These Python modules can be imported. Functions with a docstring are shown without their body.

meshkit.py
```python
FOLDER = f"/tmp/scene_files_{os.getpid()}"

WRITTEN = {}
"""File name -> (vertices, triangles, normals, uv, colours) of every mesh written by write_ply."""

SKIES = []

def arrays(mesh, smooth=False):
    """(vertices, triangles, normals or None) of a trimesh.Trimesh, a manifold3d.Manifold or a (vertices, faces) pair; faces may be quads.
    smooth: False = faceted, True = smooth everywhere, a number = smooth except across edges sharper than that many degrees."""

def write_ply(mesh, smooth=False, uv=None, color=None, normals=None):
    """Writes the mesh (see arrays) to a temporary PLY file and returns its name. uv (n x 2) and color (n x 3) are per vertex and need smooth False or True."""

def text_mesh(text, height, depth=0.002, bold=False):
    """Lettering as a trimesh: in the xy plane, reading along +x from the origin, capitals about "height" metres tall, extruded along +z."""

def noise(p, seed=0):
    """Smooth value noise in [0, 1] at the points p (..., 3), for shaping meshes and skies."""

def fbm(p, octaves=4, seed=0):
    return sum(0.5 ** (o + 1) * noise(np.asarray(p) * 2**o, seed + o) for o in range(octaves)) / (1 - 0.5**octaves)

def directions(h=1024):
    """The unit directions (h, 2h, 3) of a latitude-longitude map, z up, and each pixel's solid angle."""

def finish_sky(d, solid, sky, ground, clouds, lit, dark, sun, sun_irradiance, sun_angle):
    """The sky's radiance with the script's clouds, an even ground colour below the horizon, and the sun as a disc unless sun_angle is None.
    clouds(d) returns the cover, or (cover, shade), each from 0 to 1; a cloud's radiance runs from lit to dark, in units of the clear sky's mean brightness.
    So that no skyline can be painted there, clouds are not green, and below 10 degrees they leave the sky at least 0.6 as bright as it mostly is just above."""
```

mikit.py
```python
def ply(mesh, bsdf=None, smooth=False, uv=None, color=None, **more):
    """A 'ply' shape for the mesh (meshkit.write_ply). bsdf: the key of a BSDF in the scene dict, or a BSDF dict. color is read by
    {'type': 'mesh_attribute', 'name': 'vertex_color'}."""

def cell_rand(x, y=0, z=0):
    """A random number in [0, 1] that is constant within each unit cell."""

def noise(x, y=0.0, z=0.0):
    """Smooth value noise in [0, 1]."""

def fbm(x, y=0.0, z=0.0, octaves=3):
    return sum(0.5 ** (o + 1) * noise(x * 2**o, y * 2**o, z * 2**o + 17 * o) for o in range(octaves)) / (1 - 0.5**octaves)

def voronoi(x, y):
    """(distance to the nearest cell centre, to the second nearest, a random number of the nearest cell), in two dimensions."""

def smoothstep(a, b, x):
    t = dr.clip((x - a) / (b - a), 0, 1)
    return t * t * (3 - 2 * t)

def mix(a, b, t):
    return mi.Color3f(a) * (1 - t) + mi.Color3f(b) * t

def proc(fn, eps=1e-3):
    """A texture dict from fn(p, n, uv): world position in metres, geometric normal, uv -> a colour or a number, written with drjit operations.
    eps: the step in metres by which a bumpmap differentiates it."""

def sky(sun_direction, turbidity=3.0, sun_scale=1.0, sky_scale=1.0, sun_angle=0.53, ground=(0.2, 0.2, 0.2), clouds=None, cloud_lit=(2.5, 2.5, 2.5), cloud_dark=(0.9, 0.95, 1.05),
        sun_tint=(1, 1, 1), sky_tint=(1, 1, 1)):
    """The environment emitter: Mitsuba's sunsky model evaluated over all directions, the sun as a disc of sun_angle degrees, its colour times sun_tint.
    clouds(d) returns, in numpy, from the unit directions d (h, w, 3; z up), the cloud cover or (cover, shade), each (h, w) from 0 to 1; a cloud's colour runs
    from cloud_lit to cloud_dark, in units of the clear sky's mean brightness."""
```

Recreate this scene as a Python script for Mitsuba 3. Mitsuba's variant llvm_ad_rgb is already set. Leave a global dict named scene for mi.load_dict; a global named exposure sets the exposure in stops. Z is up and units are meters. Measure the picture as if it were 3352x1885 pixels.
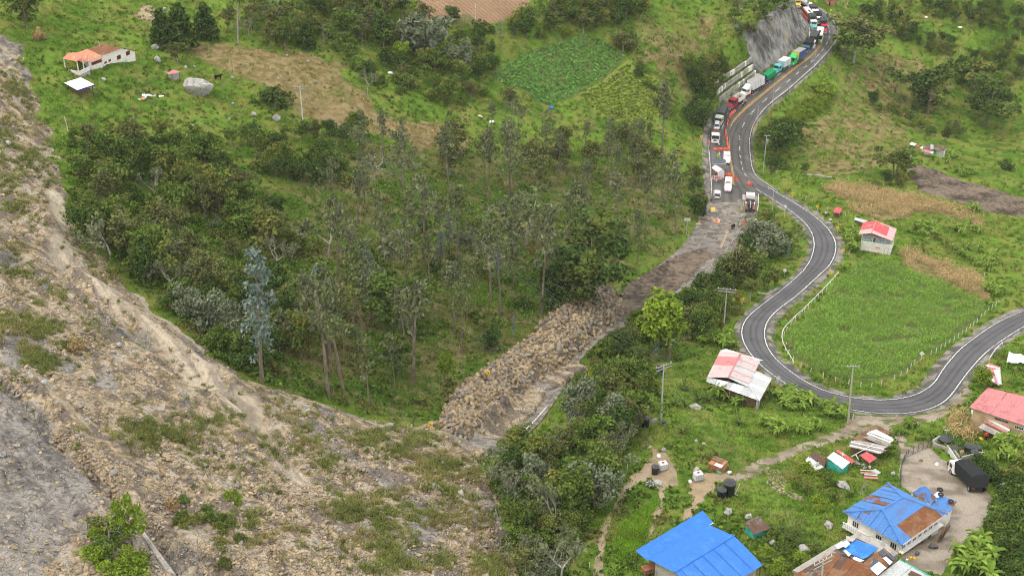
import math, random, numpy as np, trimesh, shapely, manifold3d
from scipy.interpolate import RBFInterpolator
from scipy.ndimage import map_coordinates, gaussian_filter, zoom
from scipy.spatial import ConvexHull, cKDTree
import drjit as dr, mitsuba as mi, mikit, meshkit
from mikit import proc, noise, fbm, voronoi, cell_rand, smoothstep, mix

# ------------------------------------------------------------------ camera, sky, exposure
T4 = mi.ScalarTransform4f
PITCH, FOC, CAMZ, PW, PH = math.radians(30.0), 4500.0, 175.0, 3352.0, 1885.0
FWD = np.array([0, math.cos(PITCH), -math.sin(PITCH)]); UPC = np.array([0, math.sin(PITCH), math.cos(PITCH)])
scene, labels = {}, {}
scene['camera'] = {'type': 'perspective', 'fov': math.degrees(2 * math.atan(PW / 2 / FOC)), 'fov_axis': 'x', 'near_clip': 5.0, 'far_clip': 6000.0,
    'to_world': T4().look_at(origin=[0, 0, CAMZ], target=[0, FWD[1] * 100, CAMZ + FWD[2] * 100], up=[0, 0, 1])}
scene['sky'] = mikit.sky((-0.35, -0.25, 0.85), turbidity=4, sun_scale=0.2, sun_angle=14, clouds=lambda d: 1.0, cloud_lit=(2.5, 2.5, 2.5), cloud_dark=(1.0, 1.0, 1.05), ground=(0.15, 0.16, 0.1))
exposure = 2.55

# ------------------------------------------------------------------ from a point of the photograph to the place on the ground
def S(pts, o=(0, 0), k=1120 / 2576): return np.asarray(pts, float).reshape(-1, 2) * k + np.asarray(o, float)
def Z(pts): return S(pts, (0, 0), PW / 2576)
CROP = {1: (0, 0), 2: (1100, 0), 3: (2232, 0), 4: (0, 630), 5: (1100, 630), 6: (2232, 630), 7: (0, 1255), 8: (1100, 1255), 9: (2232, 1255)}
def C(n, pts): return S(pts, CROP[n])
def R1(p): return S(p, (2580, 0), 200 / 1811)
def R2(p): return S(p, (2360, 100), 320 / 1717)
def R3(p): return S(p, (2290, 360), 240 / 1739)
def R4(p): return S(p, (2280, 520), 280 / 1560)
def R5(p): return S(p, (2740, 1560), 612 / 2576)
def R6(p): return S(p, (2600, 1380), 752 / 2576)
def R7(p): return S(p, (2080, 1180), 380 / 1197)
def R8(p): return S(p, (3100, 1130), 252 / 1043)
def rays(uv):
    uv = np.asarray(uv, float).reshape(-1, 2)
    return np.stack([(uv[:, 0] - PW / 2) / FOC, uv[:, 0] * 0, uv[:, 0] * 0], 1) + FWD - ((uv[:, 1] - PH / 2) / FOC)[:, None] * UPC
def at(uv, z):
    d = rays(uv); t = (np.asarray(z, float) - CAMZ) / d[:, 2]
    return np.array([0, 0, CAMZ]) + d * t[:, None]
def above(uv, base):
    """The point seen at uv that stands plumb over (or in the same depth as) the ground point base: gives heights of walls and poles."""
    d = rays(uv); t = base[1] / d[:, 1]
    return np.array([0, 0, CAMZ]) + d * t[:, None]

# ------------------------------------------------------------------ terrain
CTRL = [(2600,5,4),(2700,120,3),(2620,300,1),(2400,380,0),(2330,450,0),(2430,560,0),(2370,700,4),(2290,830,10),(2130,920,16),(1950,1040,22),(1800,1200,30),(1700,1400,36),
 (2500,600,2),(2640,690,6),(2750,790,10),(2690,900,15),(2560,1010,20),(2440,1100,25),(2480,1200,29),(2620,1290,32),(2780,1330,34),(2950,1330,34),(3100,1250,32),(3200,1150,29),(3352,1050,26),
 (2850,950,14),(3000,1100,22),(2800,1200,27),(3100,1550,46),(3000,1700,50),(3352,1880,54),(2300,1860,54),(2390,1640,49),(2150,1520,46),(2150,1390,42),(2400,1450,42),(2700,1480,43),(3300,1350,37),(3340,1550,46),(3340,1200,30),
 (2900,300,-12),(3300,100,0),(3300,350,-18),(3000,500,-8),(3300,650,-5),(2900,720,8),(3200,850,6),(3340,920,17),(3200,10,5),(2850,60,-2),
 (2300,300,8),(2200,150,22),(2350,60,22),(2250,480,6),(2200,650,9),(2100,750,13),(1900,200,22),(1650,260,25),(1850,330,17),(1500,60,38),(1300,200,34),(1500,400,26),(1800,500,18),(2000,600,13),
 (1200,330,34),(990,410,37),(1400,650,26),(1700,800,23),(1300,900,31),(1500,1150,31),(1100,700,34),(1200,1330,37),(950,1200,43),(1000,1000,40),
 (700,240,46),(420,200,52),(200,150,58),(60,20,62),(800,60,47),(300,400,50),(700,500,43),(550,700,46),(300,650,52),(0,400,58),(0,900,60),(400,950,54),(700,1180,50),(1100,1420,45),(1450,1440,41),
 (300,1300,60),(0,1500,66),(0,1885,68),(700,1600,58),(700,1885,62),(1200,1700,54),(1500,1885,56),(1750,1600,48),(1700,1850,55),(1900,1880,55),(-300,1000,68),(-300,300,68),(3700,1600,46),(3700,300,-10),(3700,900,10)]
_c = np.array(CTRL, float); _cw = np.vstack([at(_c[i:i+1, :2], _c[i, 2]) for i in range(len(_c))])
X0, X1, Y0, Y1, GS = -300.0, 320.0, 90.0, 760.0, 0.5
_far = np.array([[-300, 760, 55], [0, 760, 40], [320, 760, 5], [-330, 500, 66], [330, 90, 60], [-300, 90, 76], [0, 90, 66], [330, 300, 18.0]])
_rbf = RBFInterpolator(np.vstack([_cw[:, :2], _far[:, :2]]) / 100, np.r_[_cw[:, 2], _far[:, 2]], kernel='thin_plate_spline', smoothing=0.004)
_gx, _gy = np.arange(X0, X1 + .1, 5.0), np.arange(Y0, Y1 + .1, 5.0)
_h0 = _rbf(np.stack(np.meshgrid(_gx, _gy), -1).reshape(-1, 2) / 100).reshape(len(_gy), len(_gx))
NX, NY = int((X1 - X0) / GS) + 1, int((Y1 - Y0) / GS) + 1
HX, HY = np.meshgrid(np.linspace(X0, X1, NX), np.linspace(Y0, Y1, NY))
def grid_at(G, x, y, order=1):
    sh = np.shape(x); x, y = np.atleast_1d(x), np.atleast_1d(y); s = G.shape; i = (np.asarray(y, float) - Y0) / (Y1 - Y0) * (s[0] - 1); j = (np.asarray(x, float) - X0) / (X1 - X0) * (s[1] - 1)
    return map_coordinates(G, [i, j], order=order, mode='nearest').reshape(sh)[()]
BASE = grid_at(_h0, HX, HY, 3)
HG = BASE.copy()
def h(x, y): return grid_at(HG, x, y)
def hb(x, y): return grid_at(BASE, x, y)
_ts = np.linspace(120, 1100, 500)
def ground(uv, f=None):
    """Where the ray through each point of the photograph meets the land."""
    f = f or h; d = rays(uv); lo = np.full(len(d), _ts[0]); hi = np.full(len(d), _ts[-1]); hit = np.zeros(len(d), bool)
    for a, b in zip(_ts[:-1], _ts[1:]):
        p = d * b; new = ~hit & (CAMZ + p[:, 2] < f(p[:, 0], p[:, 1]))
        lo[new], hi[new] = a, b; hit |= new
    for _ in range(18):
        m = (lo + hi) / 2; p = d * m[:, None]; under = CAMZ + p[:, 2] < f(p[:, 0], p[:, 1])
        hi = np.where(under, m, hi); lo = np.where(under, lo, m)
    p = d * hi[:, None]; p[:, 2] += CAMZ; p[:, 2] = f(p[:, 0], p[:, 1])
    return p
def poly(uv): 
    w = ground(uv, hb)[:, :2]; g = shapely.Polygon(w)
    return g if g.is_valid else shapely.make_valid(g).buffer(0)
def sd(g, x, y):
    """Signed distance in metres, positive inside."""
    p = shapely.points(np.ravel(x), np.ravel(y)); shapely.prepare(g)
    d = shapely.distance(g.boundary, p)
    return np.where(shapely.contains_xy(g, np.ravel(x), np.ravel(y)), d, -d).reshape(np.shape(x))
def sdgrid(g, reach):
    """sd on the land's grid, only near the polygon."""
    out = np.full(HX.shape, -reach, float); b = g.bounds
    j0, j1 = int(max(0, (b[0] - reach - X0) / GS)), int(min(NX, (b[2] + reach - X0) / GS + 2)); i0, i1 = int(max(0, (b[1] - reach - Y0) / GS)), int(min(NY, (b[3] + reach - Y0) / GS + 2))
    if j1 > j0 and i1 > i0: 
        st = 2 if (j1 - j0) * (i1 - i0) > 60000 else 1
        sub = sd(g, HX[i0:i1:st, j0:j1:st], HY[i0:i1:st, j0:j1:st])
        if st == 2: sub = zoom(sub, ((i1 - i0) / sub.shape[0], (j1 - j0) / sub.shape[1]), order=1)
        out[i0:i1, j0:j1] = sub
    return out
def sm(a, b, x): t = np.clip((x - a) / (b - a), 0, 1); return t * t * (3 - 2 * t)
def nz(x, y, s, seed=0, o=3): return meshkit.fbm(np.stack([np.asarray(x, float) / s, np.asarray(y, float) / s, np.zeros(np.shape(x)) + seed * 7.3], -1), o, seed)

# ------------------------------------------------------------------ keys, labels, meshes
_used = {}
def num(key):
    n = _used.get(key, 0); _used[key] = n + 1
    return key if n == 0 else f'{key}_{n:03d}'
def ref(m): return {'type': 'ref', 'id': m}
def tag(key, label=None, cat=None, group=None, kind=None):
    d = {}
    if label: d['label'] = label
    if cat: d['category'] = cat
    if group: d['group'] = group
    if kind: d['kind'] = kind
    labels[key] = d
    return key
def put(key, mesh, mat, smooth=False, uv=None, tw=None):
    key = num(key); scene[key] = mikit.ply(mesh, mat, smooth=smooth, uv=uv)
    if tw is not None: scene[key]['to_world'] = tw
    return key
def thing(name, label, cat, group=None): return tag(num(name), label, cat, group)
class M:
    """Collects vertices and triangles."""
    def __init__(s): s.v, s.f, s.u, s.n = [], [], [], 0
    def add(s, v, f, u=None):
        v = np.asarray(v, float).reshape(-1, 3); f = np.asarray(f, int)
        if f.shape[1] == 4: f = np.vstack([f[:, [0, 1, 2]], f[:, [0, 2, 3]]])
        s.v.append(v); s.f.append(f + s.n); s.n += len(v)
        s.u.append(np.zeros((len(v), 2)) if u is None else np.broadcast_to(np.asarray(u, float), (len(v), 2)))
        return s
    def box(s, c, d, yaw=0.0, R=None):
        v = np.array([[x, y, z] for x in (-.5, .5) for y in (-.5, .5) for z in (-.5, .5)]) * d
        if R is None: R = rz(yaw)
        return s.add(v @ R.T + c, BOXF)
    def hull(s, pts):
        m = manifold3d.Manifold.hull_points(np.asarray(pts, float)).to_mesh()
        return s.add(m.vert_properties[:, :3], m.tri_verts)
    def cbox(s, c, d, b=.06, top=(1, 1), shift=0.0):
        """A box with chamfered edges; top scales its upper face, shift moves it along x."""
        d = np.asarray(d, float) / 2; P = []
        for sx in (-1, 1):
            for sy in (-1, 1):
                for sz in (-1, 1):
                    k = np.array([top[0] if sz > 0 else 1, top[1] if sz > 0 else 1, 1]); o = np.array([shift if sz > 0 else 0, 0, 0])
                    for ax in range(3):
                        q = d * k - b; q[ax] += b; P.append(np.array([sx, sy, sz]) * q + o)
        return s.hull(np.array(P) + c)
    def cyl(s, a, b, r0, r1=None, n=8, cap=True): return s.add(*tube([a, b], [r0, r0 if r1 is None else r1], n, cap))
    def tube(s, p, r, n=6, cap=True): return s.add(*tube(p, r, n, cap))
    def quad(s, a, b, c, d, u=None): return s.add([a, b, c, d], [[0, 1, 2], [0, 2, 3]], u)
    def out(s): return np.vstack(s.v), np.vstack(s.f)
    def uv(s): return np.vstack(s.u)
BOXF = np.array([[0, 1, 3, 2], [4, 6, 7, 5], [0, 4, 5, 1], [2, 3, 7, 6], [0, 2, 6, 4], [1, 5, 7, 3]])
def unit(v): return v / (np.linalg.norm(v, axis=-1, keepdims=True) + 1e-9)
def rz(a): c, s = math.cos(a), math.sin(a); return np.array([[c, -s, 0], [s, c, 0], [0, 0, 1.0]])
def tube(p, r, n=6, cap=True):
    p = np.asarray(p, float); r = np.broadcast_to(np.asarray(r, float), len(p)); V = []
    t = np.gradient(p, axis=0); t /= np.linalg.norm(t, axis=1, keepdims=True) + 1e-12
    a = np.cross(t[0], [0, 0, 1.0] if abs(t[0][2]) < .9 else [1.0, 0, 0]); a /= np.linalg.norm(a); ang = np.arange(n) * 2 * math.pi / n
    for i in range(len(p)):
        a = a - t[i] * (a @ t[i]); a /= np.linalg.norm(a); b = np.cross(t[i], a)
        V.append(p[i] + r[i] * (np.cos(ang)[:, None] * a + np.sin(ang)[:, None] * b))
    V = np.vstack(V); i = np.arange(n); F = []
    for k in range(len(p) - 1): F += [np.stack([k * n + i, k * n + (i + 1) % n, (k + 1) * n + (i + 1) % n, (k + 1) * n + i], 1)]
    F = np.vstack(F); F = np.vstack([F[:, [0, 1, 2]], F[:, [0, 2, 3]]])
    if cap:
        m = len(V); V = np.vstack([V, p[:1], p[-1:]]); k = (len(p) - 1) * n
        F = np.vstack([F, np.stack([(i + 1) % n, i, i * 0 + m], 1), np.stack([k + i, k + (i + 1) % n, i * 0 + m + 1], 1)])
    return V, F
def mesh(*a): return M().add(*a)
def tw(pos, yaw=0.0, fwd=None, sc=1.0):
    """Local x forward, y left, z up, to the world."""
    if fwd is None: R = rz(yaw)
    else:
        f = np.asarray(fwd, float); f = f / np.linalg.norm(f); l = np.cross([0, 0, 1.0], f); l /= np.linalg.norm(l); R = np.stack([f, l, np.cross(f, l)], 1)
    A = np.eye(4); A[:3, :3] = R * np.asarray(sc); A[:3, 3] = pos
    return T4(A.tolist())
def mul(t, v): A = np.array(t.matrix, float).reshape(4, 4); return np.asarray(v, float) @ A[:3, :3].T + A[:3, 3]
def flat(name, rgb, rough=None, metal=0.0):
    if rough is None: scene[name] = {'type': 'twosided', 'bsdf': {'type': 'diffuse', 'reflectance': {'type': 'rgb', 'value': list(rgb)}}}
    else: scene[name] = {'type': 'twosided', 'bsdf': {'type': 'principled', 'base_color': {'type': 'rgb', 'value': list(rgb)}, 'roughness': rough, 'metallic': metal}}
    return name
def pmat(name, fn, bump=None, bs=0.02, eps=0.02):
    b = {'type': 'diffuse', 'reflectance': proc(fn)}
    if bump is not None: b = {'type': 'bumpmap', 'arbitrary': proc(bump, eps=eps), 'scale': bs, 'bsdf': b}
    scene[name] = {'type': 'twosided', 'bsdf': b}
    return name
# ------------------------------------------------------------------ the roads' lines, read off the photograph
BL = np.vstack([C(6, [(540,-35),(600,0),(700,60),(820,140),(930,230),(990,320),(1000,410),(975,500),(920,590),(830,670),(720,760),(600,850),(500,930),(455,1000),(445,1060),(460,1130),(520,1225),(600,1310),(700,1390)]),
    C(9, [(780,2),(930,85),(1040,130),(1150,175),(1300,210),(1500,232),(1700,232),(1850,205),(1960,160),(2030,90),(2090,0)]), C(6, [(2170,1330),(2260,1230),(2380,1130),(2500,1055),(2576,1010),(2750,925),(3000,830)])])
BR = np.vstack([C(6, [(640,-45),(710,0),(850,80),(1000,180),(1100,270),(1150,350),(1165,410),(1150,480),(1110,555),(1040,620),(950,700),(850,790),(750,860),(670,930),(630,990),(617,1060),(625,1130),(670,1220),(760,1310),(860,1380)]),
    C(9, [(940,0),(1050,50),(1150,85),(1290,115),(1450,132),(1600,128),(1730,108),(1830,60),(1910,0)]), C(6, [(1950,1350),(2030,1250),(2130,1150),(2250,1060),(2400,965),(2576,895),(2750,820),(3000,740)])])
ML = np.array([(2560,-60),(2580,-15),(2598,14),(2612,40),(2630,60),(2642,73),(2649,87),(2652,102),(2651,117),(2644,140),(2620,175),(2570,212),(2520,248),(2475,284),(2430,318),(2390,346),(2352,380),(2329,416),(2320,452),(2321,500),(2326,560),(2329,620),(2327,668)])
MY = np.vstack([[(2598,-60),(2610,-5),(2630,20),(2662,48),(2684,76),(2695,100)], C(3, [(1065,280),(1045,340),(1000,400),(920,470),(800,560),(700,640),(600,720),(500,800),(430,860),(380,920),(355,1000),(350,1080),(358,1150),(370,1230),(385,1330),(390,1449)]), C(6, [(395,60),(375,220),(330,330),(290,420)])])
MR = np.vstack([[(2600,-60),(2612,-12),(2626,0),(2651,10),(2679,26.5),(2707,47.5),(2727,67),(2738,86),(2742.5,105),(2743,119)], C(3, [(1150,330),(1090,400),(1000,500),(900,590),(800,680),(700,750),(620,820),(560,890),(525,960),(510,1030),(508,1100),(515,1170),(530,1270),(552,1320),(610,1370),(740,1449)])])
OL = np.vstack([R4([(150,250),(150,650),(120,850),(60,1000),(0,1250)]), C(6, [(0,410)]), C(5, [(2420,560),(2290,650),(2140,770),(1900,940),(1650,1090),(1420,1260),(1200,1440)]), C(8, [(960,230),(1000,300),(1060,390)])])
OR = np.vstack([R4([(1080,420),(1130,700),(1125,850),(1100,1050),(1060,1230)]), C(6, [(540,300),(460,430),(300,610),(80,770)]), C(5, [(2420,940),(2130,1020),(1960,1130),(1850,1250),(1770,1380)]), C(8, [(1700,60),(1560,260),(1400,430),(1340,500)])])
def lift(line, step=1.5):
    """A line of the photograph on the land: evenly spaced, smoothed."""
    w = ground(line, hb)[:, :2]
    s = np.r_[0, np.cumsum(np.linalg.norm(np.diff(w, axis=0), axis=1))]
    t = np.linspace(0, s[-1], max(8, int(s[-1] / step)))
    p = np.stack([np.interp(t, s, w[:, 0]), np.interp(t, s, w[:, 1])], 1)
    q = np.stack([gaussian_filter1(p[:, k], 3.0 / step) for k in (0, 1)], 1)
    return q
def gaussian_filter1(a, s):
    from scipy.ndimage import gaussian_filter1d
    lin = np.linspace(a[0], a[-1], len(a)); return gaussian_filter1d(a - lin, s, mode='constant') + lin
def resample(w, n):
    s = np.r_[0, np.cumsum(np.linalg.norm(np.diff(w, axis=0), axis=1))]; t = np.linspace(0, s[-1], n)
    return np.stack([np.interp(t, s, w[:, 0]), np.interp(t, s, w[:, 1])], 1)
bl, br, ml, mr, my, ol, orr = map(lift, (BL, BR, ML, MR, MY, OL, OR))
def ribbon_pair(a, b, n):
    """Cross sections between two edge lines: nearest points of b for points of a."""
    a = resample(a, n); ls = shapely.LineString(b); d = np.maximum.accumulate(shapely.line_locate_point(ls, shapely.points(a)))
    q = shapely.line_interpolate_point(ls, d); return a, np.array([[g.x, g.y] for g in q])
bypass_c = (resample(bl, 200) + 0) ; _a, _b = ribbon_pair(bl, br, 260); bypass_mid = (_a + _b) / 2
_a, _b = ribbon_pair(ml, mr, 160); main_mid = (_a + _b) / 2
def ring(a, b): return shapely.Polygon(np.vstack([a, b[::-1]])).buffer(0)
G_bypass = ring(bl, br).buffer(0.35); G_main = ring(ml, mr).buffer(0.4); G_old = ring(ol, orr)
G_roads = shapely.unary_union([G_bypass, G_main, G_old])
# polygons of ground kinds
G_slide = poly(Z([(-90,70),(0,85),(40,95),(55,170),(92,240),(122,330),(140,400),(162,480),(185,560),(215,620),(300,690),(370,770),(450,830),(520,880),(580,930),(680,985),(780,1015),(870,1050),(960,1075),(1080,1078),(1140,1075),(1200,1110),(1190,1180),(1240,1200),(1275,1290),(1300,1360),(1330,1449),(1345,1560),(700,1600),(-90,1600)]))
G_mound = poly(Z([(1085,1085),(1130,1010),(1180,958),(1270,900),(1350,842),(1362,815),(1400,788),(1450,755),(1500,728),(1560,742),(1568,800),(1505,842),(1460,892),(1425,918),(1388,942),(1322,1002),(1272,1062),(1210,1115),(1140,1112)]))
G_brown = poly(Z([(1180,1130),(1235,1055),(1390,940),(1440,915),(1475,930),(1420,968),(1380,985),(1345,1040),(1305,1075),(1275,1110),(1240,1150),(1195,1160)]))
G_soil = poly(Z([(1545,765),(1580,715),(1640,680),(1720,635),(1775,625),(1790,650),(1735,700),(1680,755),(1600,815),(1535,800)]))
G_yard = poly(np.vstack([C(9, [(1640,560),(1660,480),(1880,480),(1960,560),(2090,640),(2250,790),(2340,850),(2330,960),(2300,1080),(2150,1180),(2060,1240),(1960,1449),(1760,1400),(1640,1330),(1980,1010),(1740,830),(1640,760)])]))
G_drive = poly(C(9, [(1300,235),(1500,250),(1690,245),(1860,225),(1990,185),(2090,60),(2150,20),(2190,60),(2080,180),(1900,290),(1700,330),(1690,450),(1890,430),(1860,490),(1650,500),(1600,400),(1500,330),(1380,370),(1150,440),(950,490),(760,580),(640,660),(540,720),(400,760),(330,730),(470,640),(640,550),(800,490),(1000,410),(1200,330)]))
G_pathA = poly(C(9, [(420,700),(300,700),(160,720),(40,780),(60,900),(0,1060),(60,1060),(140,930),(260,820),(330,760)]))
G_pathB = poly(C(8, [(2350,390),(2400,520),(2480,580),(2576,700),(2576,790),(2440,820),(2480,900),(2440,1000),(2400,1080),(2360,1180),(2330,1180),(2380,1000),(2440,880),(2380,760),(2250,760),(2150,900),(2060,1030),(2030,1200),(2000,1449),(1930,1449),(1960,1250),(2000,1060),(2120,860),(2220,720),(2330,650),(2380,600)]))
G_crop = poly(C(2, [(1150,555),(1260,490),(1420,400),(1600,330),(1780,280),(1860,250),(1990,290),(2190,430),(2110,520),(1960,620),(1830,710),(1700,770),(1600,800),(1500,770),(1400,690),(1270,660),(1200,610)]))
G_crop2 = poly(C(2, [(1830,715),(2110,525),(2210,440),(2300,520),(2430,600),(2530,760),(2450,870),(2260,950),(2050,900),(1930,830)]))
G_plough = poly(np.vstack([C(2, [(600,120),(620,0)]), [(1370,-60),(1740,-60)], C(2, [(1470,0),(1420,90),(1290,150),(1100,200),(970,190),(780,170)])]))
G_maize = poly(np.vstack([C(6, [(1370,490),(1560,500),(1700,580),(2000,700),(2200,800),(2300,840),(2260,930),(2150,1020),(1990,1140),(1860,1210),(1760,1275),(1700,1340),(1600,1390),(1400,1420),(1200,1420),(1000,1340),(850,1250),(790,1130),(800,1050),(900,960),(1000,870),(1120,720),(1230,610)])]))
G_dry1 = poly(C(6, [(1050,0),(1180,-60),(1400,-40),(1600,0),(1900,60),(2270,190),(2260,280),(1950,160),(1750,150),(1650,210),(1500,210),(1300,180),(1220,120),(1400,120),(1200,60)]))
G_dry2 = poly(C(6, [(1640,430),(1700,400),(1900,480),(2080,560),(2250,640),(2300,760),(2300,840),(2200,790),(2050,700),(1850,640),(1700,570)]))
G_tilled = poly(C(3, [(1700,1230),(1900,1270),(2130,1370),(2400,1449),(2576,1500),(2576,1640),(2300,1600),(2000,1500),(1800,1449),(1700,1320)]))
G_dirt1 = poly(C(1, [(1000,110),(1100,20),(1230,60),(1260,130),(1160,160)]))
G_lawn = poly(C(3, [(915,-20),(1100,-20),(1240,60),(1235,150),(1185,190),(1160,140),(1080,60)]))
G_grassbed = poly(C(8, [(2140,1050),(2440,870),(2470,880),(2330,1180),(2250,1260),(2140,1330),(2100,1180)]))
G_pasture = shapely.unary_union([poly(C(1, [(1380,330),(1560,300),(1900,380),(2300,430),(2600,520),(2600,980),(2300,900),(2000,700),(1750,560),(1560,480)])), poly(C(2, [(-40,540),(200,700),(340,860),(560,920),(900,930),(1000,1060),(960,1140),(620,1110),(350,1000),(-40,960)]))]).buffer(.5)
G_hillR = poly(C(3, [(1150,480),(1500,350),(1900,450),(2100,560),(2000,800),(1800,1000),(1750,1200),(1400,1330),(950,1330),(800,1250),(850,950),(1130,700)]))
G_hillM = poly(np.vstack([C(2, [(2030,130),(2300,80),(2576,160)]), C(3, [(0,100),(250,30),(420,190),(380,350),(250,480),(100,620),(0,700)]), C(2, [(2500,650),(2400,560),(2250,430),(2230,260)])]))
G_wood = poly(Z([(560,560),(700,430),(900,350),(1100,370),(1350,400),(1700,420),(1770,500),(1700,600),(1500,740),(1350,850),(1120,1020),(1060,1075),(850,1040),(600,930),(400,760),(250,640),(300,520)]))
G_rock = poly(np.vstack([C(3, [(395,345),(470,375),(560,380),(600,300),(700,230),(770,180),(790,90),(840,50),(890,80),(935,170),(955,240),(925,310),(870,350),(790,420),(700,480),(600,540),(530,560),(480,470),(400,400)])]))
# ------------------------------------------------------------------ relief on the land
_d_road = sdgrid(G_roads, 9.0); _d_slide = sdgrid(G_slide, 12.0); _d_mound = sdgrid(G_mound, 8.0); _d_flat = np.maximum.reduce([sdgrid(g, 4.0) for g in (G_yard, G_drive, G_crop, G_crop2, G_maize, G_tilled, G_plough)])
quiet = (1 - sm(-6, -1, _d_road)) * (1 - 0.8 * sm(-3, 1, _d_flat))
HG = BASE + quiet * ((nz(HX, HY, 28, 1) - .5) * 5.0 + (nz(HX, HY, 7, 2) - .5) * 1.3 + (nz(HX, HY, 1.8, 3, 2) - .5) * .35)
HG -= 0.25 * sm(-.6, .6, _d_road)
# the rock cutting beside the main road: the land stands up steeply behind its foot
_dm = sdgrid(G_main, 30.0)
_rk = sdgrid(G_rock, 30.0)
_t = np.clip((ml[:, 1].max() - HY) / 1.0, 0, 1)
_s = shapely.LineString(ml)
_left = sm(-4.0, -0.5, -_dm * 0 + 0)  # placeholder kept simple: side test below
def side_left(line, x, y):
    tree = cKDTree(line); _, i = tree.query(np.stack([np.ravel(x), np.ravel(y)], 1)); i = np.clip(i, 1, len(line) - 2); t = line[i + 1] - line[i - 1]
    c = t[:, 0] * (np.ravel(y) - line[i, 1]) - t[:, 1] * (np.ravel(x) - line[i, 0]); return (c < 0).reshape(np.shape(x)), i.reshape(np.shape(x))
_near = _rk > -25
_cut = np.zeros(HX.shape)
_l, _ = side_left(ml, HX[_near], HY[_near])
_cut[_near] = np.where(_l, sm(2.2, 8.5, -_dm[_near]) * sm(-14, 2, _rk[_near]) * 8.5, 0)
HG += _cut
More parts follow.
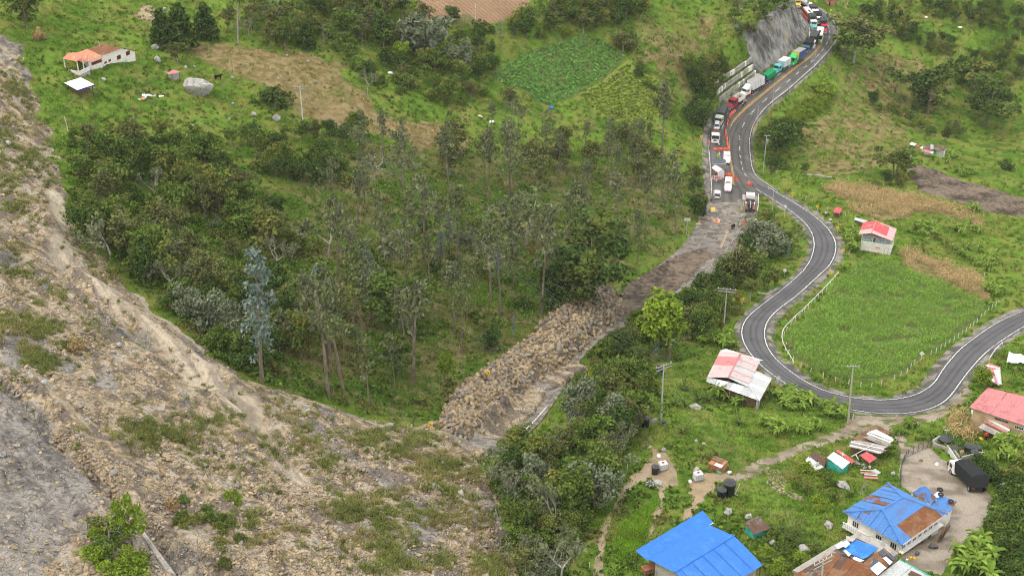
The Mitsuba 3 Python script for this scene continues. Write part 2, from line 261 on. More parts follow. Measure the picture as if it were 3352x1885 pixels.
# landslide: raised debris with lobes, gullies and blocks; the mound over the old road
_lobes = np.abs(nz(HX * .8 + HY * .5, HY * .5 - HX * .2, 9, 11) - .5) * 5.5 + nz(HX, HY, 2.6, 12, 3) * 1.1
_fa = ground([(300, 900), (900, 1500)], hb); _fd = unit((_fa[1] - _fa[0])[:2]); FX, FY = float(_fd[0]), float(_fd[1]); _AL, _AC = HX * FX + HY * FY, HX * FY - HY * FX
_lobes += 4.2 * np.abs(nz(_AC + 1.5 * nz(HX, HY, 8, 18), _AL * .14, 3.4, 19, 3) - .5) * 2
_in = sm(-0.5, 5.5, _d_slide + (nz(HX, HY, 4.5, 13) - .5) * 6)
def trench(line, w):
    ls = shapely.LineString(ground(line, hb)[:, :2]); b = ls.buffer(w * 3).bounds
    m = (HX > b[0]) & (HX < b[2]) & (HY > b[1]) & (HY < b[3]); out = np.zeros(HX.shape)
    out[m] = np.exp(-(shapely.distance(ls, shapely.points(HX[m], HY[m])) / w) ** 2); return out
_gul = 1.9 * trench(C(7, [(-50,0),(60,80),(200,210),(350,360),(500,530),(640,650),(760,780),(900,900),(1100,1080),(1250,1280),(1330,1449)]), 1.0) \
     + 1.6 * trench(C(7, [(1720,130),(1880,260),(2000,440),(2100,570),(2200,690)]), .7) + 1.5 * trench(C(4, [(350,420),(480,640)]), 1.6) + 1.2 * trench(C(4, [(620,280),(760,480),(950,640),(1300,960),(1750,1300)]), 1.5) \
     + 1.0 * trench(C(4, [(800,830),(1050,1100),(1300,1340),(1420,1449)]), 1.2)
_ridge = 2.2 * trench(C(4, [(560,650),(800,800),(1050,1010),(1400,1290),(1600,1420)]), 2.0) + 1.2 * trench(C(4, [(380,60),(430,300),(520,520)]), 2.0)
G_cleanA = poly(C(4, [(330,0),(480,0),(500,200),(560,470),(560,640),(480,650),(350,480),(400,400),(420,260)]))
G_cleanB = shapely.unary_union([poly(C(4, [(630,700),(800,780),(900,860),(1060,1010),(1200,1140),(1400,1290),(1600,1400),(1660,1470),(1440,1470),(1280,1290),(1150,1150),(1000,1000),(850,900)])), poly(C(7, [(1660,0),(1720,130),(1560,90),(1380,0)]))]).buffer(.3)
G_cleanC = poly(C(7, [(1700,110),(1850,150),(1950,270),(1960,380),(2130,620),(2300,800),(2200,760),(2080,590),(1900,330),(1760,230)])).buffer(.9)
G_cleanD = poly(C(4, [(900,620),(1000,660),(1150,800),(1300,900),(1500,1080),(1740,1290),(1600,1240),(1400,1100),(1150,900),(960,720)])).buffer(.6)
G_clay = poly(C(7, [(-150,0),(0,60),(200,230),(400,480),(700,780),(880,920),(700,960),(640,1180),(480,1449),(400,1600),(-150,1600)]))
G_clay2 = poly(C(4, [(0,1090),(140,1110),(300,1210),(480,1300),(640,1400),(800,1449),(860,1560),(600,1500),(300,1449),(0,1449)]))
_dclean = np.maximum.reduce([sdgrid(g, 5.0) for g in (G_cleanA, G_cleanB, G_cleanC, G_cleanD)])
_dclay = np.maximum(sdgrid(G_clay, 6.0), sdgrid(G_clay2, 5.0))
_clean = sm(-.8, .8, _dclean + (nz(HX, HY, 2, 14) - .5) * 1.6); _clay = sm(-1.5, 1.5, _dclay + (nz(HX, HY, 6, 15) - .5) * 13)
SLIDE = HG + _in * (0.35 + _lobes * (1 - .8 * _clean) * (1 - .4 * _clay) * .62 + .5 * _clean + _ridge - _gul) - .6 * (1 - sm(-1.5, .6, _d_slide + (nz(HX, HY, 4.5, 13) - .5) * 8))
MOUND = HG + (0.3 + 2.3 * sm(0, 3.0, _d_mound) + nz(HX, HY, 2.2, 16) * 1.2 * sm(0, 2, _d_mound)) * sm(-.8, .3, _d_mound + (nz(HX, HY, 2.5, 17) - .5) * 2) - .8 * (1 - sm(-.8, .3, _d_mound))
LAND = HG - 2.2 * sm(3.5, 6, _d_slide) - 1.0 * sm(.5, 2, _d_mound)
HG = np.maximum(HG, np.where(_d_slide > -1.5, SLIDE, -99)); HG = np.maximum(HG, np.where(_d_mound > -.8, MOUND, -99))

# ------------------------------------------------------------------ ground materials
def col(a, b, t): return mix(a, b, t)
def m_hill(p, n, uv):
    a = fbm(p.x / 9, p.y / 9, 0, 3); b = fbm(p.x / 1.3 + 40, p.y / 1.3, p.z / 2, 3); c = noise(p.x * 4.5, p.y * 4.5, p.z * 3)
    g = mix(mi.Color3f(.060, .122, .016), mi.Color3f(.140, .225, .034), smoothstep(.3, .72, a * .5 + b * .5))
    g = mix(g, mi.Color3f(.20, .205, .055), smoothstep(.45, .7, fbm(p.x / 4 + 9, p.y / 4, 0, 3)) * .6)
    d = mix(mi.Color3f(.155, .125, .052), mi.Color3f(.255, .205, .105), smoothstep(.3, .7, b))
    d = mix(d, mi.Color3f(.12, .14, .035), smoothstep(.5, .7, a) * .5)
    k = smoothstep(.3, .7, uv.x + (fbm(p.x / 3, p.y / 3, 3, 4) - .5) * 1.1)
    r = mix(g, d, k)
    w = mix(mi.Color3f(.085, .085, .03), mi.Color3f(.175, .145, .08), smoothstep(.35, .65, fbm(p.x / 2.2, p.y / 2.2, 7, 4)))
    w = mix(w, mi.Color3f(.052, .095, .016), smoothstep(.45, .62, fbm(p.x / 6 + 3, p.y / 6, 1, 3)))
    r = mix(r, w, uv.y)
    return r * (.72 + .56 * c)
pmat('hill_mat', m_hill, lambda p, n, uv: fbm(p.x * 2.2, p.y * 2.2, p.z, 3), .35, .05)
def m_slide(p, n, uv):
    al, ac = p.x * FX + p.y * FY, p.x * FY - p.y * FX; wx, wy = noise(p.x * .9, p.y * .9) * 1.8, noise(p.y * .9 + 7, p.x * .9) * 1.8
    f1, f2, id = voronoi(p.x * .62 + wx, p.y * .62 + wy); g1, g2, id2 = voronoi(p.x * 1.9 + wx, p.y * 1.9 + wy)
    a = fbm(ac / 5 + noise(al / 6, ac / 6), al / 17, 0, 4); b = fbm(p.x * 1.1, p.y * 1.1, 2, 4); e = fbm(ac / 1.6 + 31, al / 3.2, 6, 4)
    tan = mix(mi.Color3f(.21, .165, .108), mi.Color3f(.46, .37, .25), smoothstep(.3, .7, id * .25 + b * .5 + id2 * .25))
    tan = mix(tan, mi.Color3f(.42, .385, .33), smoothstep(.58, .72, e) * .75)
    tan = mix(tan, mi.Color3f(.15, .13, .115), smoothstep(.50, .64, 1 - e) * .85)
    gry = mix(mi.Color3f(.11, .102, .098), mi.Color3f(.34, .315, .285), smoothstep(.3, .7, b * .3 + id2 * .1 + e * .3 + .3 * fbm(ac * .6 + 3, al * .07, 9, 4)))
    r = mix(tan, gry, smoothstep(.46, .66, uv.y * .75 + (a - .5) * 2.1 + .22))
    cl = mix(mi.Color3f(.30, .265, .215), mi.Color3f(.52, .455, .35), smoothstep(.3, .7, fbm(ac * 1.1, al * .14, 5, 4)))
    r = mix(r, cl, uv.x * .9)
    crack = smoothstep(.0, .13, f2 - f1) * (.55 + .45 * smoothstep(.0, .12, g2 - g1))
    return r * (.42 + .58 * mix(crack, 1, uv.x * .9).x) * (.8 + .4 * noise(p.x * 6, p.y * 6, p.z * 5))
pmat('slide_mat', m_slide, lambda p, n, uv: fbm(p.x * 1.6, p.y * 1.6, p.z * 1.5, 4), .9, .05)
def m_dirt(p, n, uv):
    a = fbm(p.x / 2.5, p.y / 2.5, 0, 4); c = noise(p.x * 8, p.y * 8)
    r = mix(mi.Color3f(.20, .17, .135), mi.Color3f(.34, .30, .25), smoothstep(.3, .7, a))
    r = mix(r, mi.Color3f(.36, .27, .17), uv.x * .8 + 0 * a)
    r = mix(r, mi.Color3f(.085, .12, .025), smoothstep(.52, .66, fbm(p.x / 1.6 + 5, p.y / 1.6, 4, 3)) * uv.y)
    return r * (.82 + .36 * c)
pmat('dirt_mat', m_dirt, lambda p, n, uv: fbm(p.x * 4, p.y * 4, 0, 3), .06, .03)
def m_verge(p, n, uv):
    a = fbm(p.x / 2, p.y / 2, 0, 4); r = mix(mi.Color3f(.10, .095, .09), mi.Color3f(.27, .25, .225), smoothstep(.3, .68, a)); r = mix(r, mi.Color3f(.09, .12, .03), smoothstep(.58, .68, fbm(p.x / 1.3 + 5, p.y / 1.3, 4, 3)) * .8)
    return r * (.8 + .4 * noise(p.x * 7, p.y * 7))
pmat('verge_mat', m_verge, lambda p, n, uv: fbm(p.x * 3, p.y * 3, 0, 3), .12, .03)
def m_soil(p, n, uv):
    a = fbm(p.x * 1.3, p.y * 1.3, 0, 4) * .6 + .4 * noise(p.x / 5, p.y / 5); c = noise(p.x * 6, p.y * 6)
    return mix(mi.Color3f(.06, .049, .042), mi.Color3f(.205, .165, .128), smoothstep(.28, .72, a)) * (.75 + .5 * c)
pmat('soil_mat', m_soil, lambda p, n, uv: fbm(p.x * 2, p.y * 2, 0, 4), .3, .04)
def m_plough(p, n, uv):
    s = .5 + .5 * dr.sin(uv.x * 4.2 + 1.5 * fbm(p.x / 6, p.y / 6)); a = fbm(p.x / 4, p.y / 4, 0, 4)
    r = mix(mi.Color3f(.20, .125, .075), mi.Color3f(.33, .225, .145), s * .5 + a * .5)
    return mix(r, mi.Color3f(.10, .12, .04), smoothstep(.56, .7, fbm(p.x / 7, p.y / 7, 3, 4)) * .7) * (.8 + .4 * noise(p.x * 3, p.y * 3))
pmat('plough_mat', m_plough)
def m_asphalt(p, n, uv):
    # uv.x: 0 fresh bypass, 1 highway; uv.y: across the carriageway in lanes
    a = fbm(p.x / 3, p.y / 3, 0, 4); c = noise(p.x * 9, p.y * 9)
    new = mix(mi.Color3f(.105, .106, .114), mi.Color3f(.145, .146, .154), a); old = mix(mi.Color3f(.125, .122, .12), mi.Color3f(.185, .18, .175), a)
    r = mix(new, old, uv.x)
    w = dr.abs(uv.y - dr.floor(uv.y) - .5) * 2
    r = r * (1 - .27 * smoothstep(.25, .55, w) * (1 - smoothstep(.6, .9, w)))
    patch = smoothstep(.60, .63, noise(p.x / 7 + 3, p.y / 13)) * (.45 + .55 * uv.x) + .5 * smoothstep(.62, .75, fbm(p.x / 2.2, p.y / 2.2, 8, 4))
    return r * (1 - .22 * patch) * (.9 + .2 * c)
pmat('asphalt_mat', m_asphalt, lambda p, n, uv: noise(p.x * 12, p.y * 12), .01, .02)
def m_oldroad(p, n, uv):
    a = fbm(p.x / 3.5, p.y / 3.5, 0, 4); b = fbm(p.x / 1.1, p.y / 1.1, 3, 3)
    r = mix(mi.Color3f(.20, .185, .17), mi.Color3f(.30, .275, .245), smoothstep(.3, .7, a))
    r = mix(r, mi.Color3f(.12, .10, .085), smoothstep(.44, .62, b * .6 + a * .4) * .85)
    return r * (.88 + .24 * noise(p.x * 8, p.y * 8))
pmat('oldroad_mat', m_oldroad)
def m_rockface(p, n, uv):
    a = fbm(p.x / 5 + p.z * .1, p.y / 5, p.z / 7, 4); b = fbm(p.x * .8 + p.z * .3, p.y * .8, p.z * .4, 4)
    r = mix(mi.Color3f(.085, .082, .082), mi.Color3f(.33, .32, .31), smoothstep(.32, .68, a * .5 + b * .5))
    r = mix(r, mi.Color3f(.33, .27, .19), smoothstep(.6, .75, fbm(p.x / 5, p.y / 5, p.z / 6 + 4, 3)) * .5)
    return r * (.8 + .4 * noise(p.x * 4, p.y * 4, p.z * 4))
pmat('rockface_mat', m_rockface, lambda p, n, uv: fbm(p.x * 1.5, p.y * 1.5, p.z * .6, 4), .6, .05)
def m_field(p, n, uv):
    a = fbm(p.x / 3, p.y / 3, 0, 4); s = .5 + .5 * dr.sin(uv.x * 7.5)
    r = mix(mi.Color3f(.075, .13, .03), mi.Color3f(.11, .18, .04), a)
    r = mix(r, mi.Color3f(.20, .28, .05), uv.y); return mix(r, mi.Color3f(.13, .105, .06), (1 - s) * .8 * smoothstep(.35, .6, a)) * (.8 + .4 * noise(p.x * 5, p.y * 5))
pmat('field_mat', m_field)

# ------------------------------------------------------------------ the land as one sheet
def axis(lo, hi, a, b, fine, coarse, out):
    m = np.arange(a, b, fine); l, r = [a], [m[-1]]
    st = fine
    while l[-1] > lo: st = min(st * 1.12, coarse); l.append(l[-1] - st)
    st = fine
    while r[-1] < hi: st = min(st * 1.12, coarse); r.append(r[-1] + st)
    l = l[::-1][:-1]; r = r[1:]
    e = [50, 120, 250, 500, 900, 1500, 2300]
    return np.r_[[lo - x for x in e[::-1]], l, m, r, [hi + x for x in e]]
xs = axis(X0 + 1, X1 - 1, -95, 110, .75, 1.6, 0); ys = [100.0]
while ys[-1] < Y1 - 1: ys.append(ys[-1] + .65 + max(0, ys[-1] - 200) * .003)
ys = np.r_[[100 - x for x in (2300, 1500, 900, 500, 250, 120, 50, 20)], ys, [Y1 + x for x in (50, 120, 250, 500, 900, 1500, 2300)]]
gx, gy = np.meshgrid(xs, ys)
gz = grid_at(LAND, gx, gy)
_out = np.maximum.reduce([X0 - gx, gx - X1, Y0 - gy, gy - Y1, gx * 0])
gz += sm(0, 900, _out) * (nz(gx, gy, 420, 30, 3) - .45) * 260 - .35 * sm(0, 1, 0 * gx) 
_dr = lambda g, r: grid_at(sdgrid(g, r), gx, gy)
dry = np.maximum.reduce([sm(-4, 5, _dr(G_pasture, 8)) * .95, sm(-6, 8, _dr(G_hillR, 10)) * .58, sm(-6, 8, _dr(G_hillM, 10)) * .62, sm(-3, 3, _dr(G_dry1, 5)) * .8, sm(-3, 3, _dr(G_dry2, 5)) * .8, sm(-2, 2, _dr(G_dirt1, 4)) * 1.0, gx * 0 + .18])
wood = sm(-6, 8, _dr(G_wood, 10)) * .78
_open = lambda d: d  # bare spots of the wood are left to the material's noise
def sheet_faces(ny, nx):
    i = np.arange(ny * nx).reshape(ny, nx); a, b, c, d = i[:-1, :-1], i[:-1, 1:], i[1:, 1:], i[1:, :-1]
    return np.stack([a, b, c, d], -1).reshape(-1, 4)
put('hillside', (np.stack([gx, gy, gz], -1).reshape(-1, 3), sheet_faces(*gx.shape)), 'hill_mat', smooth=True, uv=np.stack([dry, wood], -1).reshape(-1, 2))
tag('hillside', 'green and dry grassy hillsides falling towards the road', kind='structure')

def drape(name, g, G, lift, mat, step, uvf=None, edge=0.0, reach=1.5, skirt=.5, label=None, kind='structure'):
    """A sheet over the land inside a polygon: it sinks below the land past its edge, so that it ends where the two meet."""
    b = g.buffer(reach).bounds; x = np.arange(b[0], b[2] + step, step); y = np.arange(b[1], b[3] + step, step); x, y = np.meshgrid(x, y)
    d = sd(g, x, y) if x.size < 40000 else grid_at(sdgrid(g, reach + 3), x, y)
    k = d + (nz(x, y, 1.6, 21, 3) - .5) * edge
    z = grid_at(G, x, y) + lift * sm(-.25, .25, k) - skirt * (1 - sm(-.9, .1, k))
    f = sheet_faces(*x.shape); keep = (d > -reach).ravel()[f].any(1); f = f[keep]; v = np.stack([x, y, z], -1).reshape(-1, 3)
    uv = np.zeros((len(v), 2)) if uvf is None else np.stack(uvf(x, y), -1).reshape(-1, 2)
    idx, f = np.unique(f, return_inverse=True); f = f.reshape(-1, 4)
    key = put(name, (v[idx], f), mat, smooth=True, uv=uv[idx]); tag(key, label, kind=kind)
    return key
SL = drape('landslide', shapely.intersection(G_slide, shapely.box(-220, 90, 320, 640)), SLIDE, 0, 'slide_mat', .5, lambda x, y: (grid_at(_clean, x, y), grid_at(_clay, x, y)), reach=2.0, skirt=0, label='broad landslide of tan and grey debris across the slope')
MD = drape('debris_mound', G_mound, MOUND, 0, 'slide_mat', .5, lambda x, y: (x * 0, x * 0 + .35), reach=1.0, skirt=.0, label='long mound of boulders burying the old road')
drape('brown_debris', G_brown, HG, 1.0, 'slide_mat', .5, lambda x, y: (x * 0, x * 0 + .1), edge=2.0, label='fan of broken brown stone across the old road')
drape('earth_spill', G_soil, HG, .5, 'soil_mat', .5, None, edge=2.5, label='dark earth spilled over the road beyond the mound')
drape('yard', G_yard, HG, .10, 'dirt_mat', .7, lambda x, y: (x * 0, x * 0), edge=1.2, label='grey gravel yard behind the blue roofed house')
drape('dirt_track', G_drive, HG, .07, 'dirt_mat', .6, lambda x, y: (x * 0 + .2, x * 0 + .8), edge=1.6, label='unpaved track from the bend to the lower houses')
drape('sandy_ground', G_pathA, HG, .08, 'dirt_mat', .6, lambda x, y: (x * 0 + .95, x * 0 + .2), edge=1.6, label='pale sandy ground by the water tanks')
drape('footpath', G_pathB, HG, .08, 'dirt_mat', .6, lambda x, y: (x * 0 + .7, x * 0 + .3), edge=1.4, label='bare footpath beside the wood')
drape('dirt_path', G_dirt1, HG, .08, 'dirt_mat', .7, lambda x, y: (x * 0 + .9, x * 0 + .6), edge=2, label='bare earth path above the white house')
drape('crop_field', G_crop, HG, .10, 'field_mat', .9, lambda x, y: (x * .55 + y * .83, x * 0), edge=.5, label='field of dark green crop rows on the slope')
drape('pale_crop_field', G_crop2, HG, .10, 'field_mat', .9, lambda x, y: (x * .8 - y * .6, x * 0 + .8), edge=.8, label='lighter yellow green crop field beside the dark one')
drape('maize_field', G_maize, HG, .10, 'field_mat', .9, lambda x, y: (x * .45 + y * .8, x * 0), edge=.8, label='young maize field inside the bypass loop')
drape('ploughed_field', G_plough, HG, .12, 'plough_mat', 1.0, lambda x, y: (x * .5 + y * .86, x * 0), edge=1.0, label='ploughed brown field at the top')
drape('tilled_field', G_tilled, HG, .12, 'soil_mat', .9, None, edge=3.0, label='tilled brown patch below the shack')
# rock cutting: the same land in fine steps with buttresses pushed out
_b = G_rock.buffer(1).bounds; x, y = np.meshgrid(np.arange(_b[0], _b[2], .6), np.arange(_b[1], _b[3], .6))
d = sd(G_rock, x, y); k = d + (nz(x, y, 3, 41) - .5) * 4
z = grid_at(LAND, x, y) + sm(-.3, .8, k) * (.4 + (3.4 * np.abs(nz(x + y * .5, y * .5, 5.5, 42, 4) - .5) * 2 + 1.6 * (nz(x, y, 2.2, 43, 3) - .3)) * sm(0, 3, d)) - .8 * (1 - sm(-1, .2, k))
f = sheet_faces(*x.shape); f = f[(d > -1.2).ravel()[f].any(1)]; idx, f = np.unique(f, return_inverse=True)
put('rock_cutting', (np.stack([x, y, z], -1).reshape(-1, 3)[idx], f.reshape(-1, 4)), 'rockface_mat', smooth=40); tag('rock_cutting', 'bare grey rock cutting above the queue of trucks', kind='structure')

# ------------------------------------------------------------------ road sheets and their markings
def hroad(x, y): return hb(x, y)
def strip(name, a, b, n, z, mat, uvf, cols=6, ext=0.0, label=None, pair=True):
    A, B = ribbon_pair(a, b, n) if pair else (resample(a, n), resample(b, n))
    w = np.linalg.norm(B - A, axis=1, keepdims=True) + 1e-9; e = (B - A) / w
    A = A - e * ext; B = B + e * ext; t = np.linspace(0, 1, cols + 1)
    P = A[:, None] * (1 - t[None, :, None]) + B[:, None] * t[None, :, None]
    zz = hroad(P[..., 0], P[..., 1]) + z
    # kerb-like edge: the sheet turns down into the ground
    P2 = np.concatenate([(A - e * .08)[:, None], P, (B + e * .08)[:, None]], 1); zz = np.concatenate([zz[:, :1] - .5, zz, zz[:, -1:] - .5], 1)
    v = np.concatenate([P2, zz[..., None]], -1).reshape(-1, 3)
    tt = np.r_[0, t, 1]; uv = np.stack([np.full((n, cols + 3), uvf[0]), np.broadcast_to(tt * uvf[1], (n, cols + 3))], -1).reshape(-1, 2)
    key = put(name, (v, sheet_faces(n, cols + 3)), mat, smooth=30, uv=None) if False else put(name, (v, sheet_faces(n, cols + 3)), mat, smooth=False, uv=uv)
    if label: tag(key, label, kind='structure')
    return key
HW = strip('highway', ml, mr, 220, .10, 'asphalt_mat', (1, 4), 8, .45, 'grey four lane highway curving up to the rock cutting')
OLD = strip('old_road', ol, orr, 160, .092, 'oldroad_mat', (1, 4), 8, 0, 'abandoned dusty stretch of highway buried by the debris')
BY = strip('bypass_road', bl, br, 320, .112, 'asphalt_mat', (0, 2), 4, .45, 'narrow newly paved bypass winding past the maize field')
pmat('white_paint', lambda p, n, uv: mix(mi.Color3f(.80, .80, .78), mi.Color3f(.40, .395, .385), smoothstep(.58, .76, fbm(p.x * 2.2, p.y * 2.2, 0, 4)))); flat('yellow_paint', (.62, .36, .07)); flat('worn_paint', (.42, .41, .38))
def line_on(key, w2, width, z, mat, off=0.0, dash=None, start=0):
    """Paint along a line of points: one piece, or dashes, each a piece of the road."""
    s = np.r_[0, np.cumsum(np.linalg.norm(np.diff(w2, axis=0), axis=1))]; segs = [(0, s[-1])] if dash is None else [(a, a + dash[0]) for a in np.arange(start, s[-1] - dash[0], dash[1])]
    for a, b in segs:
        t = np.linspace(a, b, max(3, int((b - a) / 1.0))); p = np.stack([np.interp(t, s, w2[:, 0]), np.interp(t, s, w2[:, 1])], 1)
        g = np.gradient(p, axis=0); g /= np.linalg.norm(g, axis=1, keepdims=True); nrm = np.stack([-g[:, 1], g[:, 0]], 1)
        L, Rr = p + nrm * (off + width / 2), p + nrm * (off - width / 2); P = np.stack([L, Rr], 1); zz = hroad(P[..., 0], P[..., 1]) + z
        put(key, (np.concatenate([P, zz[..., None]], -1).reshape(-1, 3), sheet_faces(len(p), 2)[:, ::-1]), mat)
line_on(HW + '__edge_line', resample(ml, 200), .14, .108, 'white_paint'); line_on(HW + '__edge_line', resample(mr, 200), .14, .108, 'white_paint')
_cut = int(np.argmin(np.linalg.norm(my - ground(C(3, [(390, 1400)]), hb)[0, :2], axis=1)))
for o in (-.16, .16): line_on(HW + '__centre_line', my[:_cut], .15, .108, 'yellow_paint', off=o)
A, B = ribbon_pair(my[:_cut], mr, 150); line_on(HW + '__lane_dash', A * .5 + B * .5, .14, .108, 'white_paint', dash=(3.2, 7.6), start=2)
A, B = ribbon_pair(my[:_cut], ml, 150); line_on(HW + '__lane_dash', A * .5 + B * .5, .14, .108, 'white_paint', dash=(3.2, 7.6), start=5)
line_on(BY + '__edge_line', resample(bl, 320), .15, .120, 'white_paint'); line_on(BY + '__edge_line', resample(br, 320), .15, .120, 'white_paint')
for o in (-.16, .16): line_on(OLD + '__centre_line', my[_cut:], .15, .100, 'worn_paint' if o > 0 else 'yellow_paint', off=o)
A, B = ribbon_pair(ol, orr, 120); line_on(OLD + '__lane_dash', A * .27 + B * .73, .14, .100, 'worn_paint', dash=(3.2, 7.6)); line_on(OLD + '__lane_dash', (A * .75 + B * .25)[:50], .14, .100, 'worn_paint', dash=(3.2, 7.6))
line_on(OLD + '__edge_line', ground(R4([(1120,560),(1130,700),(1125,850),(1100,1050),(1060,1230)]), hb)[:, :2], .15, .100, 'white_paint'); line_on(OLD + '__edge_line', ground(C(8, [(1590,170),(1400,370)]), hb)[:, :2], .15, .105, 'white_paint')
line_on(OLD + '__edge_line', ground(R4([(266,180),(274,400),(280,600),(262,830)]), hb)[:, :2], .15, .100, 'white_paint')
# gravel verges of the bypass
def verge(name, line, a, b, label):
    g = np.gradient(line, axis=0); g /= np.linalg.norm(g, axis=1, keepdims=True); nr = np.stack([-g[:, 1], g[:, 0]], 1)
    P = line[:, None] + nr[:, None] * np.linspace(a, b, 7)[None, :, None]; zz = h(P[..., 0], P[..., 1]); zr = hroad(P[..., 0], P[..., 1]); zz = np.maximum(zz, zr - .25)
    zz = np.where(np.arange(7) < 6, np.maximum(zz + .05, zr + .05), zz - .3) + (nz(P[..., 0], P[..., 1], 1.5, 50) - .5) * .34 * (np.arange(7) > 2)
    key = put(name, (np.concatenate([P, zz[..., None]], -1).reshape(-1, 3), sheet_faces(len(line), 7)), 'verge_mat', smooth=True, uv=np.zeros((len(line) * 7, 2)) + [0, .35]); tag(key, label, kind='structure')
wv = 1.2
verge('gravel_verge', resample(br, 330)[8:], .3, 2.6, 'gravel verge between the bypass and the maize field'); verge('gravel_verge', resample(bl, 330)[14:], -.3, -1.9, 'gravel verge on the outer side of the bypass')
verge('gravel_verge', resample(ml, 200)[80:], -.3, -2.6, 'paved verge between highway and hillside'); verge('gravel_verge', resample(mr, 200)[:170], .3, 1.4, 'narrow gravel verge along the outer edge of the highway')
# ------------------------------------------------------------------ buildings
def crop(x0, y0, w, n): return lambda p: S(p, (x0, y0), w / n)
RH1, RH4, RH5, RH6, RH7, RB, RC, RW = crop(210,130,260,1794), crop(1700,450,160,2576), crop(2930,440,200,2576), crop(2700,660,260,1983), crop(2290,1130,270,1778), crop(2080,1660,440,2576), crop(2560,1740,540,2576), crop(2310,220,190,1835)
def m_roof(c, stain, amt, seed, stripe=.25):
    def fn(p, n, uv):
        a = fbm(p.x * .9 + seed, p.y * .9, p.z, 4); b = fbm(p.x * 3.5, p.y * 3.5 + seed, p.z, 3)
        r = mix(mi.Color3f(*c) * .86, mi.Color3f(*c) * 1.12, b); return mix(r, mi.Color3f(*stain), smoothstep(1 - amt - .08, 1 - amt + .08, a * .65 + b * .35))
    return fn
def pmat_gloss(name, fn, rough):
    scene[name] = {'type': 'twosided', 'bsdf': {'type': 'principled', 'base_color': proc(fn), 'roughness': rough, 'specular': .4}}; return name
RUST = (.17, .065, .022)
pmat_gloss('roof_bright_blue', m_roof((.018, .155, .56), (.03, .185, .58), .40, 1), .30); pmat_gloss('roof_old_blue', m_roof((.060, .195, .50), (.085, .15, .32), .40, 2), .5); pmat_gloss('roof_blue_rust', m_roof((.07, .20, .50), RUST, .50, 3), .6)
pmat_gloss('roof_rust', m_roof(RUST, (.22, .115, .06), .45, 4), .75); pmat_gloss('roof_dark_rust', m_roof((.10, .055, .035), (.17, .15, .14), .42, 5), .7); pmat_gloss('roof_zinc', m_roof((.44, .47, .48), (.33, .30, .27), .36, 6), .45); pmat_gloss('roof_white', m_roof((.70, .72, .74), (.55, .55, .53), .35, 7), .5)
pmat_gloss('roof_pink', m_roof((.50, .41, .42), (.44, .27, .27), .40, 8), .6); pmat_gloss('roof_red', m_roof((.50, .085, .095), (.55, .20, .20), .40, 9), .5); pmat_gloss('roof_faded_red', m_roof((.52, .20, .21), (.40, .14, .14), .40, 10), .6); pmat_gloss('roof_orange', m_roof((.55, .21, .13), (.60, .32, .22), .40, 11), .7)
pmat_gloss('tarp_blue', m_roof((.016, .16, .58), (.03, .22, .62), .45, 12), .45); pmat_gloss('tarp_teal', m_roof((.035, .36, .29), (.06, .44, .37), .45, 13), .55); pmat_gloss('asbestos', m_roof((.40, .39, .37), (.26, .25, .24), .46, 14), .9)
pmat('plaster', m_roof((.80, .78, .74), (.62, .59, .54), .33, 15)); pmat('plaster_grey', m_roof((.40, .385, .36), (.28, .265, .24), .44, 16)); pmat('plaster_cream', m_roof((.56, .43, .27), (.46, .33, .20), .42, 17)); pmat('brick_wall', m_roof((.34, .145, .085), (.42, .24, .17), .42, 18)); pmat('boards', m_roof((.21, .14, .09), (.13, .085, .06), .45, 19))
pmat('wood_grey', m_roof((.30, .275, .25), (.17, .15, .13), .45, 20)); pmat('concrete', m_roof((.40, .385, .36), (.27, .25, .225), .42, 21))
flat('white', (.74, .74, .73)); flat('black_plastic', (.016, .017, .02), .45); flat('dark', (.015, .015, .017)); flat('window_dark', (.02, .022, .026), .15); flat('red_trim', (.45, .07, .03)); flat('steel', (.42, .43, .44), .4, .6); flat('dark_steel', (.07, .07, .075), .5); flat('blue_trim', (.04, .05, .32)); flat('white_plastic', (.66, .69, .71), .5); flat('rubber', (.022, .022, .024), .8); flat('yellow', (.72, .47, .02), .5); flat('pole_grey', (.44, .45, .46), .6); flat('pole_concrete', (.45, .42, .37))
class Site:
    """A base point of a building: turns points of the photograph, each with its height in pixels over the base, into places."""
    def __init__(s, o, base):
        s.o = (lambda p, n=o: C(n, p)) if isinstance(o, int) else o; s.k = abs(s.o([(1, 0)])[0, 0] - s.o([(0, 0)])[0, 0]); s.g = ground(s.o([base]))[0]; d = np.linalg.norm(s.g - [0, 0, CAMZ]); s.z = s.g[2]; s.m = s.k * d / FOC / (np.hypot(s.g[0], s.g[1]) / d)
    def __call__(s, *pts): return np.vstack([at(s.o([p[:2]]), s.z + p[2] * s.m) for p in pts])
def plane_uv(P):
    P = np.asarray(P, float); u = unit(P[1] - P[0]); n = unit(np.cross(u, P[-1] - P[0])); n = n if n[2] > 0 else -n; v = np.cross(n, u)
    if (P[-1] - P[0]) @ v < 0: v = -v
    return P[0], u, v, n
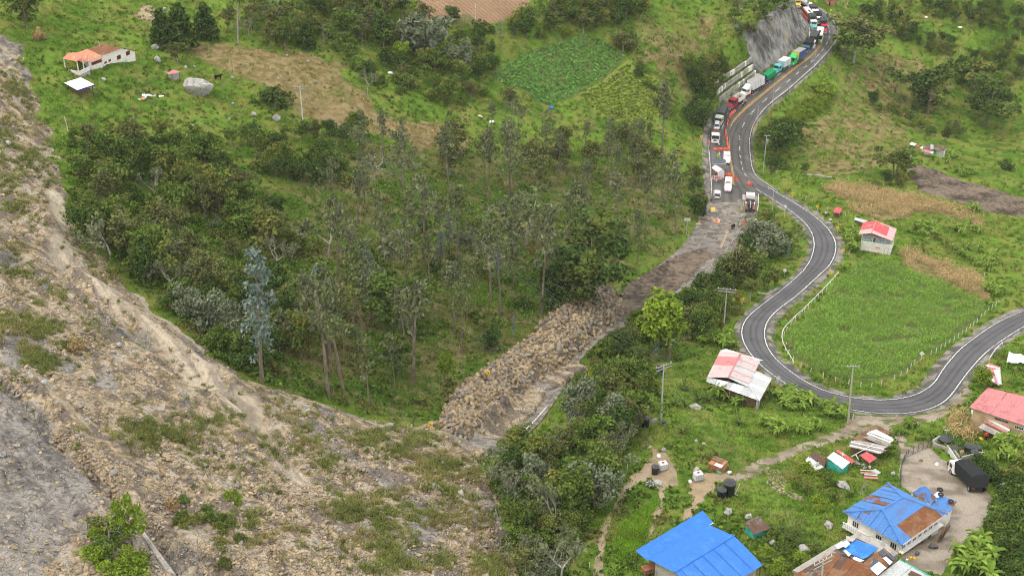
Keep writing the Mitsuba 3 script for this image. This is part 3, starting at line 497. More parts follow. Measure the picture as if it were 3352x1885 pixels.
def roof(key, P, mat, rib=.26, amp=.05, sheet=1.0, part='sheet', tone=None, row=None, lift=0.0):
    """A roof plane of corrugated sheets; the first edge is the eave. Each sheet is a piece of its own, laid a little over its neighbour."""
    o, u, v, n = plane_uv(P); q = np.stack([(np.asarray(P) - o) @ u, (np.asarray(P) - o) @ v], 1); off = (np.asarray(P) - o) @ n; pg = shapely.Polygon(q).buffer(0); L0, L1 = q[:, 0].min(), q[:, 0].max(); ns = max(1, round((L1 - L0) / sheet)); w = (L1 - L0) / ns; vmax = q[:, 1].max(); nr = 1 if row is None else max(1, round(vmax / row))
    # bend the sheet along with corners that are not quite in one plane
    A = np.c_[q[:, 0], q[:, 1], q[:, 0] * q[:, 1] * (len(q) == 4), np.ones(len(q))]; co = np.linalg.lstsq(A, off, rcond=None)[0]
    made = []
    for i in range(ns):
        x0, x1 = L0 + i * w, L0 + (i + 1) * w + .03; m = max(2, int(round((x1 - x0) / (rib / 2)))); xs_ = np.linspace(x0, x1, m + 1)
        for r in range(nr):
            lo, hi = (-1e9, 1e9) if nr == 1 else (vmax * r / nr - (.06 if r else 1), vmax * (r + 1) / nr + (1 if r == nr - 1 else 0)); V = []
            for j, x in enumerate(xs_):
                c = pg.intersection(shapely.LineString([(min(max(x, L0 + 1e-4), L1 - 1e-4), max(lo, -1e3)), (min(max(x, L0 + 1e-4), L1 - 1e-4), min(hi, 1e3))]))
                if c.is_empty: a = b = None
                else: a, b = c.bounds[1], c.bounds[3]
                V.append((x, a, b, amp * (j % 2) + .03 * (i % 2) + .02 * r))
            v3, f = [], []
            for (xa, a0, a1, ha), (xb, b0, b1, hb_) in zip(V[:-1], V[1:]):
                if a0 is None and b0 is None: continue
                if a0 is None: a0 = a1 = (b0 + b1) / 2
                if b0 is None: b0 = b1 = (a0 + a1) / 2
                k = len(v3)
                for (x, y, hh) in ((xa, a0, ha), (xb, b0, hb_), (xb, b1, hb_), (xa, a1, ha)): v3.append(o + u * x + v * y + n * (hh + lift + np.array([x, y, x * y, 1]) @ co))
                f.append([k, k + 1, k + 2, k + 3])
            if f: made.append(put(f'{key}__{part}', (np.array(v3), np.array(f)), mat if tone is None else tone(i / max(1, ns - 1), r / max(1, nr - 1) if nr > 1 else 0, mat), smooth=False))
    return made
def cap(key, a, b, mat, r=.14, part='ridge_cap'): return put(f'{key}__{part}', mesh(*tube([a, b], [r, r], 6)).out(), mat)
def prism(key, XY, z0, zt, mat, part='wall'):
    XY = np.asarray(XY, float)[:, :2]; n = len(XY); zt = np.broadcast_to(zt, n); z0 = np.broadcast_to(z0, n); v = np.vstack([np.c_[XY, z0], np.c_[XY, zt]]); i = np.arange(n); j = (i + 1) % n
    a = np.sum(XY[i, 0] * XY[j, 1] - XY[j, 0] * XY[i, 1]); f = np.vstack([np.stack([i, j, j + n], 1), np.stack([i, j + n, i + n], 1), [[n, n + k, n + k + 1] for k in range(1, n - 1)]]); f = f if a > 0 else f[:, ::-1]
    return put(f'{key}__{part}', (v, f), mat)
def inset(XY, d):
    g = shapely.Polygon(np.asarray(XY)[:, :2]).buffer(0).buffer(-d, join_style=2); return np.array(g.exterior.coords)[:-1]
def opening(key, A, B, t0, t1, z0, z1, part, mat, cen, frame=None, proud=.04, cross=0):
    """A window or door set on the wall from A to B (plan points): frame proud of the wall, pane behind it."""
    A, B = np.asarray(A)[:2], np.asarray(B)[:2]; d = (B - A) / np.linalg.norm(B - A); nr = np.array([d[1], -d[0]]); nr = nr if nr @ ((A + B) / 2 - np.asarray(cen)[:2]) > 0 else -nr; L = np.linalg.norm(B - A); yaw = math.atan2(d[1], d[0]); c = A + d * L * (t0 + t1) / 2; w = L * (t1 - t0)
    m = M().box([c[0] + nr[0] * proud / 2, c[1] + nr[1] * proud / 2, (z0 + z1) / 2], [w, proud + .04, z1 - z0], yaw); k = put(f'{key}__{part}', m.out(), mat)
    if frame:
        f = M(); p = c + nr * proud
        for s in (-1, 1): f.box([p[0] + d[0] * s * w / 2, p[1] + d[1] * s * w / 2, (z0 + z1) / 2], [.10, .09, z1 - z0 + .1], yaw); f.box([p[0], p[1], (z0 if s < 0 else z1)], [w + .1, .10, .10], yaw)
        for j in range(cross): q = p + d * w * ((j + 1) / (cross + 1) - .5); f.box([q[0], q[1], (z0 + z1) / 2], [.06, .07, z1 - z0], yaw)
        put(f'{k}__frame', f.out(), frame)
    return k
def post(key, a, h_, mat='wood_grey', r=.07, part='post', z0=None):
    z = h(a[0], a[1]) - .3 if z0 is None else z0; return put(f'{key}__{part}', mesh(*tube([[a[0], a[1], z], [a[0], a[1], h_]], [r, r], 6)).out(), mat)
def low(XY): return float(np.min(h(np.asarray(XY)[:, 0], np.asarray(XY)[:, 1]))) - .6
pick = lambda seed: np.random.default_rng(seed)
# -- the house with the hipped blue roof, its porch pyramid and annexe
s = Site(R5, (1470, 790)); k = thing('blue_roofed_house', 'white two storey house with a rusting blue hipped roof by the yard', 'house')
E = 255; L, Bt, Rt, Tp = s((80, 485, E), (900, 950, E), (1520, 515, E), (700, 90, E)); r0, r1 = s((622, 455, E + 110), (905, 285, E + 110)); rg = pick(1)
t_front = lambda i, r, m: 'roof_rust' if (r > .6 and .0 < 1 - r + i * 0 and False) else m
def t_rusty(i, r, m): return 'roof_rust' if (r < .34 and .12 < i < .93) or (r < .67 and .55 < i < .82) else m
def t_some(i, r, m): return 'roof_blue_rust' if rg.uniform() < .28 else m
roof(k + '__roof', [Bt, Rt, r1, r0], 'roof_old_blue', .30, .06, 1.0, tone=t_rusty, row=2.2); roof(k + '__roof', [L, Bt, r0], 'roof_old_blue', .30, .06, 1.0, tone=t_some, row=2.6); roof(k + '__roof', [Rt, Tp, r1], 'roof_old_blue', .30, .06, 1.0, row=2.6); roof(k + '__roof', [Tp, L, r0, r1], 'roof_old_blue', .30, .06, 1.0, tone=t_some, row=2.2)
for a, b in ((r0, r1), (L, r0), (Bt, r0), (Rt, r1), (Tp, r1)): cap(k + '__roof', a + [0, 0, .07], b + [0, 0, .07], 'roof_old_blue', .17)
W_ = inset([L, Bt, Rt, Tp], .55); zb = low(W_); ze = L[2] - .05; prism(k, W_, zb, ze, 'plaster'); W_ = W_ if True else W_
def edge_near(W_, a, b):
    m = (np.asarray(a)[:2] + np.asarray(b)[:2]) / 2; i = min(range(len(W_)), key=lambda j: np.linalg.norm((W_[j] + W_[(j + 1) % len(W_)]) / 2 - m)); A, B = W_[i], W_[(i + 1) % len(W_)]
    return (A, B) if np.linalg.norm(A - np.asarray(a)[:2]) < np.linalg.norm(B - np.asarray(a)[:2]) else (B, A)
cen = W_.mean(0); A, B = edge_near(W_, L, Bt)
for t0, t1, z0, z1 in ((.10, .22, -1.7, -.75), (.55, .66, -1.55, -.75), (.82, .94, -1.75, -.65)): opening(k, A, B, t0, t1, ze + z0, ze + z1, 'window', 'window_dark', cen, 'white', cross=2)
A, B = edge_near(W_, Bt, Rt)
for j in range(7): opening(k, A, B, .03 + j * .135, .115 + j * .135, ze - 1.35, ze - .55, 'window', 'window_dark', cen, 'white', cross=1)
for j in range(4): opening(k, A, B, .06 + j * .22, .15 + j * .22, ze - 3.4, ze - 1.9, 'door', ('plaster_grey', 'boards', 'window_dark', 'boards')[j], cen, 'white')
d = unit(np.r_[B - A, 0]); nr = np.array([d[1], -d[0], 0]); nr = nr if nr[:2] @ ((A + B) / 2 - cen) > 0 else -nr; yw = math.atan2(d[1], d[0]); mid = np.r_[(A + B) / 2, 0]
put(k + '__ledge', M().box(mid + nr * .28 + [0, 0, ze - 1.62], [np.linalg.norm(B - A) + .3, .55, .14], yw).out(), 'plaster'); put(k + '__fascia', M().box(mid + nr * .50 + [0, 0, ze + .02], [np.linalg.norm(B - A) + 1.0, .05, .26], yw).out(), 'white')
A2, B2 = edge_near(W_, L, Bt); d2 = unit(np.r_[B2 - A2, 0]); n2 = np.array([d2[1], -d2[0], 0]); n2 = n2 if n2[:2] @ ((A2 + B2) / 2 - cen) > 0 else -n2; y2 = math.atan2(d2[1], d2[0]); bc = np.r_[A2, 0] + d2 * 1.9 + n2 * .55 + [0, 0, ze - 1.9]
put(k + '__balcony', M().box(bc, [3.9, 1.1, .16], y2).box(bc + n2 * .5 + [0, 0, .82], [3.9, .10, .12], y2).out(), 'white')
for j in range(12): put(k + '__balcony__baluster', M().box(bc + n2 * .5 + d2 * (j - 5.5) * .33 + [0, 0, .42], [.13, .10, .72], y2).out(), 'white')
put(k + '__balcony__dish', mesh(*tube([bc + n2 * .62 + d2 * 1.0 + [0, 0, .2], bc + n2 * .72 + d2 * 1.0 + [0, 0, .25]], [.38, .30], 14)).out(), 'steel')
p4 = s((1030, 230, E - 40), (1270, 370, E - 40), (1375, 305, E - 40), (1130, 160, E - 40)); ap = s((1215, 140, E + 45))[0]
for a, b in ((0, 1), (1, 2), (2, 3), (3, 0)): roof(k + '__porch_roof', [p4[a], p4[b], ap], 'roof_old_blue', .24, .05, .9, tone=t_some)
for q in p4: cap(k + '__porch_roof', q + [0, 0, .05], ap + [0, 0, .05], 'roof_old_blue', .10)
for q in p4: post(k, q * .94 + ap * .06, q[2] + .05, 'white', .12, 'porch_post')
a4 = s((1270, 400, E - 70), (1560, 490, E - 70), (1650, 335, E - 70), (1400, 250, E - 70)); an = roof(k + '__annexe_roof', a4, 'roof_old_blue', .26, .05, .9, tone=t_some); wh = s((1335, 250, E - 62), (1370, 300, E - 62), (1480, 245, E - 62), (1390, 205, E - 62)); roof(k + '__annexe_roof', wh, 'roof_white', .26, .03, 1.2, lift=.06)
prism(k, inset(a4, .35), low(a4), a4[:, 2].min() - .12, 'plaster', 'annexe_wall')
for j, (x, y) in enumerate(((1428, 252), (1568, 348))): c = s((x, y, E - 56))[0]; tag(put('tyre', trimesh.creation.torus(.30, .12, 16, 8), 'rubber', smooth=True, tw=tw(c + [0, 0, .15])), ('tyre lying on the white sheet of the annexe roof', 'tyre lying on the blue annexe roof near its corner')[j], 'tyre')
tag(put('tyre', trimesh.creation.torus(.34, .13, 16, 8), 'rubber', smooth=True, tw=tw(ground(R5([(1415, 195)]))[0] + [0, 0, .3])), 'tyre on the yard beside the annexe', 'tyre')
# things along its yard wall
def lump(name, o, base, size, label, cat, mat, seed=0, rough=.3):
    p = ground(o([base]))[0]; rng = np.random.default_rng(seed); d_ = unit(rng.normal(size=(40, 3))); v = d_ * (1 - rough * rng.uniform(0, 1, (40, 1))) * np.asarray(size) / 2; key = put(name, M().hull(v).out(), mat, tw=tw(p + [0, 0, size[2] * .38], rng.uniform(0, 3))); return tag(key, label, cat)
lump('covered_heap', R5, (1320, 985), (1.5, 1.1, 1.0), 'dark tarpaulin covered heap against the white house', 'heap', 'dark_steel', 1); lump('sack', R5, (1100, 1080), (.8, .7, .8), 'grey sack against the white house wall', 'sack', 'dark_steel', 2)
for j, (x, y, m_, lb) in enumerate(((1065, 1150, 'yellow', 'yellow jerry can at the corner of the white house'), (960, 1170, 'white_plastic', 'white jug at the corner of the white house'), (1010, 1140, 'yellow', 'small yellow bucket beside the white jug'))):
    p = ground(R5([(x, y)]))[0]; kk = thing('jerry_can', lb, 'can'); put(kk + '__body', M().cbox([0, 0, .28], [.36, .26, .5], .05).out(), m_, tw=tw(p, j)); put(kk + '__cap', mesh(*tube([[.08, 0, .52], [.08, 0, .62]], [.05, .05], 6)).out(), 'black_plastic', tw=tw(p, j))
p0, p1 = ground(R5([(1395, 920), (1450, 870)])); kk = thing('leaning_boards', 'rusty brown boards leaning on the white house wall', 'board'); 
for j in range(3): q = p0 + (p1 - p0) * (j / 2 + .1); put(kk + '__board', M().box([0, 0, 1.3], [.05, .55, 2.6]).out(), 'boards', tw=tw(q + [-.1, .25, 0], fwd=[.9, -.2, -.22 - .03 * j]))
# -- rusty roofed compound below it
s = Site(RC, (1850, 470)); k = thing('rusty_roofed_house', 'low house under a patchwork of rusty and blue roof sheets at the bottom edge', 'house'); H_ = 210; rg = pick(2)
big = [((780, 330, H_), (1265, 485, H_ + 40), (640, 1000, H_ + 40), (60, 745, H_)), ((1265, 485, H_ + 40), (1590, 250, H_ + 25), (1790, 425, H_ - 10), (1480, 700, H_ + 20)), ((640, 1000, H_ + 40), (1265, 485, H_ + 41), (1480, 700, H_ + 21), (1000, 1050, H_ + 10))]
q = s(*big[0]); roof(k + '__roof', [q[0], q[1], q[2], q[3]], 'roof_rust', .28, .05, 1.0, row=2.8, tone=lambda i, r, m: 'roof_dark_rust' if rg.uniform() < .22 else m); q = s(*big[1]); roof(k + '__roof', [q[0], q[1], q[2], q[3]], 'roof_rust', .28, .05, 1.0, row=2.4); q = s(*big[2]); roof(k + '__roof', [q[1], q[2], q[3], q[0]], 'roof_rust', .28, .05, 1.0)
roof(k + '__roof', s((790, 300, H_ - 10), (1265, 470, H_ + 10), (1510, 250, H_ + 10), (1160, 95, H_ - 10)), 'roof_dark_rust', .28, .05, 1.1, lift=-.03)
roof(k + '__tarpaulin', s((935, 300, H_), (1290, 445, H_ + 15), (1500, 255, H_ + 15), (1150, 122, H_)), 'tarp_blue', .5, .03, 1.6, lift=.08); PATCH = [(((1370, 570), (1490, 680), (1630, 560), (1510, 465)), 'roof_white'), (((1285, 510), (1310, 535), (1415, 470), (1385, 435)), 'roof_white'), (((1320, 560), (1380, 590), (1520, 460), (1430, 400)), 'tarp_dark'), (((1570, 410), (1680, 515), (1725, 470), (1620, 385)), 'roof_white'), (((1490, 330), (1580, 390), (1650, 350), (1570, 270)), 'tarp_dark'), (((1640, 370), (1740, 450), (1770, 410), (1680, 330)), 'tarp_dark'), (((830, 215), (870, 270), (985, 215), (930, 145)), 'roof_white'), (((960, 300), (1040, 385), (1075, 350), (990, 280)), 'roof_white'), (((1100, 420), (1200, 470), (1285, 450), (1130, 385)), 'roof_white'), (((990, 250), (1060, 190), (1010, 130), (900, 190)), 'roof_white'), (((1000, 120), (1100, 155), (1150, 110), (1000, 60)), 'asbestos')]
flat('tarp_dark', (.05, .065, .095), .5)
for pg, m_ in PATCH: q = s(*[(x, y, H_ + 30) for x, y in pg]); roof(k + '__roof__patch', q, m_, .3, .03, 3.0, lift=.10, part='patch') if False else put(k + '__patch', (np.vstack([q, q + [0, 0, .05]]), np.array([[4, 5, 6, 7], [3, 2, 1, 0], [0, 1, 5, 4], [1, 2, 6, 5], [2, 3, 7, 6], [3, 0, 4, 7]])), m_)
roof(k + '__zinc_roof', s((1830, 440, H_ - 60), (2420, 760, H_ - 60), (2300, 900, H_ - 48), (1480, 700, H_ - 22), (1680, 560, H_ - 22)), 'roof_zinc', .30, .05, 1.0); q = s((1950, 680, H_ - 40), (2020, 610, H_ - 40), (2180, 690, H_ - 40), (2100, 760, H_ - 40)); roof(k + '__zinc_roof', q, 'roof_dark_rust', .3, .05, .7, lift=.1)
cap(k + '__zinc_roof', *(s((1830, 430, H_ - 52), (2420, 745, H_ - 52))), 'tarp_teal', .09, 'gutter'); W_ = inset(s((790, 300, 0), (60, 745, 0), (640, 1000, 0), (1480, 800, 0), (1850, 480, 0), (1580, 270, 0), (1160, 110, 0)), .4); prism(k, W_, low(W_), s.z + (H_ - 70) * s.m, 'plaster_grey')
# -- the bright blue gabled roof
s = Site(RB, (300, 1480)); k = thing('bright_blue_house', 'grey house with a bright blue gabled metal roof and lean to at the bottom', 'house')
e0, e1, g0, g1, f0, f1 = s((270, 1005, 420), (1405, 335, 420), (755, 1245, 540), (1892, 543, 540), (1305, 1805, 420), (2445, 1105, 420)); roof(k + '__roof', [e0, e1, g1, g0], 'roof_bright_blue', .22, .04, .95); roof(k + '__roof', [f1, f0, g0, g1], 'roof_bright_blue', .22, .05, .95); cap(k + '__roof', g0 + [0, 0, .06], g1 + [0, 0, .06], 'roof_bright_blue', .13)
l0, l1, l2, l3 = s((0, 830, 250), (1290, 65, 250), (1492, 285, 340), (235, 1025, 340)); roof(k + '__lean_to_roof', [l0, l1, l2, l3], 'roof_bright_blue', .22, .05, .95); put(k + '__lean_to_roof__fascia', M().tube([l2 + [0, 0, -.08], s((1405, 333, 330))[0] + [0, 0, -.05]], [.1, .1], 4).out(), 'white')
XY = np.array([e0, e1, f1, f0]); W_ = inset(XY, .55); zb = low(W_); A, B = edge_near(W_, e0, f0); A1, B1 = edge_near(W_, e1, f1); gA = A + (B - A) * .5; gB = A1 + (B1 - A1) * .5; zt = e0[2] - .08; zr = g0[2] - .12
ring = [A, gA, B, B1, gB, A1]; prism(k, ring, zb, [zt, zr, zt, zt, zr, zt], 'plaster_grey'); cen = W_.mean(0); opening(k, A, B, .40, .52, zt - 1.5, zt - .35, 'window', 'window_dark', cen, 'dark_steel'); opening(k, A, B, .62, .80, zt - 1.5, zt - .35, 'window', 'window_dark', cen, 'dark_steel')
for q in (l0, l1, l2): post(k, q + (np.r_[cen, 0] - q) * [.03, .03, 0], q[2], 'dark_steel', .06, 'post')
for t in (.02, .42): q = f1 + (f0 - f1) * t; post(k, q + (np.r_[cen, 0] - q) * [.02, .02, 0], q[2], 'dark_steel', .06)
t_ = s((200, 1180, 0), (300, 1130, 0), (310, 1260, 0), (215, 1290, 0)); put('brick_trough', M().box(t_.mean(0) + [0, 0, .3], [1.6, .9, .7], .4).box(t_.mean(0) + [0, 0, .66], [1.8, 1.1, .1], .4).out(), 'brick_wall'); tag('brick_trough', 'low brick trough at the corner of the grey house', 'trough')
# -- plank and tent sheds by the yard
def slabs(key, q, n, mats, seed, part='plank', amp=.06):
    """Loose boards or sheets laid side by side over a quad, each its own piece and slightly askew."""
    rng = np.random.default_rng(seed); a, b, c, d_ = q
    for i in range(n):
        t0, t1 = i / n, (i + 1) / n + .02; e = rng.uniform(-.06, .08, 2); p0, p1, p2, p3 = a + (d_ - a) * t0, a + (d_ - a) * t1, b + (c - b) * t1, b + (c - b) * t0; p0 = p0 + (p0 - p3) * e[0]; p1 = p1 + (p1 - p2) * e[0]; p2 = p2 + (p2 - p1) * e[1]; p3 = p3 + (p3 - p0) * e[1]; up = np.array([0, 0, rng.uniform(0, amp)]); T = np.array([p0, p1, p2, p3]) + up
        put(f'{key}__{part}', (np.vstack([T, T + [0, 0, .05]]), np.array([[4, 5, 6, 7], [3, 2, 1, 0], [0, 1, 5, 4], [1, 2, 6, 5], [2, 3, 7, 6], [3, 0, 4, 7]])), mats[int(rng.integers(len(mats)))])
s = Site(R6, (740, 480)); k = thing('plank_roofed_shed', 'long shed under loose grey planks and white sheets beside the track', 'shed'); q = s((590, 268, 90), (745, 372, 90), (985, 355, 100), (700, 205, 100)); slabs(k, s((585, 275, 85), (960, 365, 85), (1040, 275, 100), (690, 205, 100)), 9, ['asbestos', 'wood_grey', 'roof_white', 'asbestos'], 3); slabs(k, s((790, 190, 100), (1045, 285, 100), (1110, 200, 112), (870, 105, 112)), 8, ['wood_grey', 'asbestos', 'roof_white', 'wood_grey'], 4); slabs(k, s((870, 120, 114), (1090, 205, 114), (1112, 190, 118), (905, 85, 118)), 2, ['roof_white'], 5)
W_ = inset(s((600, 275, 0), (960, 360, 0), (1100, 200, 0), (900, 95, 0)), .3); prism(k, W_, low(W_), s.z + 82 * s.m, 'boards'); 
for x, y in ((700, 455), (830, 500), (905, 420)): pass
k = thing('red_roofed_shed', 'small open shed with a red roof against the plank roofed shed', 'shed'); q = s((845, 462, 75), (928, 408, 75), (815, 335, 90), (728, 375, 90)); roof(k + '__roof', q, 'roof_red', .2, .04, .8); 
for p in q: post(k, p, p[2], 'wood_grey', .06)
W_ = inset(q, .5); prism(k, W_, low(W_), q[:, 2].min() - .5, 'boards')
for j, (a, b) in enumerate((((640, 390), (900, 245)), ((520, 345), (570, 375)), ((545, 385), (545, 340)), ((690, 370), (720, 420)))): p = s((*a, 112), (*b, 112)); tag(put('white_pipe', mesh(*tube(p, [.05, .05], 5)).out(), 'white'), ('long white pipe lying across the shed roofs', 'white pipe crossing on the red strip roof', 'shorter white pipe of the cross on the red strip', 'white pipe end beside the red shed')[j], 'pipe')
k = thing('red_strip_shed', 'narrow red sheet roof between white tent and plank shed', 'shed'); q = s((645, 470, 70), (685, 440, 75), (500, 312, 80), (462, 325, 75)); roof(k + '__roof', q, 'roof_red', .2, .04, .8)
for p in q: post(k, p, p[2], 'wood_grey', .05)
def tent(name, s, pts, roofm, skirt, label, cat='shelter', base=None, edge=.12):
    k = thing(name, label, cat); q = s(*pts); roof(k + '__roof', q, roofm, .25, .03, 1.0); W_ = inset(q, edge); rng = np.random.default_rng(len(k)); n = 28; L_ = shapely.LinearRing(W_); pts_ = np.array([L_.interpolate(t, True).coords[0] for t in np.linspace(0, 1, n, endpoint=False)]); nr = pts_ - pts_.mean(0); nr = nr / np.linalg.norm(nr, axis=1, keepdims=True); zt = np.array([q[:, 2].min() - .05] * n); rows_ = []
    for f_, o_ in ((1, 0), (.55, .10), (0, .18)): rows_.append(np.c_[pts_ + nr * (o_ * rng.uniform(-.2, 1.3, (n, 1))), (h(pts_[:, 0], pts_[:, 1]) + .05) * (1 - f_) + zt * f_])
    i = np.arange(n); f = np.vstack([np.stack([r * n + i, (r + 1) * n + i, (r + 1) * n + (i + 1) % n, r * n + (i + 1) % n], 1) for r in range(2)]); put(k + '__curtain', (np.vstack(rows_), f), skirt, smooth=True)
    for p in q: post(k, p * .96 + q.mean(0) * .04, p[2], 'wood_grey', .05)
    if base: W2 = inset(q, edge + .15); prism(k, W2, low(W2), h(*W2.mean(0)) + .55, base, 'footing')
    return k
s = Site(R6, (590, 590)); tent('white_tent', s, [(540, 530, 70), (628, 455, 70), (440, 338, 85), (365, 402, 85)], 'roof_white', 'tarp_teal', 'shelter with a white sheet roof and teal tarpaulin sides')
s = Site(R6, (300, 560)); tent('brown_roofed_shelter', s, [(335, 502, 60), (366, 415, 65), (225, 332, 75), (168, 378, 70)], 'roof_dark_rust', 'tarp_teal', 'shelter with brown mossy roof and teal side by the track'); p = s((125, 430, 20), (240, 545, 10), (335, 505, 50), (170, 378, 60)); tag(put('white_sheeting', (np.vstack([p, p - [0, 0, .05]]), np.array([[0, 1, 2, 3], [7, 6, 5, 4], [0, 4, 5, 1], [2, 6, 7, 3], [1, 5, 6, 2], [3, 7, 4, 0]])), 'roof_white'), 'pale sheets leaning on the brown roofed shelter', 'sheet')
s = Site(9, (560, 1185)); tent('teal_sided_hut', s, [(545, 1138, 45), (672, 1085, 45), (572, 993, 60), (468, 1048, 60)], 'roof_dark_rust', 'tarp_teal', 'small hut with rusty mottled roof and teal tarpaulin sides', 'hut', 'brick_wall', .3)
for j, (x, y) in enumerate(((1390, 690), (1420, 725))): p = ground(C(9, [(x, y)]))[0]; kk = thing('pink_bench', ('pale red bench nearer the plank shed', 'pale red bench nearer the hipped blue roof')[j], 'bench'); put(kk + '__seat', M().box([0, 0, .42], [2.0, .4, .1], -.12).out(), 'roof_faded_red', tw=tw(p)); put(kk + '__top_rail', M().box([0, .2, .78], [2.0, .1, .12], -.12).out(), 'white', tw=tw(p)); [put(kk + '__leg', M().box([sx * .85, 0, .2], [.12, .4, .44]).out(), 'roof_faded_red', tw=tw(p)) for sx in (-1, 1)]
p = at(R6([(860, 550), (900, 605), (975, 570), (910, 525)]), ground(R6([(910, 570)]))[0, 2] + .35); tag(put('zinc_sheet', (np.vstack([p, p - [0, 0, .06]]), np.array([[0, 1, 2, 3], [7, 6, 5, 4], [0, 4, 5, 1], [1, 5, 6, 2], [2, 6, 7, 3], [3, 7, 4, 0]])), 'roof_zinc'), 'grey metal sheet lying on bare ground by the fence', 'sheet')
# -- brick stack with a lid of planks
s = Site(9, (300, 668)); k = thing('brick_stack', 'stack of orange bricks topped with a white slab by the track', 'bricks'); b0 = s.g + [-.5, .9, 0]; rg = pick(4)
for zz in range(6):
    for yy in range(5):
        for xx in range(6): put(k + '__brick', M().box([(xx - 2.5) * .36 + rg.normal(0, .01), (yy - 2) * .44 + rg.normal(0, .01), .12 + zz * .21], [.34, .42, .20]).out(), ('brick_wall', 'brick_light')[int(rg.integers(2))], tw=tw(b0, -.62))
pmat('brick_light', m_roof((.46, .22, .13), (.40, .26, .19), .4, 30)); put(k + '__slab', M().box([.55, -.9, 1.42], [1.2, .7, .1]).out(), 'white', tw=tw(b0, -.62)); put(k + '__plank', M().box([-.3, .3, 1.40], [1.6, .9, .08]).out(), 'boards', tw=tw(b0, -.62))
# -- pink and zinc roofed shed by the bypass
s = Site(RH7, (1265, 1395)); k = thing('pink_roofed_shed', 'open shed with faded pink gabled roof and zinc skirts below the bypass', 'shed'); rg = pick(5)
tp = lambda i, r, m: ('roof_faded_red', 'roof_pink', 'roof_zinc', 'asbestos', 'roof_pink')[int(rg.integers(5))] if rg.uniform() < .45 else m
ul = s((160, 690, 270), (450, 115, 270), (890, 172, 345), (615, 705, 345)); ur = s((1305, 345, 270), (1040, 897, 270), (615, 705, 345), (890, 172, 345)); roof(k + '__roof', ul, 'roof_pink', .24, .045, 1.0, tone=tp); roof(k + '__roof', ur, 'roof_pink', .24, .045, 1.0, tone=tp); cap(k + '__roof', ul[2] + [0, 0, .05], ul[3] + [0, 0, .05], 'roof_faded_red', .15); roof(k + '__roof', s((450, 112, 276), (1310, 335, 276), (1380, 330, 280), (560, 75, 280)), 'roof_white', .3, .03, 2.0)
roof(k + '__zinc_roof', s((1560, 715, 195), (1290, 1200, 195), (1040, 895, 255), (1215, 540, 255)), 'roof_zinc', .26, .05, 1.0, tone=lambda i, r, m: 'roof_white' if rg.uniform() < .4 else m); roof(k + '__zinc_roof', s((1292, 1200, 195), (140, 782, 215), (165, 690, 262), (1040, 897, 255)), 'roof_zinc', .26, .05, 1.0, tone=lambda i, r, m: 'roof_white' if rg.uniform() < .4 else m)
W_ = inset(s((1290, 1195, 195), (150, 775, 215), (450, 130, 270), (1310, 360, 270), (1540, 715, 195)), .6); prism(k, W_, low(W_), s.z + 178 * s.m, 'boards'); q = s((1290, 1200, 195), (1560, 715, 195), (940, 1095, 200), (640, 975, 205))
for p in q: post(k, p + (np.r_[W_.mean(0), p[2]] - p) * .04, p[2], 'wood_grey', .09)
pl = s((1270, 1205, 190))[0]; put(k + '__zinc_wall', M().box([pl[0], pl[1] + .3, (pl[2] + h(pl[0], pl[1])) / 2 - .2], [.7, .08, pl[2] - h(pl[0], pl[1]) + .2], .5).out(), 'roof_zinc')
for j, (a, b) in enumerate((((640, 770), (520, 900)), ((330, 890), (480, 760)))): p = s((*a, 262), (*b, 235)); put(k + '__plank', mesh(*tube(p, [.12, .1], 4)).out(), 'wood_grey')
# -- red roofed house and kiosk by the bypass
s = Site(RH6, (1605, 1330)); k = thing('red_roofed_house', 'house with half repainted red roof and white railed veranda by the bypass', 'house'); rg = pick(6)
le, rf, re, rb, rk, lb = s((845, 815, 375), (1165, 795, 465), (1690, 985, 330), (1795, 680, 330), (1275, 485, 465), (960, 515, 375)); tr = lambda i, r, m: 'roof_red' if i > .35 else m
roof(k + '__roof', [re, rb, rk, rf], 'roof_faded_pink', .24, .045, .9, row=2.2, tone=lambda i, r, m: 'roof_red' if r > .3 and .2 < i < .95 else m); roof(k + '__roof', [lb, le, rf, rk], 'roof_faded_pink', .24, .045, .9, row=2.2, tone=lambda i, r, m: 'roof_red' if i < .62 else m); cap(k + '__roof', rf + [0, 0, .05], rk + [0, 0, .05], 'roof_faded_red', .13); pmat_gloss('roof_faded_pink', m_roof((.60, .37, .38), (.55, .28, .29), .4, 31), .6)
f0, f1 = s((895, 1030, 190), (1652, 1140, 190)); dv = (rb - re) * .92; dv[2] = 0; B4 = np.array([f0, f1, f1 + dv, f0 + dv]); prism(k, B4, low(B4), f0[2], 'plaster', 'base'); st = unit(dv) * 1.5; U4 = np.array([f0 + st, f1 + st, f1 + dv, f0 + dv]); gm = (U4[0] + U4[1]) / 2; gb = (U4[2] + U4[3]) / 2; prism(k, [U4[0], gm, U4[1], U4[2], gb, U4[3]], f0[2] - .1, [le[2] - .15, rf[2] - .25, re[2] - .1, re[2] - .1, rf[2] - .25, le[2] - .15], 'plaster_grey')
cen = B4.mean(0); z0 = f0[2]; opening(k, U4[0], U4[1], .36, .46, z0, z0 + 1.35, 'door', 'boards', cen, 'white'); opening(k, U4[0], U4[1], .06, .30, z0 + .45, z0 + 1.2, 'window', 'window_blue', cen, 'white', cross=5); opening(k, U4[0], U4[1], .50, .78, z0 + .45, z0 + 1.1, 'window', 'window_blue', cen, 'white', cross=5); flat('window_blue', (.10, .22, .33), .4)
zf = z0 - 190 * s.m; opening(k, B4[0], B4[1], .80, .92, zf + .15, z0 - .35, 'lower_door', 'white', cen, 'plaster_grey'); opening(k, B4[0], B4[1], .50, .66, z0 - 1.0, z0 - .35, 'lower_window', 'roof_orange', cen, 'white', cross=1)
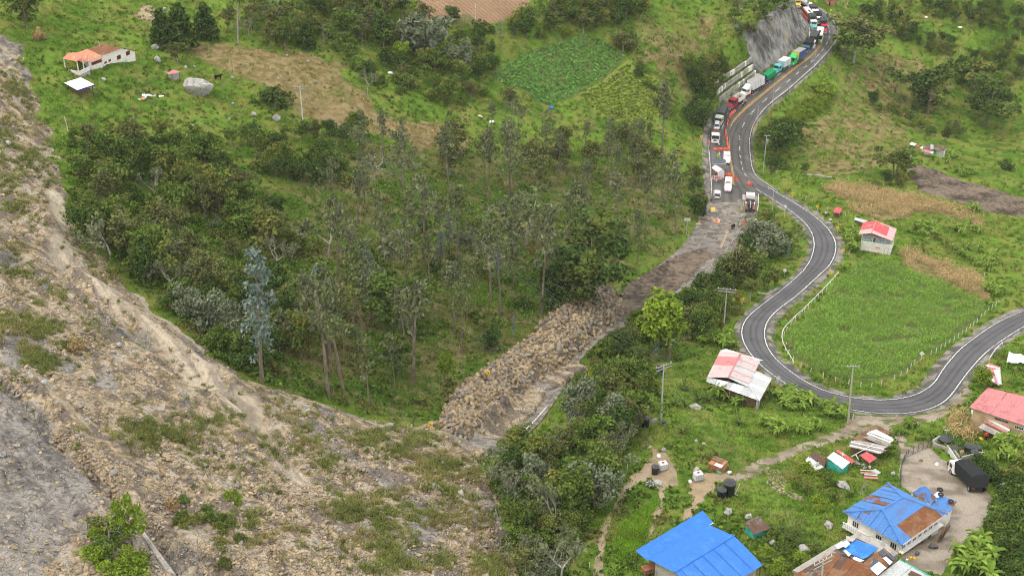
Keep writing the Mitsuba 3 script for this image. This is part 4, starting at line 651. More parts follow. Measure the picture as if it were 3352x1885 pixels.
for j in range(25): a = f0 + (f1 - f0) * (j + .5) / 25; put(k + '__veranda__baluster', M().box([a[0], a[1], z0 + .36], [.16, .08, .62], math.atan2(f1[1] - f0[1], f1[0] - f0[0])).out(), 'white')
put(k + '__veranda__rail', mesh(*tube([f0 + [0, 0, .72], f1 + [0, 0, .72]], [.07, .07], 5)).out(), 'tarp_teal'); put(k + '__veranda__slab', M().hull(np.vstack([B4[[0, 1]], B4[[0, 1]] + st, B4[[0, 1]] + [0, 0, .1], B4[[0, 1]] + st + [0, 0, .1]]) - [0, 0, .05]).out(), 'plaster')
for t in (.02, .38, .98): a = f0 + (f1 - f0) * t; post(k, a, le[2] + .1 if t < .9 else re[2] + .1, 'white', .07, 'column', z0=z0)
s2 = Site(RH6, (900, 640)); k = thing('lean_to_shed', 'pale zinc lean to behind the red roofed house', 'shed'); q = s2((945, 528, 80), (1090, 490, 80), (765, 392, 100), (725, 455, 90)); roof(k + '__roof', [q[3], q[0], q[1], q[2]], 'roof_zinc', .24, .04, .9); [post(k, p, p[2], 'wood_grey', .06) for p in q]; W_ = inset(q, .3); prism(k, W_, low(W_), q[:, 2].min() - .1, 'boards')
s = Site(RH6, (375, 450)); k = thing('red_roofed_kiosk', 'tiny roadside stall with a red gabled roof', 'stall'); q = s((200, 270, 105), (270, 140, 105), (375, 140, 130), (300, 285, 130)); q2 = s((370, 305, 105), (440, 175, 105), (375, 140, 130), (300, 285, 130)); roof(k + '__roof', q, 'roof_red', .2, .04, .8); roof(k + '__roof', q2, 'roof_red', .2, .04, .8)
for p in (q[0], q[1], q2[0], q2[1]): post(k, p + (q[2] - p) * [.06, .06, 0], p[2] + .05, 'wood_grey', .06)
c_ = (q[0] + q2[1]) / 2; put(k + '__counter', M().box([c_[0], c_[1], h(c_[0], c_[1]) + .5], [1.6, 1.2, 1.0], .4).out(), 'boards')
# -- white house, porch and cattle shed on the upper left hill
def front(o, bl, br, tl, tr, apex, D, key, wallm, yaw0=None):
    """A block from its front face in the photograph, D metres deep."""
    o = (lambda p, n=o: C(n, p)) if isinstance(o, int) else o; A, B = ground(o([bl, br])); zt = [above(o([t]), g)[0, 2] for t, g in ((tl, A), (tr, B))]; za = above(o([apex]), (A + B) / 2)[0, 2] if apex else None; d_ = unit(np.r_[(B - A)[:2], 0]); n_ = np.array([-d_[1], d_[0], 0]); n_ = n_ if n_[1] > 0 else -n_; Q = np.array([A, B, B + n_ * D, A + n_ * D]); return A, B, n_, zt, za, Q, d_
k = thing('white_house', 'white house with red framed windows and rusty roof on the upper left hill', 'house'); A, B, n_, zt, za, Q, d_ = front(RH1, (885, 610), (1620, 475), (865, 352), (1602, 272), (1320, 238), 5.5, k, 'plaster'); zb = low(Q); g0 = A + (B - A) * .62
prism(k, [A, g0, B, B + n_ * 5.5, g0 + n_ * 5.5, A + n_ * 5.5], zb, [zt[0], za, zt[1], zt[1], za, zt[0]], 'plaster'); z1 = lambda p, z: np.array([p[0], p[1], z]); ov = n_ * .35
roof(k + '__roof', [z1(A - ov - d_ * .3, zt[0] + .02), z1(A + n_ * 6 - d_ * .3, zt[0] + .02), z1(g0 + n_ * 6, za + .1), z1(g0 - ov, za + .1)], 'roof_rust', .24, .04, 1.0); roof(k + '__roof', [z1(B + n_ * 6 + d_ * .3, zt[1] + .02), z1(B - ov + d_ * .3, zt[1] + .02), z1(g0 - ov, za + .1), z1(g0 + n_ * 6, za + .1)], 'roof_dark_rust', .24, .04, 1.0, tone=lambda i, r, m: m)
cen = Q.mean(0); zl = (zt[0] + zt[1]) / 2
for t0, t1, dz, hh in ((.05, .11, 1.0, .45), (.18, .24, .95, .45), (.44, .55, 1.5, .95), (.73, .84, 1.55, .95)): opening(k, A, B, t0, t1, zl - dz, zl - dz + hh, 'window', 'window_dark', cen, 'red_trim', cross=1)
A2, B2, n2, zt2, _, Q2, dd = front(RH1, (605, 690), (880, 640), (560, 388), (842, 378), None, 4.5, k, 'plaster'); prism(k, Q2, low(Q2), min(zt2), 'plaster', 'wing_wall'); zw = min(zt2); roof(k + '__wing_roof', [z1(A2 - n2 * .4 - dd * 2.0, zw + .02), z1(B2 - n2 * .4, zw + .02), z1(B2 + n2 * 5, zw + .75), z1(A2 + n2 * 5 - dd * 2.0, zw + .75)], 'roof_orange', .22, .05, 1.0); opening(k, A2, B2, .12, .95, zw - 1.35, zw - .65, 'wing_window', 'window_dark', Q2.mean(0), 'red_trim', cross=8)
A3, B3, n3, zt3, _, Q3, d3 = front(RH1, (345, 850), (600, 800), (310, 705), (615, 690), None, 4.0, k, 'plaster'); zp = min(zt3); prism(k, Q3, low(Q3), zp, 'plaster_grey', 'porch_base'); 
for a, b in ((Q3[0], Q3[1]), (Q3[3], Q3[0])): c_ = (a + b) / 2; put(k + '__porch_parapet', M().box([c_[0], c_[1], zp + .48], [np.linalg.norm((b - a)[:2]), .15, .96], math.atan2(b[1] - a[1], b[0] - a[0])).out(), 'plaster')
zr = above(RH1([(245, 480)]), Q3[0])[0, 2]
for q in (Q3[0], Q3[3], (Q3[0] + Q3[1]) / 2, Q3[1]): post(k, q, zr, 'plaster', .13, 'porch_column', z0=zp)
m0, m1 = (Q3[0] + Q3[1]) / 2, (Q3[2] + Q3[3]) / 2; roof(k + '__porch_roof', [z1(Q3[0] - n3 * .4 - d3 * .5, zr), z1(Q3[3] - d3 * .5, zr), z1(m1, zr + .7), z1(m0 - n3 * .4, zr + .7)], 'roof_orange', .22, .05, .9); roof(k + '__porch_roof', [z1(Q3[1] + d3 * .3, zr), z1(Q3[1] - n3 * .4 + d3 * .3, zr), z1(m0 - n3 * .4, zr + .7), z1(m1, zr + .7)][:0] or [z1(Q3[2] + d3 * .3, zr), z1(Q3[1] - n3 * .4 + d3 * .3, zr), z1(m0 - n3 * .4, zr + .7), z1(m1, zr + .7)], 'roof_orange', .22, .05, .9)
k = thing('cattle_shed', 'open board shed with a white sheet roof below the white house', 'shed'); A, B, n_, zt, _, Q, d_ = front(RH1, (370, 1330), (680, 1330), (270, 1110), (622, 1085), None, 4.5, k, 'boards'); zt = [max(zt)] * 2
roof(k + '__roof', [z1(A - d_ * .8 - n_ * .6, zt[0]), z1(B + d_ * .2 - n_ * .6, zt[0]), z1(B + n_ * 4.8 + d_ * .2, zt[0] + .4), z1(A + n_ * 4.8 - d_ * .8, zt[0] + .4)], 'roof_white', .26, .04, 1.1); put(k + '__fascia', M().box((A + B) / 2 * [1, 1, 0] + np.r_[-n_[:2] * .62, zt[0] - .12], [np.linalg.norm(B - A) + .6, .06, .3], math.atan2(d_[1], d_[0])).out(), 'blue_trim')
for q in Q: post(k, q, zt[0] + .1, 'dark_steel', .1)
prism(k, [Q[0] + n_ * 2, Q[1] + n_ * 2, Q[2], Q[3]], low(Q), zt[0] - .1, 'boards'); 
for j in range(3): put(k + '__rail', mesh(*tube([[*A[:2], A[2] + .4 + j * .5], [*B[:2], A[2] + .4 + j * .5]], [.07, .07], 4)).out(), 'boards')
# -- shacks far off
def shack(name, o, base, quads, label, wall, wm='boards', drop=.15):
    s = Site(o, base); k = thing(name, label, 'shack'); pts = []
    for i, (q, m_) in enumerate(quads): Q = s(*q); roof(k + '__roof', Q, m_ if not isinstance(m_, tuple) else m_[0], .28, .05, 1.0, tone=None if not isinstance(m_, tuple) else (lambda i_, r, m0, mm=m_, rg=pick(60 + i): mm[int(rg.integers(len(mm)))]))
    Q = s(*wall); W_ = inset(Q, .3); prism(k, W_, low(W_), Q[:, 2].min() - drop, wm); [post(k, p * .97 + Q.mean(0) * .03, p[2], 'wood_grey', .08) for p in Q]; return k
shack('rusty_shack', RH4, (1500, 960), [([(900, 740, 150), (1560, 740, 170), (1950, 500, 190), (1150, 360, 190)], ('roof_rust', 'roof_dark_rust', 'roof_rust')), ([(380, 600, 140), (960, 555, 150), (1130, 460, 160), (700, 480, 155)], ('roof_zinc', 'roof_white', 'roof_dark_rust')), ([(860, 730, 158), (1280, 810, 158), (1180, 650, 172), (700, 590, 165)], ('roof_zinc', 'roof_white', 'roof_rust'))], 'rusty tin roofed shack among the eucalyptus', [(900, 740, 140), (1560, 740, 140), (1950, 500, 140), (1150, 400, 140)])
shack('brown_roofed_shack', RH5, (1400, 1000), [([(1190, 590, 260), (2060, 700, 240), (2200, 540, 280), (1290, 400, 290)], ('roof_dark_rust', 'asbestos', 'roof_dark_rust')), ([(600, 430, 250), (1150, 620, 240), (1200, 520, 255), (690, 330, 270)], ('roof_faded_red', 'roof_white', 'roof_rust')), ([(1070, 690, 200), (1590, 830, 190), (1640, 740, 200), (1240, 620, 220)], ('roof_rust', 'roof_faded_red', 'roof_zinc'))], 'shack under grey and reddish tin roofs on the right hillside', [(1190, 590, 200), (2060, 700, 200), (2200, 540, 200), (1290, 400, 200)], 'plaster')
shack('grey_tin_hutch', RH5, (600, 1130), [([(280, 820, 160), (650, 970, 160), (720, 885, 175), (360, 785, 175)], ('roof_zinc', 'asbestos'))], 'tiny grey tin roofed hutch left of the brown roofed shack', [(280, 820, 150), (650, 970, 150), (720, 885, 150), (360, 785, 150)])
shack('ruined_hut', 1, (1310, 640), [([(1250, 555, 70), (1300, 560, 70), (1360, 540, 80), (1300, 528, 80)], ('roof_faded_red', 'roof_white'))], 'ruined hut with a broken tin roof beside the biggest boulder', [(1250, 555, 60), (1300, 560, 60), (1360, 540, 60), (1300, 528, 60)], 'plaster_grey')
k = thing('scrap_heap', 'heap of broken orange tiles and white sheets in the green meadow', 'heap'); p = ground(C(1, [(1110, 735)]))[0]; rg = pick(8)
for j in range(14): put(k + '__sheet', M().box([0, 0, 0], [rg.uniform(.6, 1.8), rg.uniform(.4, .9), .05]).out(), ('roof_orange', 'roof_white', 'roof_zinc')[int(rg.integers(3))], tw=tw(p + np.r_[rg.normal(0, 1.6), rg.normal(0, .8), .3 + rg.uniform(0, .4)], fwd=[rg.normal(), rg.normal(), rg.normal() * .3]))
k = thing('brick_hut', 'small pink brick hut on the lawn at the top of the bend', 'hut'); A, B, n_, zt, _, Q, d_ = front(R1, (1200, 185), (1385, 180), (1215, 15), (1390, 15), None, 3, k, 'brick'); prism(k, Q, low(Q), max(zt), 'brick_light'); put(k + '__roof', M().box(np.r_[Q.mean(0)[:2], max(zt) + .1], [np.linalg.norm(B - A) + .5, 3.5, .2], math.atan2(d_[1], d_[0])).out(), 'concrete'); opening(k, A, B, .02, .2, A[2], A[2] + 2.2, 'door', 'dark', Q.mean(0))
# -- red roofed house at the right edge and the sheds around it
s = Site(R8, (1010, 1255)); k = thing('long_red_roofed_house', 'long cream brick house with a faded red roof at the right edge', 'house'); tr_ = lambda i, r, m: m
q = s((300, 840, 205), (1560, 1260, 205), (1700, 850, 290), (550, 575, 290)); roof(k + '__roof', q, 'roof_faded_red', .26, .05, 1.0); 
for t in (.235, .59): a = q[0] + (q[1] - q[0]) * t; b = q[3] + (q[2] - q[3]) * t; cap(k + '__roof', a + [0, 0, .03], b + [0, 0, .03], 'roof_dark_rust' if t < .3 else 'roof_pink', .06, 'joint')
W_ = inset(q, .5); prism(k, W_, low(W_), q[0][2] - .08, 'plaster_cream'); cen = W_.mean(0); A, B = edge_near(W_, q[0], q[1]); opening(k, A, B, .50, .60, q[0][2] - 1.3, q[0][2] - .7, 'window', 'window_dark', cen, 'white', cross=4); opening(k, A, B, .26, .42, q[0][2] - .9, q[0][2] - .5, 'window', 'window_dark', cen, 'steel', cross=3)
s = Site(R8, (420, 1060)); k = thing('white_counter', 'white sheet lean to with drums at the corner of the long red roof', 'shed'); q = s((330, 930, 60), (545, 985, 60), (550, 930, 95), (330, 868, 95)); roof(k + '__roof', q, 'roof_white', .25, .04, .9); [post(k, p, p[2], 'wood_grey', .05) for p in q]
for j, (x, y, c_, lb) in enumerate(((395, 1020, 'tarp_blue', 'blue drum under the white lean to'), (470, 1050, 'yellow', 'yellow drum beside the blue one'))): p = ground(R8([(x, y)]))[0]; tag(put('drum', mesh(*tube([[0, 0, 0], [0, 0, .3], [0, 0, .32], [0, 0, .6], [0, 0, .62], [0, 0, .9]], [.3, .3, .32, .3, .32, .3], 14)).out(), c_, smooth=40, tw=tw(p)), lb, 'drum')
s = Site(R8, (520, 1290)); k = thing('plank_shack', 'shack roofed with rusty planks and white boards before the cream wall', 'shack'); slabs(k, s((435, 1120, 100), (745, 1268, 100), (845, 1120, 115), (600, 985, 115)), 8, ['roof_white', 'boards', 'roof_rust', 'asbestos', 'roof_faded_red'], 9); W_ = inset(s((435, 1120, 90), (745, 1268, 90), (845, 1120, 90), (600, 985, 90)), .5); prism(k, W_, low(W_), s.z + 80 * s.m, 'boards')
s = Site(R8, (600, 600)); k = thing('scrap_roofed_shed', 'collapsing shed of white and rusty sheets below the bend', 'shed'); slabs(k, s((475, 300, 50), (600, 500, 40), (740, 540, 40), (715, 320, 60)), 8, ['roof_white', 'asbestos', 'roof_zinc', 'roof_faded_red'], 10, 'sheet'); slabs(k, s((480, 300, 60), (690, 330, 60), (715, 300, 70), (560, 240, 70)), 3, ['roof_white', 'roof_faded_red'], 11, 'sheet')
p = at(R8([(810, 215), (1060, 235), (1080, 150), (840, 85)]), ground(R8([(900, 200)]))[0, 2] + 1.2); x_, y_ = np.meshgrid(np.linspace(0, 1, 9), np.linspace(0, 1, 6)); v = (p[0] * ((1 - x_) * (1 - y_))[..., None] + p[1] * (x_ * (1 - y_))[..., None] + p[2] * (x_ * y_)[..., None] + p[3] * ((1 - x_) * y_)[..., None]); v[..., 2] += (nz(x_ * 3, y_ * 3, .7, 90) - .5) * 1.2; tag(put('white_tarpaulin', (v.reshape(-1, 3), sheet_faces(6, 9)), 'roof_white', smooth=True), 'crumpled white tarpaulin spread over bushes at the right edge', 'tarpaulin')
# -- retaining wall of the cutting: three stepped rows of panels
i0, i1 = [int(np.argmin(np.linalg.norm(ml - ground(RW([q]), hb)[0, :2], axis=1))) for q in ((1700, 480), (420, 1330))]; i0, i1 = min(i0, i1), max(i0, i1); wl = resample(ml[i0:i1], 26); g = np.gradient(wl, axis=0); g /= np.linalg.norm(g, axis=1, keepdims=True); nl = np.stack([g[:, 1], -g[:, 0]], 1); sd_, _ = side_left(ml, *(wl + nl * 3).T); nl = nl if sd_.mean() > .5 else -nl
k = thing('retaining_wall', 'stepped retaining wall of pale panels behind the queue of trucks', 'wall'); rg = pick(12)
for t, (off, z0, z1_) in enumerate(((2.6, -.4, 1.5), (3.6, 1.1, 2.9), (4.6, 2.5, 4.2))):
    q = wl + nl * off
    for j in range(len(q) - 1):
        c_ = (q[j] + q[j + 1]) / 2; dd = q[j + 1] - q[j]; zb = hroad(*c_); put(k + '__panel', M().cbox([0, 0, 0], [np.linalg.norm(dd) - .08, .5, z1_ - z0], .05).out(), ('concrete', 'plaster', 'plaster_grey')[int(rg.integers(3))], tw=tw([c_[0], c_[1], zb + (z0 + z1_) / 2 + rg.uniform(-.1, .1)], math.atan2(dd[1], dd[0])))
# ------------------------------------------------------------------ vehicles: x forward from the front bumper at 0 backwards, y left, z up
PAINT = {}
def paint(rgb, rough=.35):
    k = 'paint_%02x%02x%02x' % tuple(int(255 * c) for c in rgb)
    if k not in scene: scene[k] = {'type': 'twosided', 'bsdf': {'type': 'principled', 'base_color': {'type': 'rgb', 'value': list(rgb)}, 'roughness': rough, 'clearcoat': .5, 'clearcoat_gloss': .85}}
    return k
flat('canvas_grey', (.075, .088, .088)); flat('canvas_dark', (.035, .038, .042)); flat('canvas_green', (.02, .27, .105)); flat('lamp_glass', (.6, .6, .56), .2); flat('glass', (.018, .024, .034), .12); flat('chassis', (.03, .03, .032)); flat('load_brown', (.17, .11, .08)); flat('orange', (.68, .075, .02), .5); flat('hivis', (.42, .68, .05)); flat('skin', (.32, .19, .12)); flat('cloth_dark', (.02, .021, .028)); flat('cloth_white', (.68, .68, .66)); flat('cloth_blue', (.10, .16, .30)); flat('hair', (.012, .010, .009)); flat('cloth_red', (.42, .04, .04))
RED, WHITE = paint((.48, .03, .04)), paint((.74, .74, .74))
class Veh:
    def __init__(s, name, label, cat, o, f, r, group=None, tilt=True):
        o = (lambda p, n=o: C(n, p)) if isinstance(o, int) else o; a, b = ground(o([f, r])); d = a - b; s.L = float(np.linalg.norm(d)); s.k = thing(name, label, cat, group); f_ = unit(d[:2]); c = a[:2] - f_ * 2.5; rd = shapely.contains_xy(G_roads, *a[:2]); z = (lambda q: hroad(*q) + .11) if rd else (lambda q: h(*q) + .02); za, zb = z(a[:2]), z(a[:2] - f_ * 6); s.t = tw([a[0], a[1], za], fwd=[f_[0], f_[1], (za - zb) / 6])
    def p(s, part, m, mat, smooth=False): return put(f'{s.k}__{part}', m.out() if isinstance(m, M) else m, mat, smooth=smooth, tw=s.t)
    def wheels(s, xs, half, r=.5, w=.3):
        for x in xs:
            for y in (-1, 1): k = s.p('wheel', mesh(*tube([[x, y * half - y * w, r], [x, y * half, r]], [r, r], 12)), 'rubber'); put(k + '__rim', mesh(*tube([[x, y * half - y * .05, r], [x, y * half + y * .015, r]], [r * .55, r * .45], 10)).out(), 'steel', tw=s.t)
def cab(v, kind, col, W=2.45, L=2.2, H=2.9, roofc=None, fair=False):
    """A driver's cab with screen, side windows, grille, bumper, lamps and mirrors; returns where the body may begin."""
    roofc = roofc or col
    if kind == 'over':
        v.p('cab', M().hull([[-.02, y * W / 2, z] for y in (-1, 1) for z in (.55, 1.5)] + [[-.28, y * W / 2 * .96, H - .1] for y in (-1, 1)] + [[-.5, y * W / 2 * .9, H] for y in (-1, 1)] + [[-L, y * W / 2, z] for y in (-1, 1) for z in (.6, H - .05)]), col)
        v.p('windscreen', M().hull([[x + o_, y * W / 2 * f, z] for y in (-1, 1) for x, z, f in ((-.06, 1.62, .92), (-.24, H - .35, .86)) for o_ in (0, .06)]), 'glass'); x0 = -L; bx = .03
    else:
        hl = 1.9; v.p('hood', M().hull([[0.0, y * .75, z] for y in (-1, 1) for z in (.7, 1.35)] + [[-hl, y * .95, z] for y in (-1, 1) for z in (.7, 1.75)] + [[-.25, y * .72, 1.55] for y in (-1, 1)]), col); v.p('mudguard', M().cbox([-1.0, .98, .85], [1.5, .5, .62], .12).cbox([-1.0, -.98, .85], [1.5, .5, .62], .12), col)
        v.p('cab', M().hull([[-hl + .02, y * W * .46, .7] for y in (-1, 1)] + [[-hl, y * W * .46, 1.7] for y in (-1, 1)] + [[-hl - .35, y * W * .43, H] for y in (-1, 1)] + [[-hl - L, y * W * .46, z] for y in (-1, 1) for z in (.7, H)]), roofc); v.p('windscreen', M().hull([[x + o_, y * W * .40, z] for y in (-1, 1) for x, z in ((-hl - .03, 1.8), (-hl - .30, H - .28)) for o_ in (0, .06)]), 'glass'); v.p('exhaust', M().cyl([-hl - L - .1, .9, .8], [-hl - L - .1, .9, H + .5], .09), 'steel'); x0 = -hl - L; bx = .06
    if fair: v.p('roof_fairing', M().hull([[x0 + 1.5, y * W * .40, H] for y in (-1, 1)] + [[x0, y * W * .45, z] for y in (-1, 1) for z in (H, H + .85)]), roofc)
    xs_ = -.75 if kind == 'over' else -2.6
    for y in (-1, 1): v.p('side_window', M().box([xs_ - .2, y * (W * (.5 if kind == 'over' else .46)), H - .75], [.9, .05, .65]), 'glass'); v.p('headlight', M().cbox([bx - .02, y * W * .36, .95], [.1, .34, .2], .02), 'lamp_glass'); v.p('mirror', M().box([xs_ + .55, y * (W / 2 + .18), H - .7], [.1, .2, .5]), 'black_plastic')
    v.p('grille', M().cbox([bx, 0, 1.08], [.08, .95, .5], .02), 'dark_steel' if kind == 'over' else 'steel'); v.p('bumper', M().cbox([bx + .04, 0, .5], [.24, W * .98, .34], .05), 'steel' if kind != 'over' else col); return x0
def arch(L0, L1, W, z0, z1, rise, n=8, sag=0):
    m = M(); ys = np.linspace(-W / 2, W / 2, n); top = z1 + rise * (1 - (2 * ys / W) ** 2); pr = np.r_[[[-W / 2, z0]], np.c_[ys, top], [[W / 2, z0]]]; k = len(pr); nx = 9; xs_ = np.linspace(L0, L1, nx); V = np.array([[x, y, z + (.06 if i % 2 else 0) * (z > z0 + .1)] for i, x in enumerate(xs_) for y, z in pr]); m.add(V, sheet_faces(nx, k)); i = np.arange(k)
    for e in (0, (nx - 1) * k): m.add(V[e:e + k], [[0, j, j + 1] for j in range(1, k - 1)])
    return m
def truck(label, o, f, r, kind='over', col=None, L=8.5, body='tarp', bcol='canvas_grey', rear=None, name='truck', roofc=None, H=2.8, axles=2, top=3.6, fair=False, semi=False, trim=None):
    v = Veh(name, label, 'truck', o, f, r); col = col or WHITE; L = float(np.clip(v.L, 6.5 if kind == 'over' else 8.0, L * 1.1)); axles = axles if L > 9 else 1; x0 = cab(v, kind, col, H=H, roofc=roofc, fair=fair); e = -L; b0 = x0 - (.25 if not semi else .9); W = 2.5
    v.p('chassis', M().box([(x0 - .1 + e) / 2, 0, .85], [x0 - e, .9, .3]), 'chassis')
    if body == 'tarp': v.p('load_body', M().box([(b0 + e) / 2, 0, 1.55], [b0 - e, W, 1.1]), trim or 'canvas_dark'); v.p('canvas', arch(b0, e, W + .06, 1.3, top - .35, .38), bcol, 40); v.p('canvas_end', M().box([b0 + .04, 0, top - .75], [.06, W * .86, .8]), 'canvas_dark')
    elif body == 'box': v.p('box_body', M().cbox([(b0 + e) / 2, 0, (1.05 + top) / 2], [b0 - e, W + .05, top - 1.05], .05), bcol); v.p('box_roof', M().box([(b0 + e) / 2, 0, top + .02], [b0 - e - .1, W - .05, .05]), 'canvas_grey'); v.p('rear_door', M().box([e - .03, 0, (1.2 + top) / 2], [.05, W * .92, top - 1.4]), 'steel')
    elif body == 'curtain':
        v.p('curtain_side', M().cbox([(b0 + e) / 2, 0, (1.25 + top) / 2], [b0 - e, W + .05, top - 1.25], .05), bcol); v.p('trailer_roof', M().box([(b0 + e) / 2, 0, top + .03], [b0 - e - .05, W, .06]), 'canvas_roof'); v.p('headboard', M().box([b0 + .05, 0, (1.5 + top) / 2], [.08, W, top - 1.5]), trim or bcol); [v.p('strap', M().box([b0 - 1 - j * 1.5, y * (W / 2 + .035), (1.4 + top) / 2], [.08, .03, top - 1.5]), 'canvas_dark') for j in range(int((b0 - e - 1) / 1.5)) for y in (-1, 1)]
    elif body == 'containers':
        for j in range(2): a = b0 - j * (b0 - e) / 2; b = a - (b0 - e) / 2 + .12; v.p('container', M().cbox([(a + b) / 2, 0, 2.35], [a - b, W, 2.3], .04), bcol); v.p('container_lid', M().box([(a + b) / 2, 0, 3.53], [a - b, W, .08]), 'white'); [v.p('side_rib', M().box([a - .5 - q * (a - b) / 5, y * (W / 2 + .03), 2.35], [.15, .06, 2.2]), 'white') for q in range(5) for y in (-1, 1)]
    elif body == 'tank': v.p('tank', M().cyl([b0, 0, 2.3], [e, 0, 2.3], 1.15, 1.15, 18), bcol, 40); v.p('catwalk', M().box([(b0 + e) / 2, 0, 3.47], [(b0 - e) * .6, .5, .06]), 'chassis'); [v.p('tank_band', M().cyl([b0 - 1 - q * 2, 0, 2.3], [b0 - 1.1 - q * 2, 0, 2.3], 1.18, 1.18, 18), 'chassis') for q in range(int((b0 - e - 1) / 2))]
    elif body == 'dump':
        m = M(); c = (b0 + e) / 2; l = b0 - e; m.box([c, W / 2, 2.0], [l, .08, 1.4]).box([c, -W / 2, 2.0], [l, .08, 1.4]).box([b0 - .04, 0, 2.2], [.08, W - .1, 1.7]).box([e + .04, 0, 2.0], [.08, W - .1, 1.4]).box([c, 0, 1.32], [l - .1, W - .1, .08]); v.p('tipper_body', m, bcol); v.p('load', M().hull(np.vstack([[[x, y, 1.36] for x in (b0 - .15, e + .15) for y in (-1.15, 1.15)], [[c, 0, 2.1], [c + 1, .4, 1.9], [c - 1, -.3, 1.95]]])), 'load_brown')
    elif body == 'flat': v.p('deck', M().box([(b0 + e) / 2, 0, 1.25], [b0 - e, W, .14]), 'load_brown'); v.p('headboard', M().box([b0, 0, 1.9], [.08, W, 1.3]), 'load_brown'); [v.p('side_board', M().box([(b0 + e) / 2, y * W / 2, 1.6], [b0 - e, .07, .6]), 'canvas_dark') for y in (-1, 1)]
    elif body == 'mixer': v.p('tank', M().cyl([b0, 0, 2.2], [b0 - 1.2, 0, 2.2], 1.0, 1.0, 14), WHITE, 40)
    ax = [-.95 if kind == 'over' else -1.0] + ([x0 - .6, x0 - 1.8] if semi else []) + [e + 1.1 + 1.25 * j for j in range(axles)]; v.wheels(ax, W / 2); v.p('tail_light', M().box([e - .02, 1.0, 1.0], [.05, .3, .15]).box([e - .02, -1.0, 1.0], [.05, .3, .15]), RED); return v
flat('canvas_roof', (.34, .34, .33)); flat('roof_silver', (.50, .51, .52), .35, .5)
teal, blue, green, maroon, yellowp = paint((.10, .42, .44)), paint((.03, .07, .36)), paint((.03, .52, .12)), paint((.26, .02, .05)), paint((.72, .42, .03))
truck('yellow bonneted tipper truck first in the queue at the top', R1, (285, 290), (215, 95), 'hood', yellowp, 8.5, 'dump', 'chassis', axles=2); truck('silver tanker lorry with dark windscreen behind the red bus', R1, (680, 372), (395, 250), 'over', WHITE, 16, 'tank', 'roof_silver', axles=3, semi=True)
def bus(label, o, f, r, c1, c2, L=12, hatch=True):
    v = Veh('bus', label, 'bus', o, f, r); L = float(np.clip(v.L, 8, 12)); W, H = 2.55, 3.5; v.p('body', M().cbox([-L / 2, 0, 1.95], [L, W, 3.0], .18, (.98, .94)), c1); v.p('lower_skirt', M().cbox([-L / 2, 0, .85], [L + .06, W + .05, .9], .08), c2); v.p('windscreen', M().hull([[x, y * W * .44, z] for y in (-1, 1) for x, z in ((.04, 1.5), (-.02, 2.9), (-.06, 1.5), (-.12, 2.9))]), 'glass')
    for y in (-1, 1):
        for j in range(6): v.p('side_window', M().box([-1.6 - j * 1.65, y * (W / 2 - .0), 2.35], [1.5, .05, .85]), 'glass')
        v.p('headlight', M().cbox([.05, y * .95, .9], [.08, .4, .22], .03), 'lamp_glass'); v.p('mirror', M().box([.1, y * (W / 2 + .15), 2.5], [.12, .18, .4]), 'black_plastic')
    v.p('roof_panel', M().box([-L / 2, 0, 3.47], [L * .9, W * .8, .05]), 'white'); v.p('roof_hatch', M().box([-L * .35, 0, 3.53], [L * .3, .8, .1]), 'black_plastic'); v.p('grille', M().cbox([.06, 0, .8], [.06, 1.2, .35], .02), 'dark_steel'); v.p('bumper', M().cbox([.06, 0, .45], [.18, W, .3], .05), c2); v.wheels([-2.6, -L + 3.2], W / 2); return v
bus('red and cream long distance bus with a red roof beside the rock face', R1, (655, 700), (490, 500), paint((.52, .10, .07)), paint((.45, .06, .05))); bus('white and lime green bus with a dark roof hatch', R1, (885, 1325), (940, 1090), WHITE, paint((.34, .62, .06)))
truck('dark canvas covered truck with white bumper behind the red bus', R1, (800, 560), (700, 410), 'over', WHITE, 9, 'tarp', 'canvas_grey'); truck('bonneted truck with pale blue nose and long grey canvas', R1, (775, 948), (660, 720), 'hood', teal, 13, 'tarp', 'canvas_grey', roofc=WHITE, top=4.0, axles=3); truck('truck with maroon load under a dark canopy and white cab', R1, (895, 775), (850, 640), 'over', WHITE, 8.5, 'tarp', 'canvas_dark', trim='load_brown'); truck('bright red bonneted truck with rounded grey canvas', R1, (1050, 1055), (1010, 830), 'hood', paint((.56, .02, .05)), 11, 'tarp', 'canvas_grey', top=3.9)
truck('white cab truck with square dark box body', 3, (968, 378), (1004, 318), 'over', WHITE, 9, 'box', 'canvas_dark', top=3.9); truck('dark slat sided truck with blue cab', 3, (922, 416), (962, 362), 'over', paint((.05, .10, .18)), 8.5, 'tarp', 'canvas_dark', H=2.7); truck('bright green tractor with blue curtain sided trailer and yellow headboard', 3, (820, 503), (899, 458), 'over', green, 17, 'curtain', paint((.04, .08, .24), .6), H=3.0, axles=3, top=4.1, semi=True, fair=True, trim='yellow', name='articulated_truck')
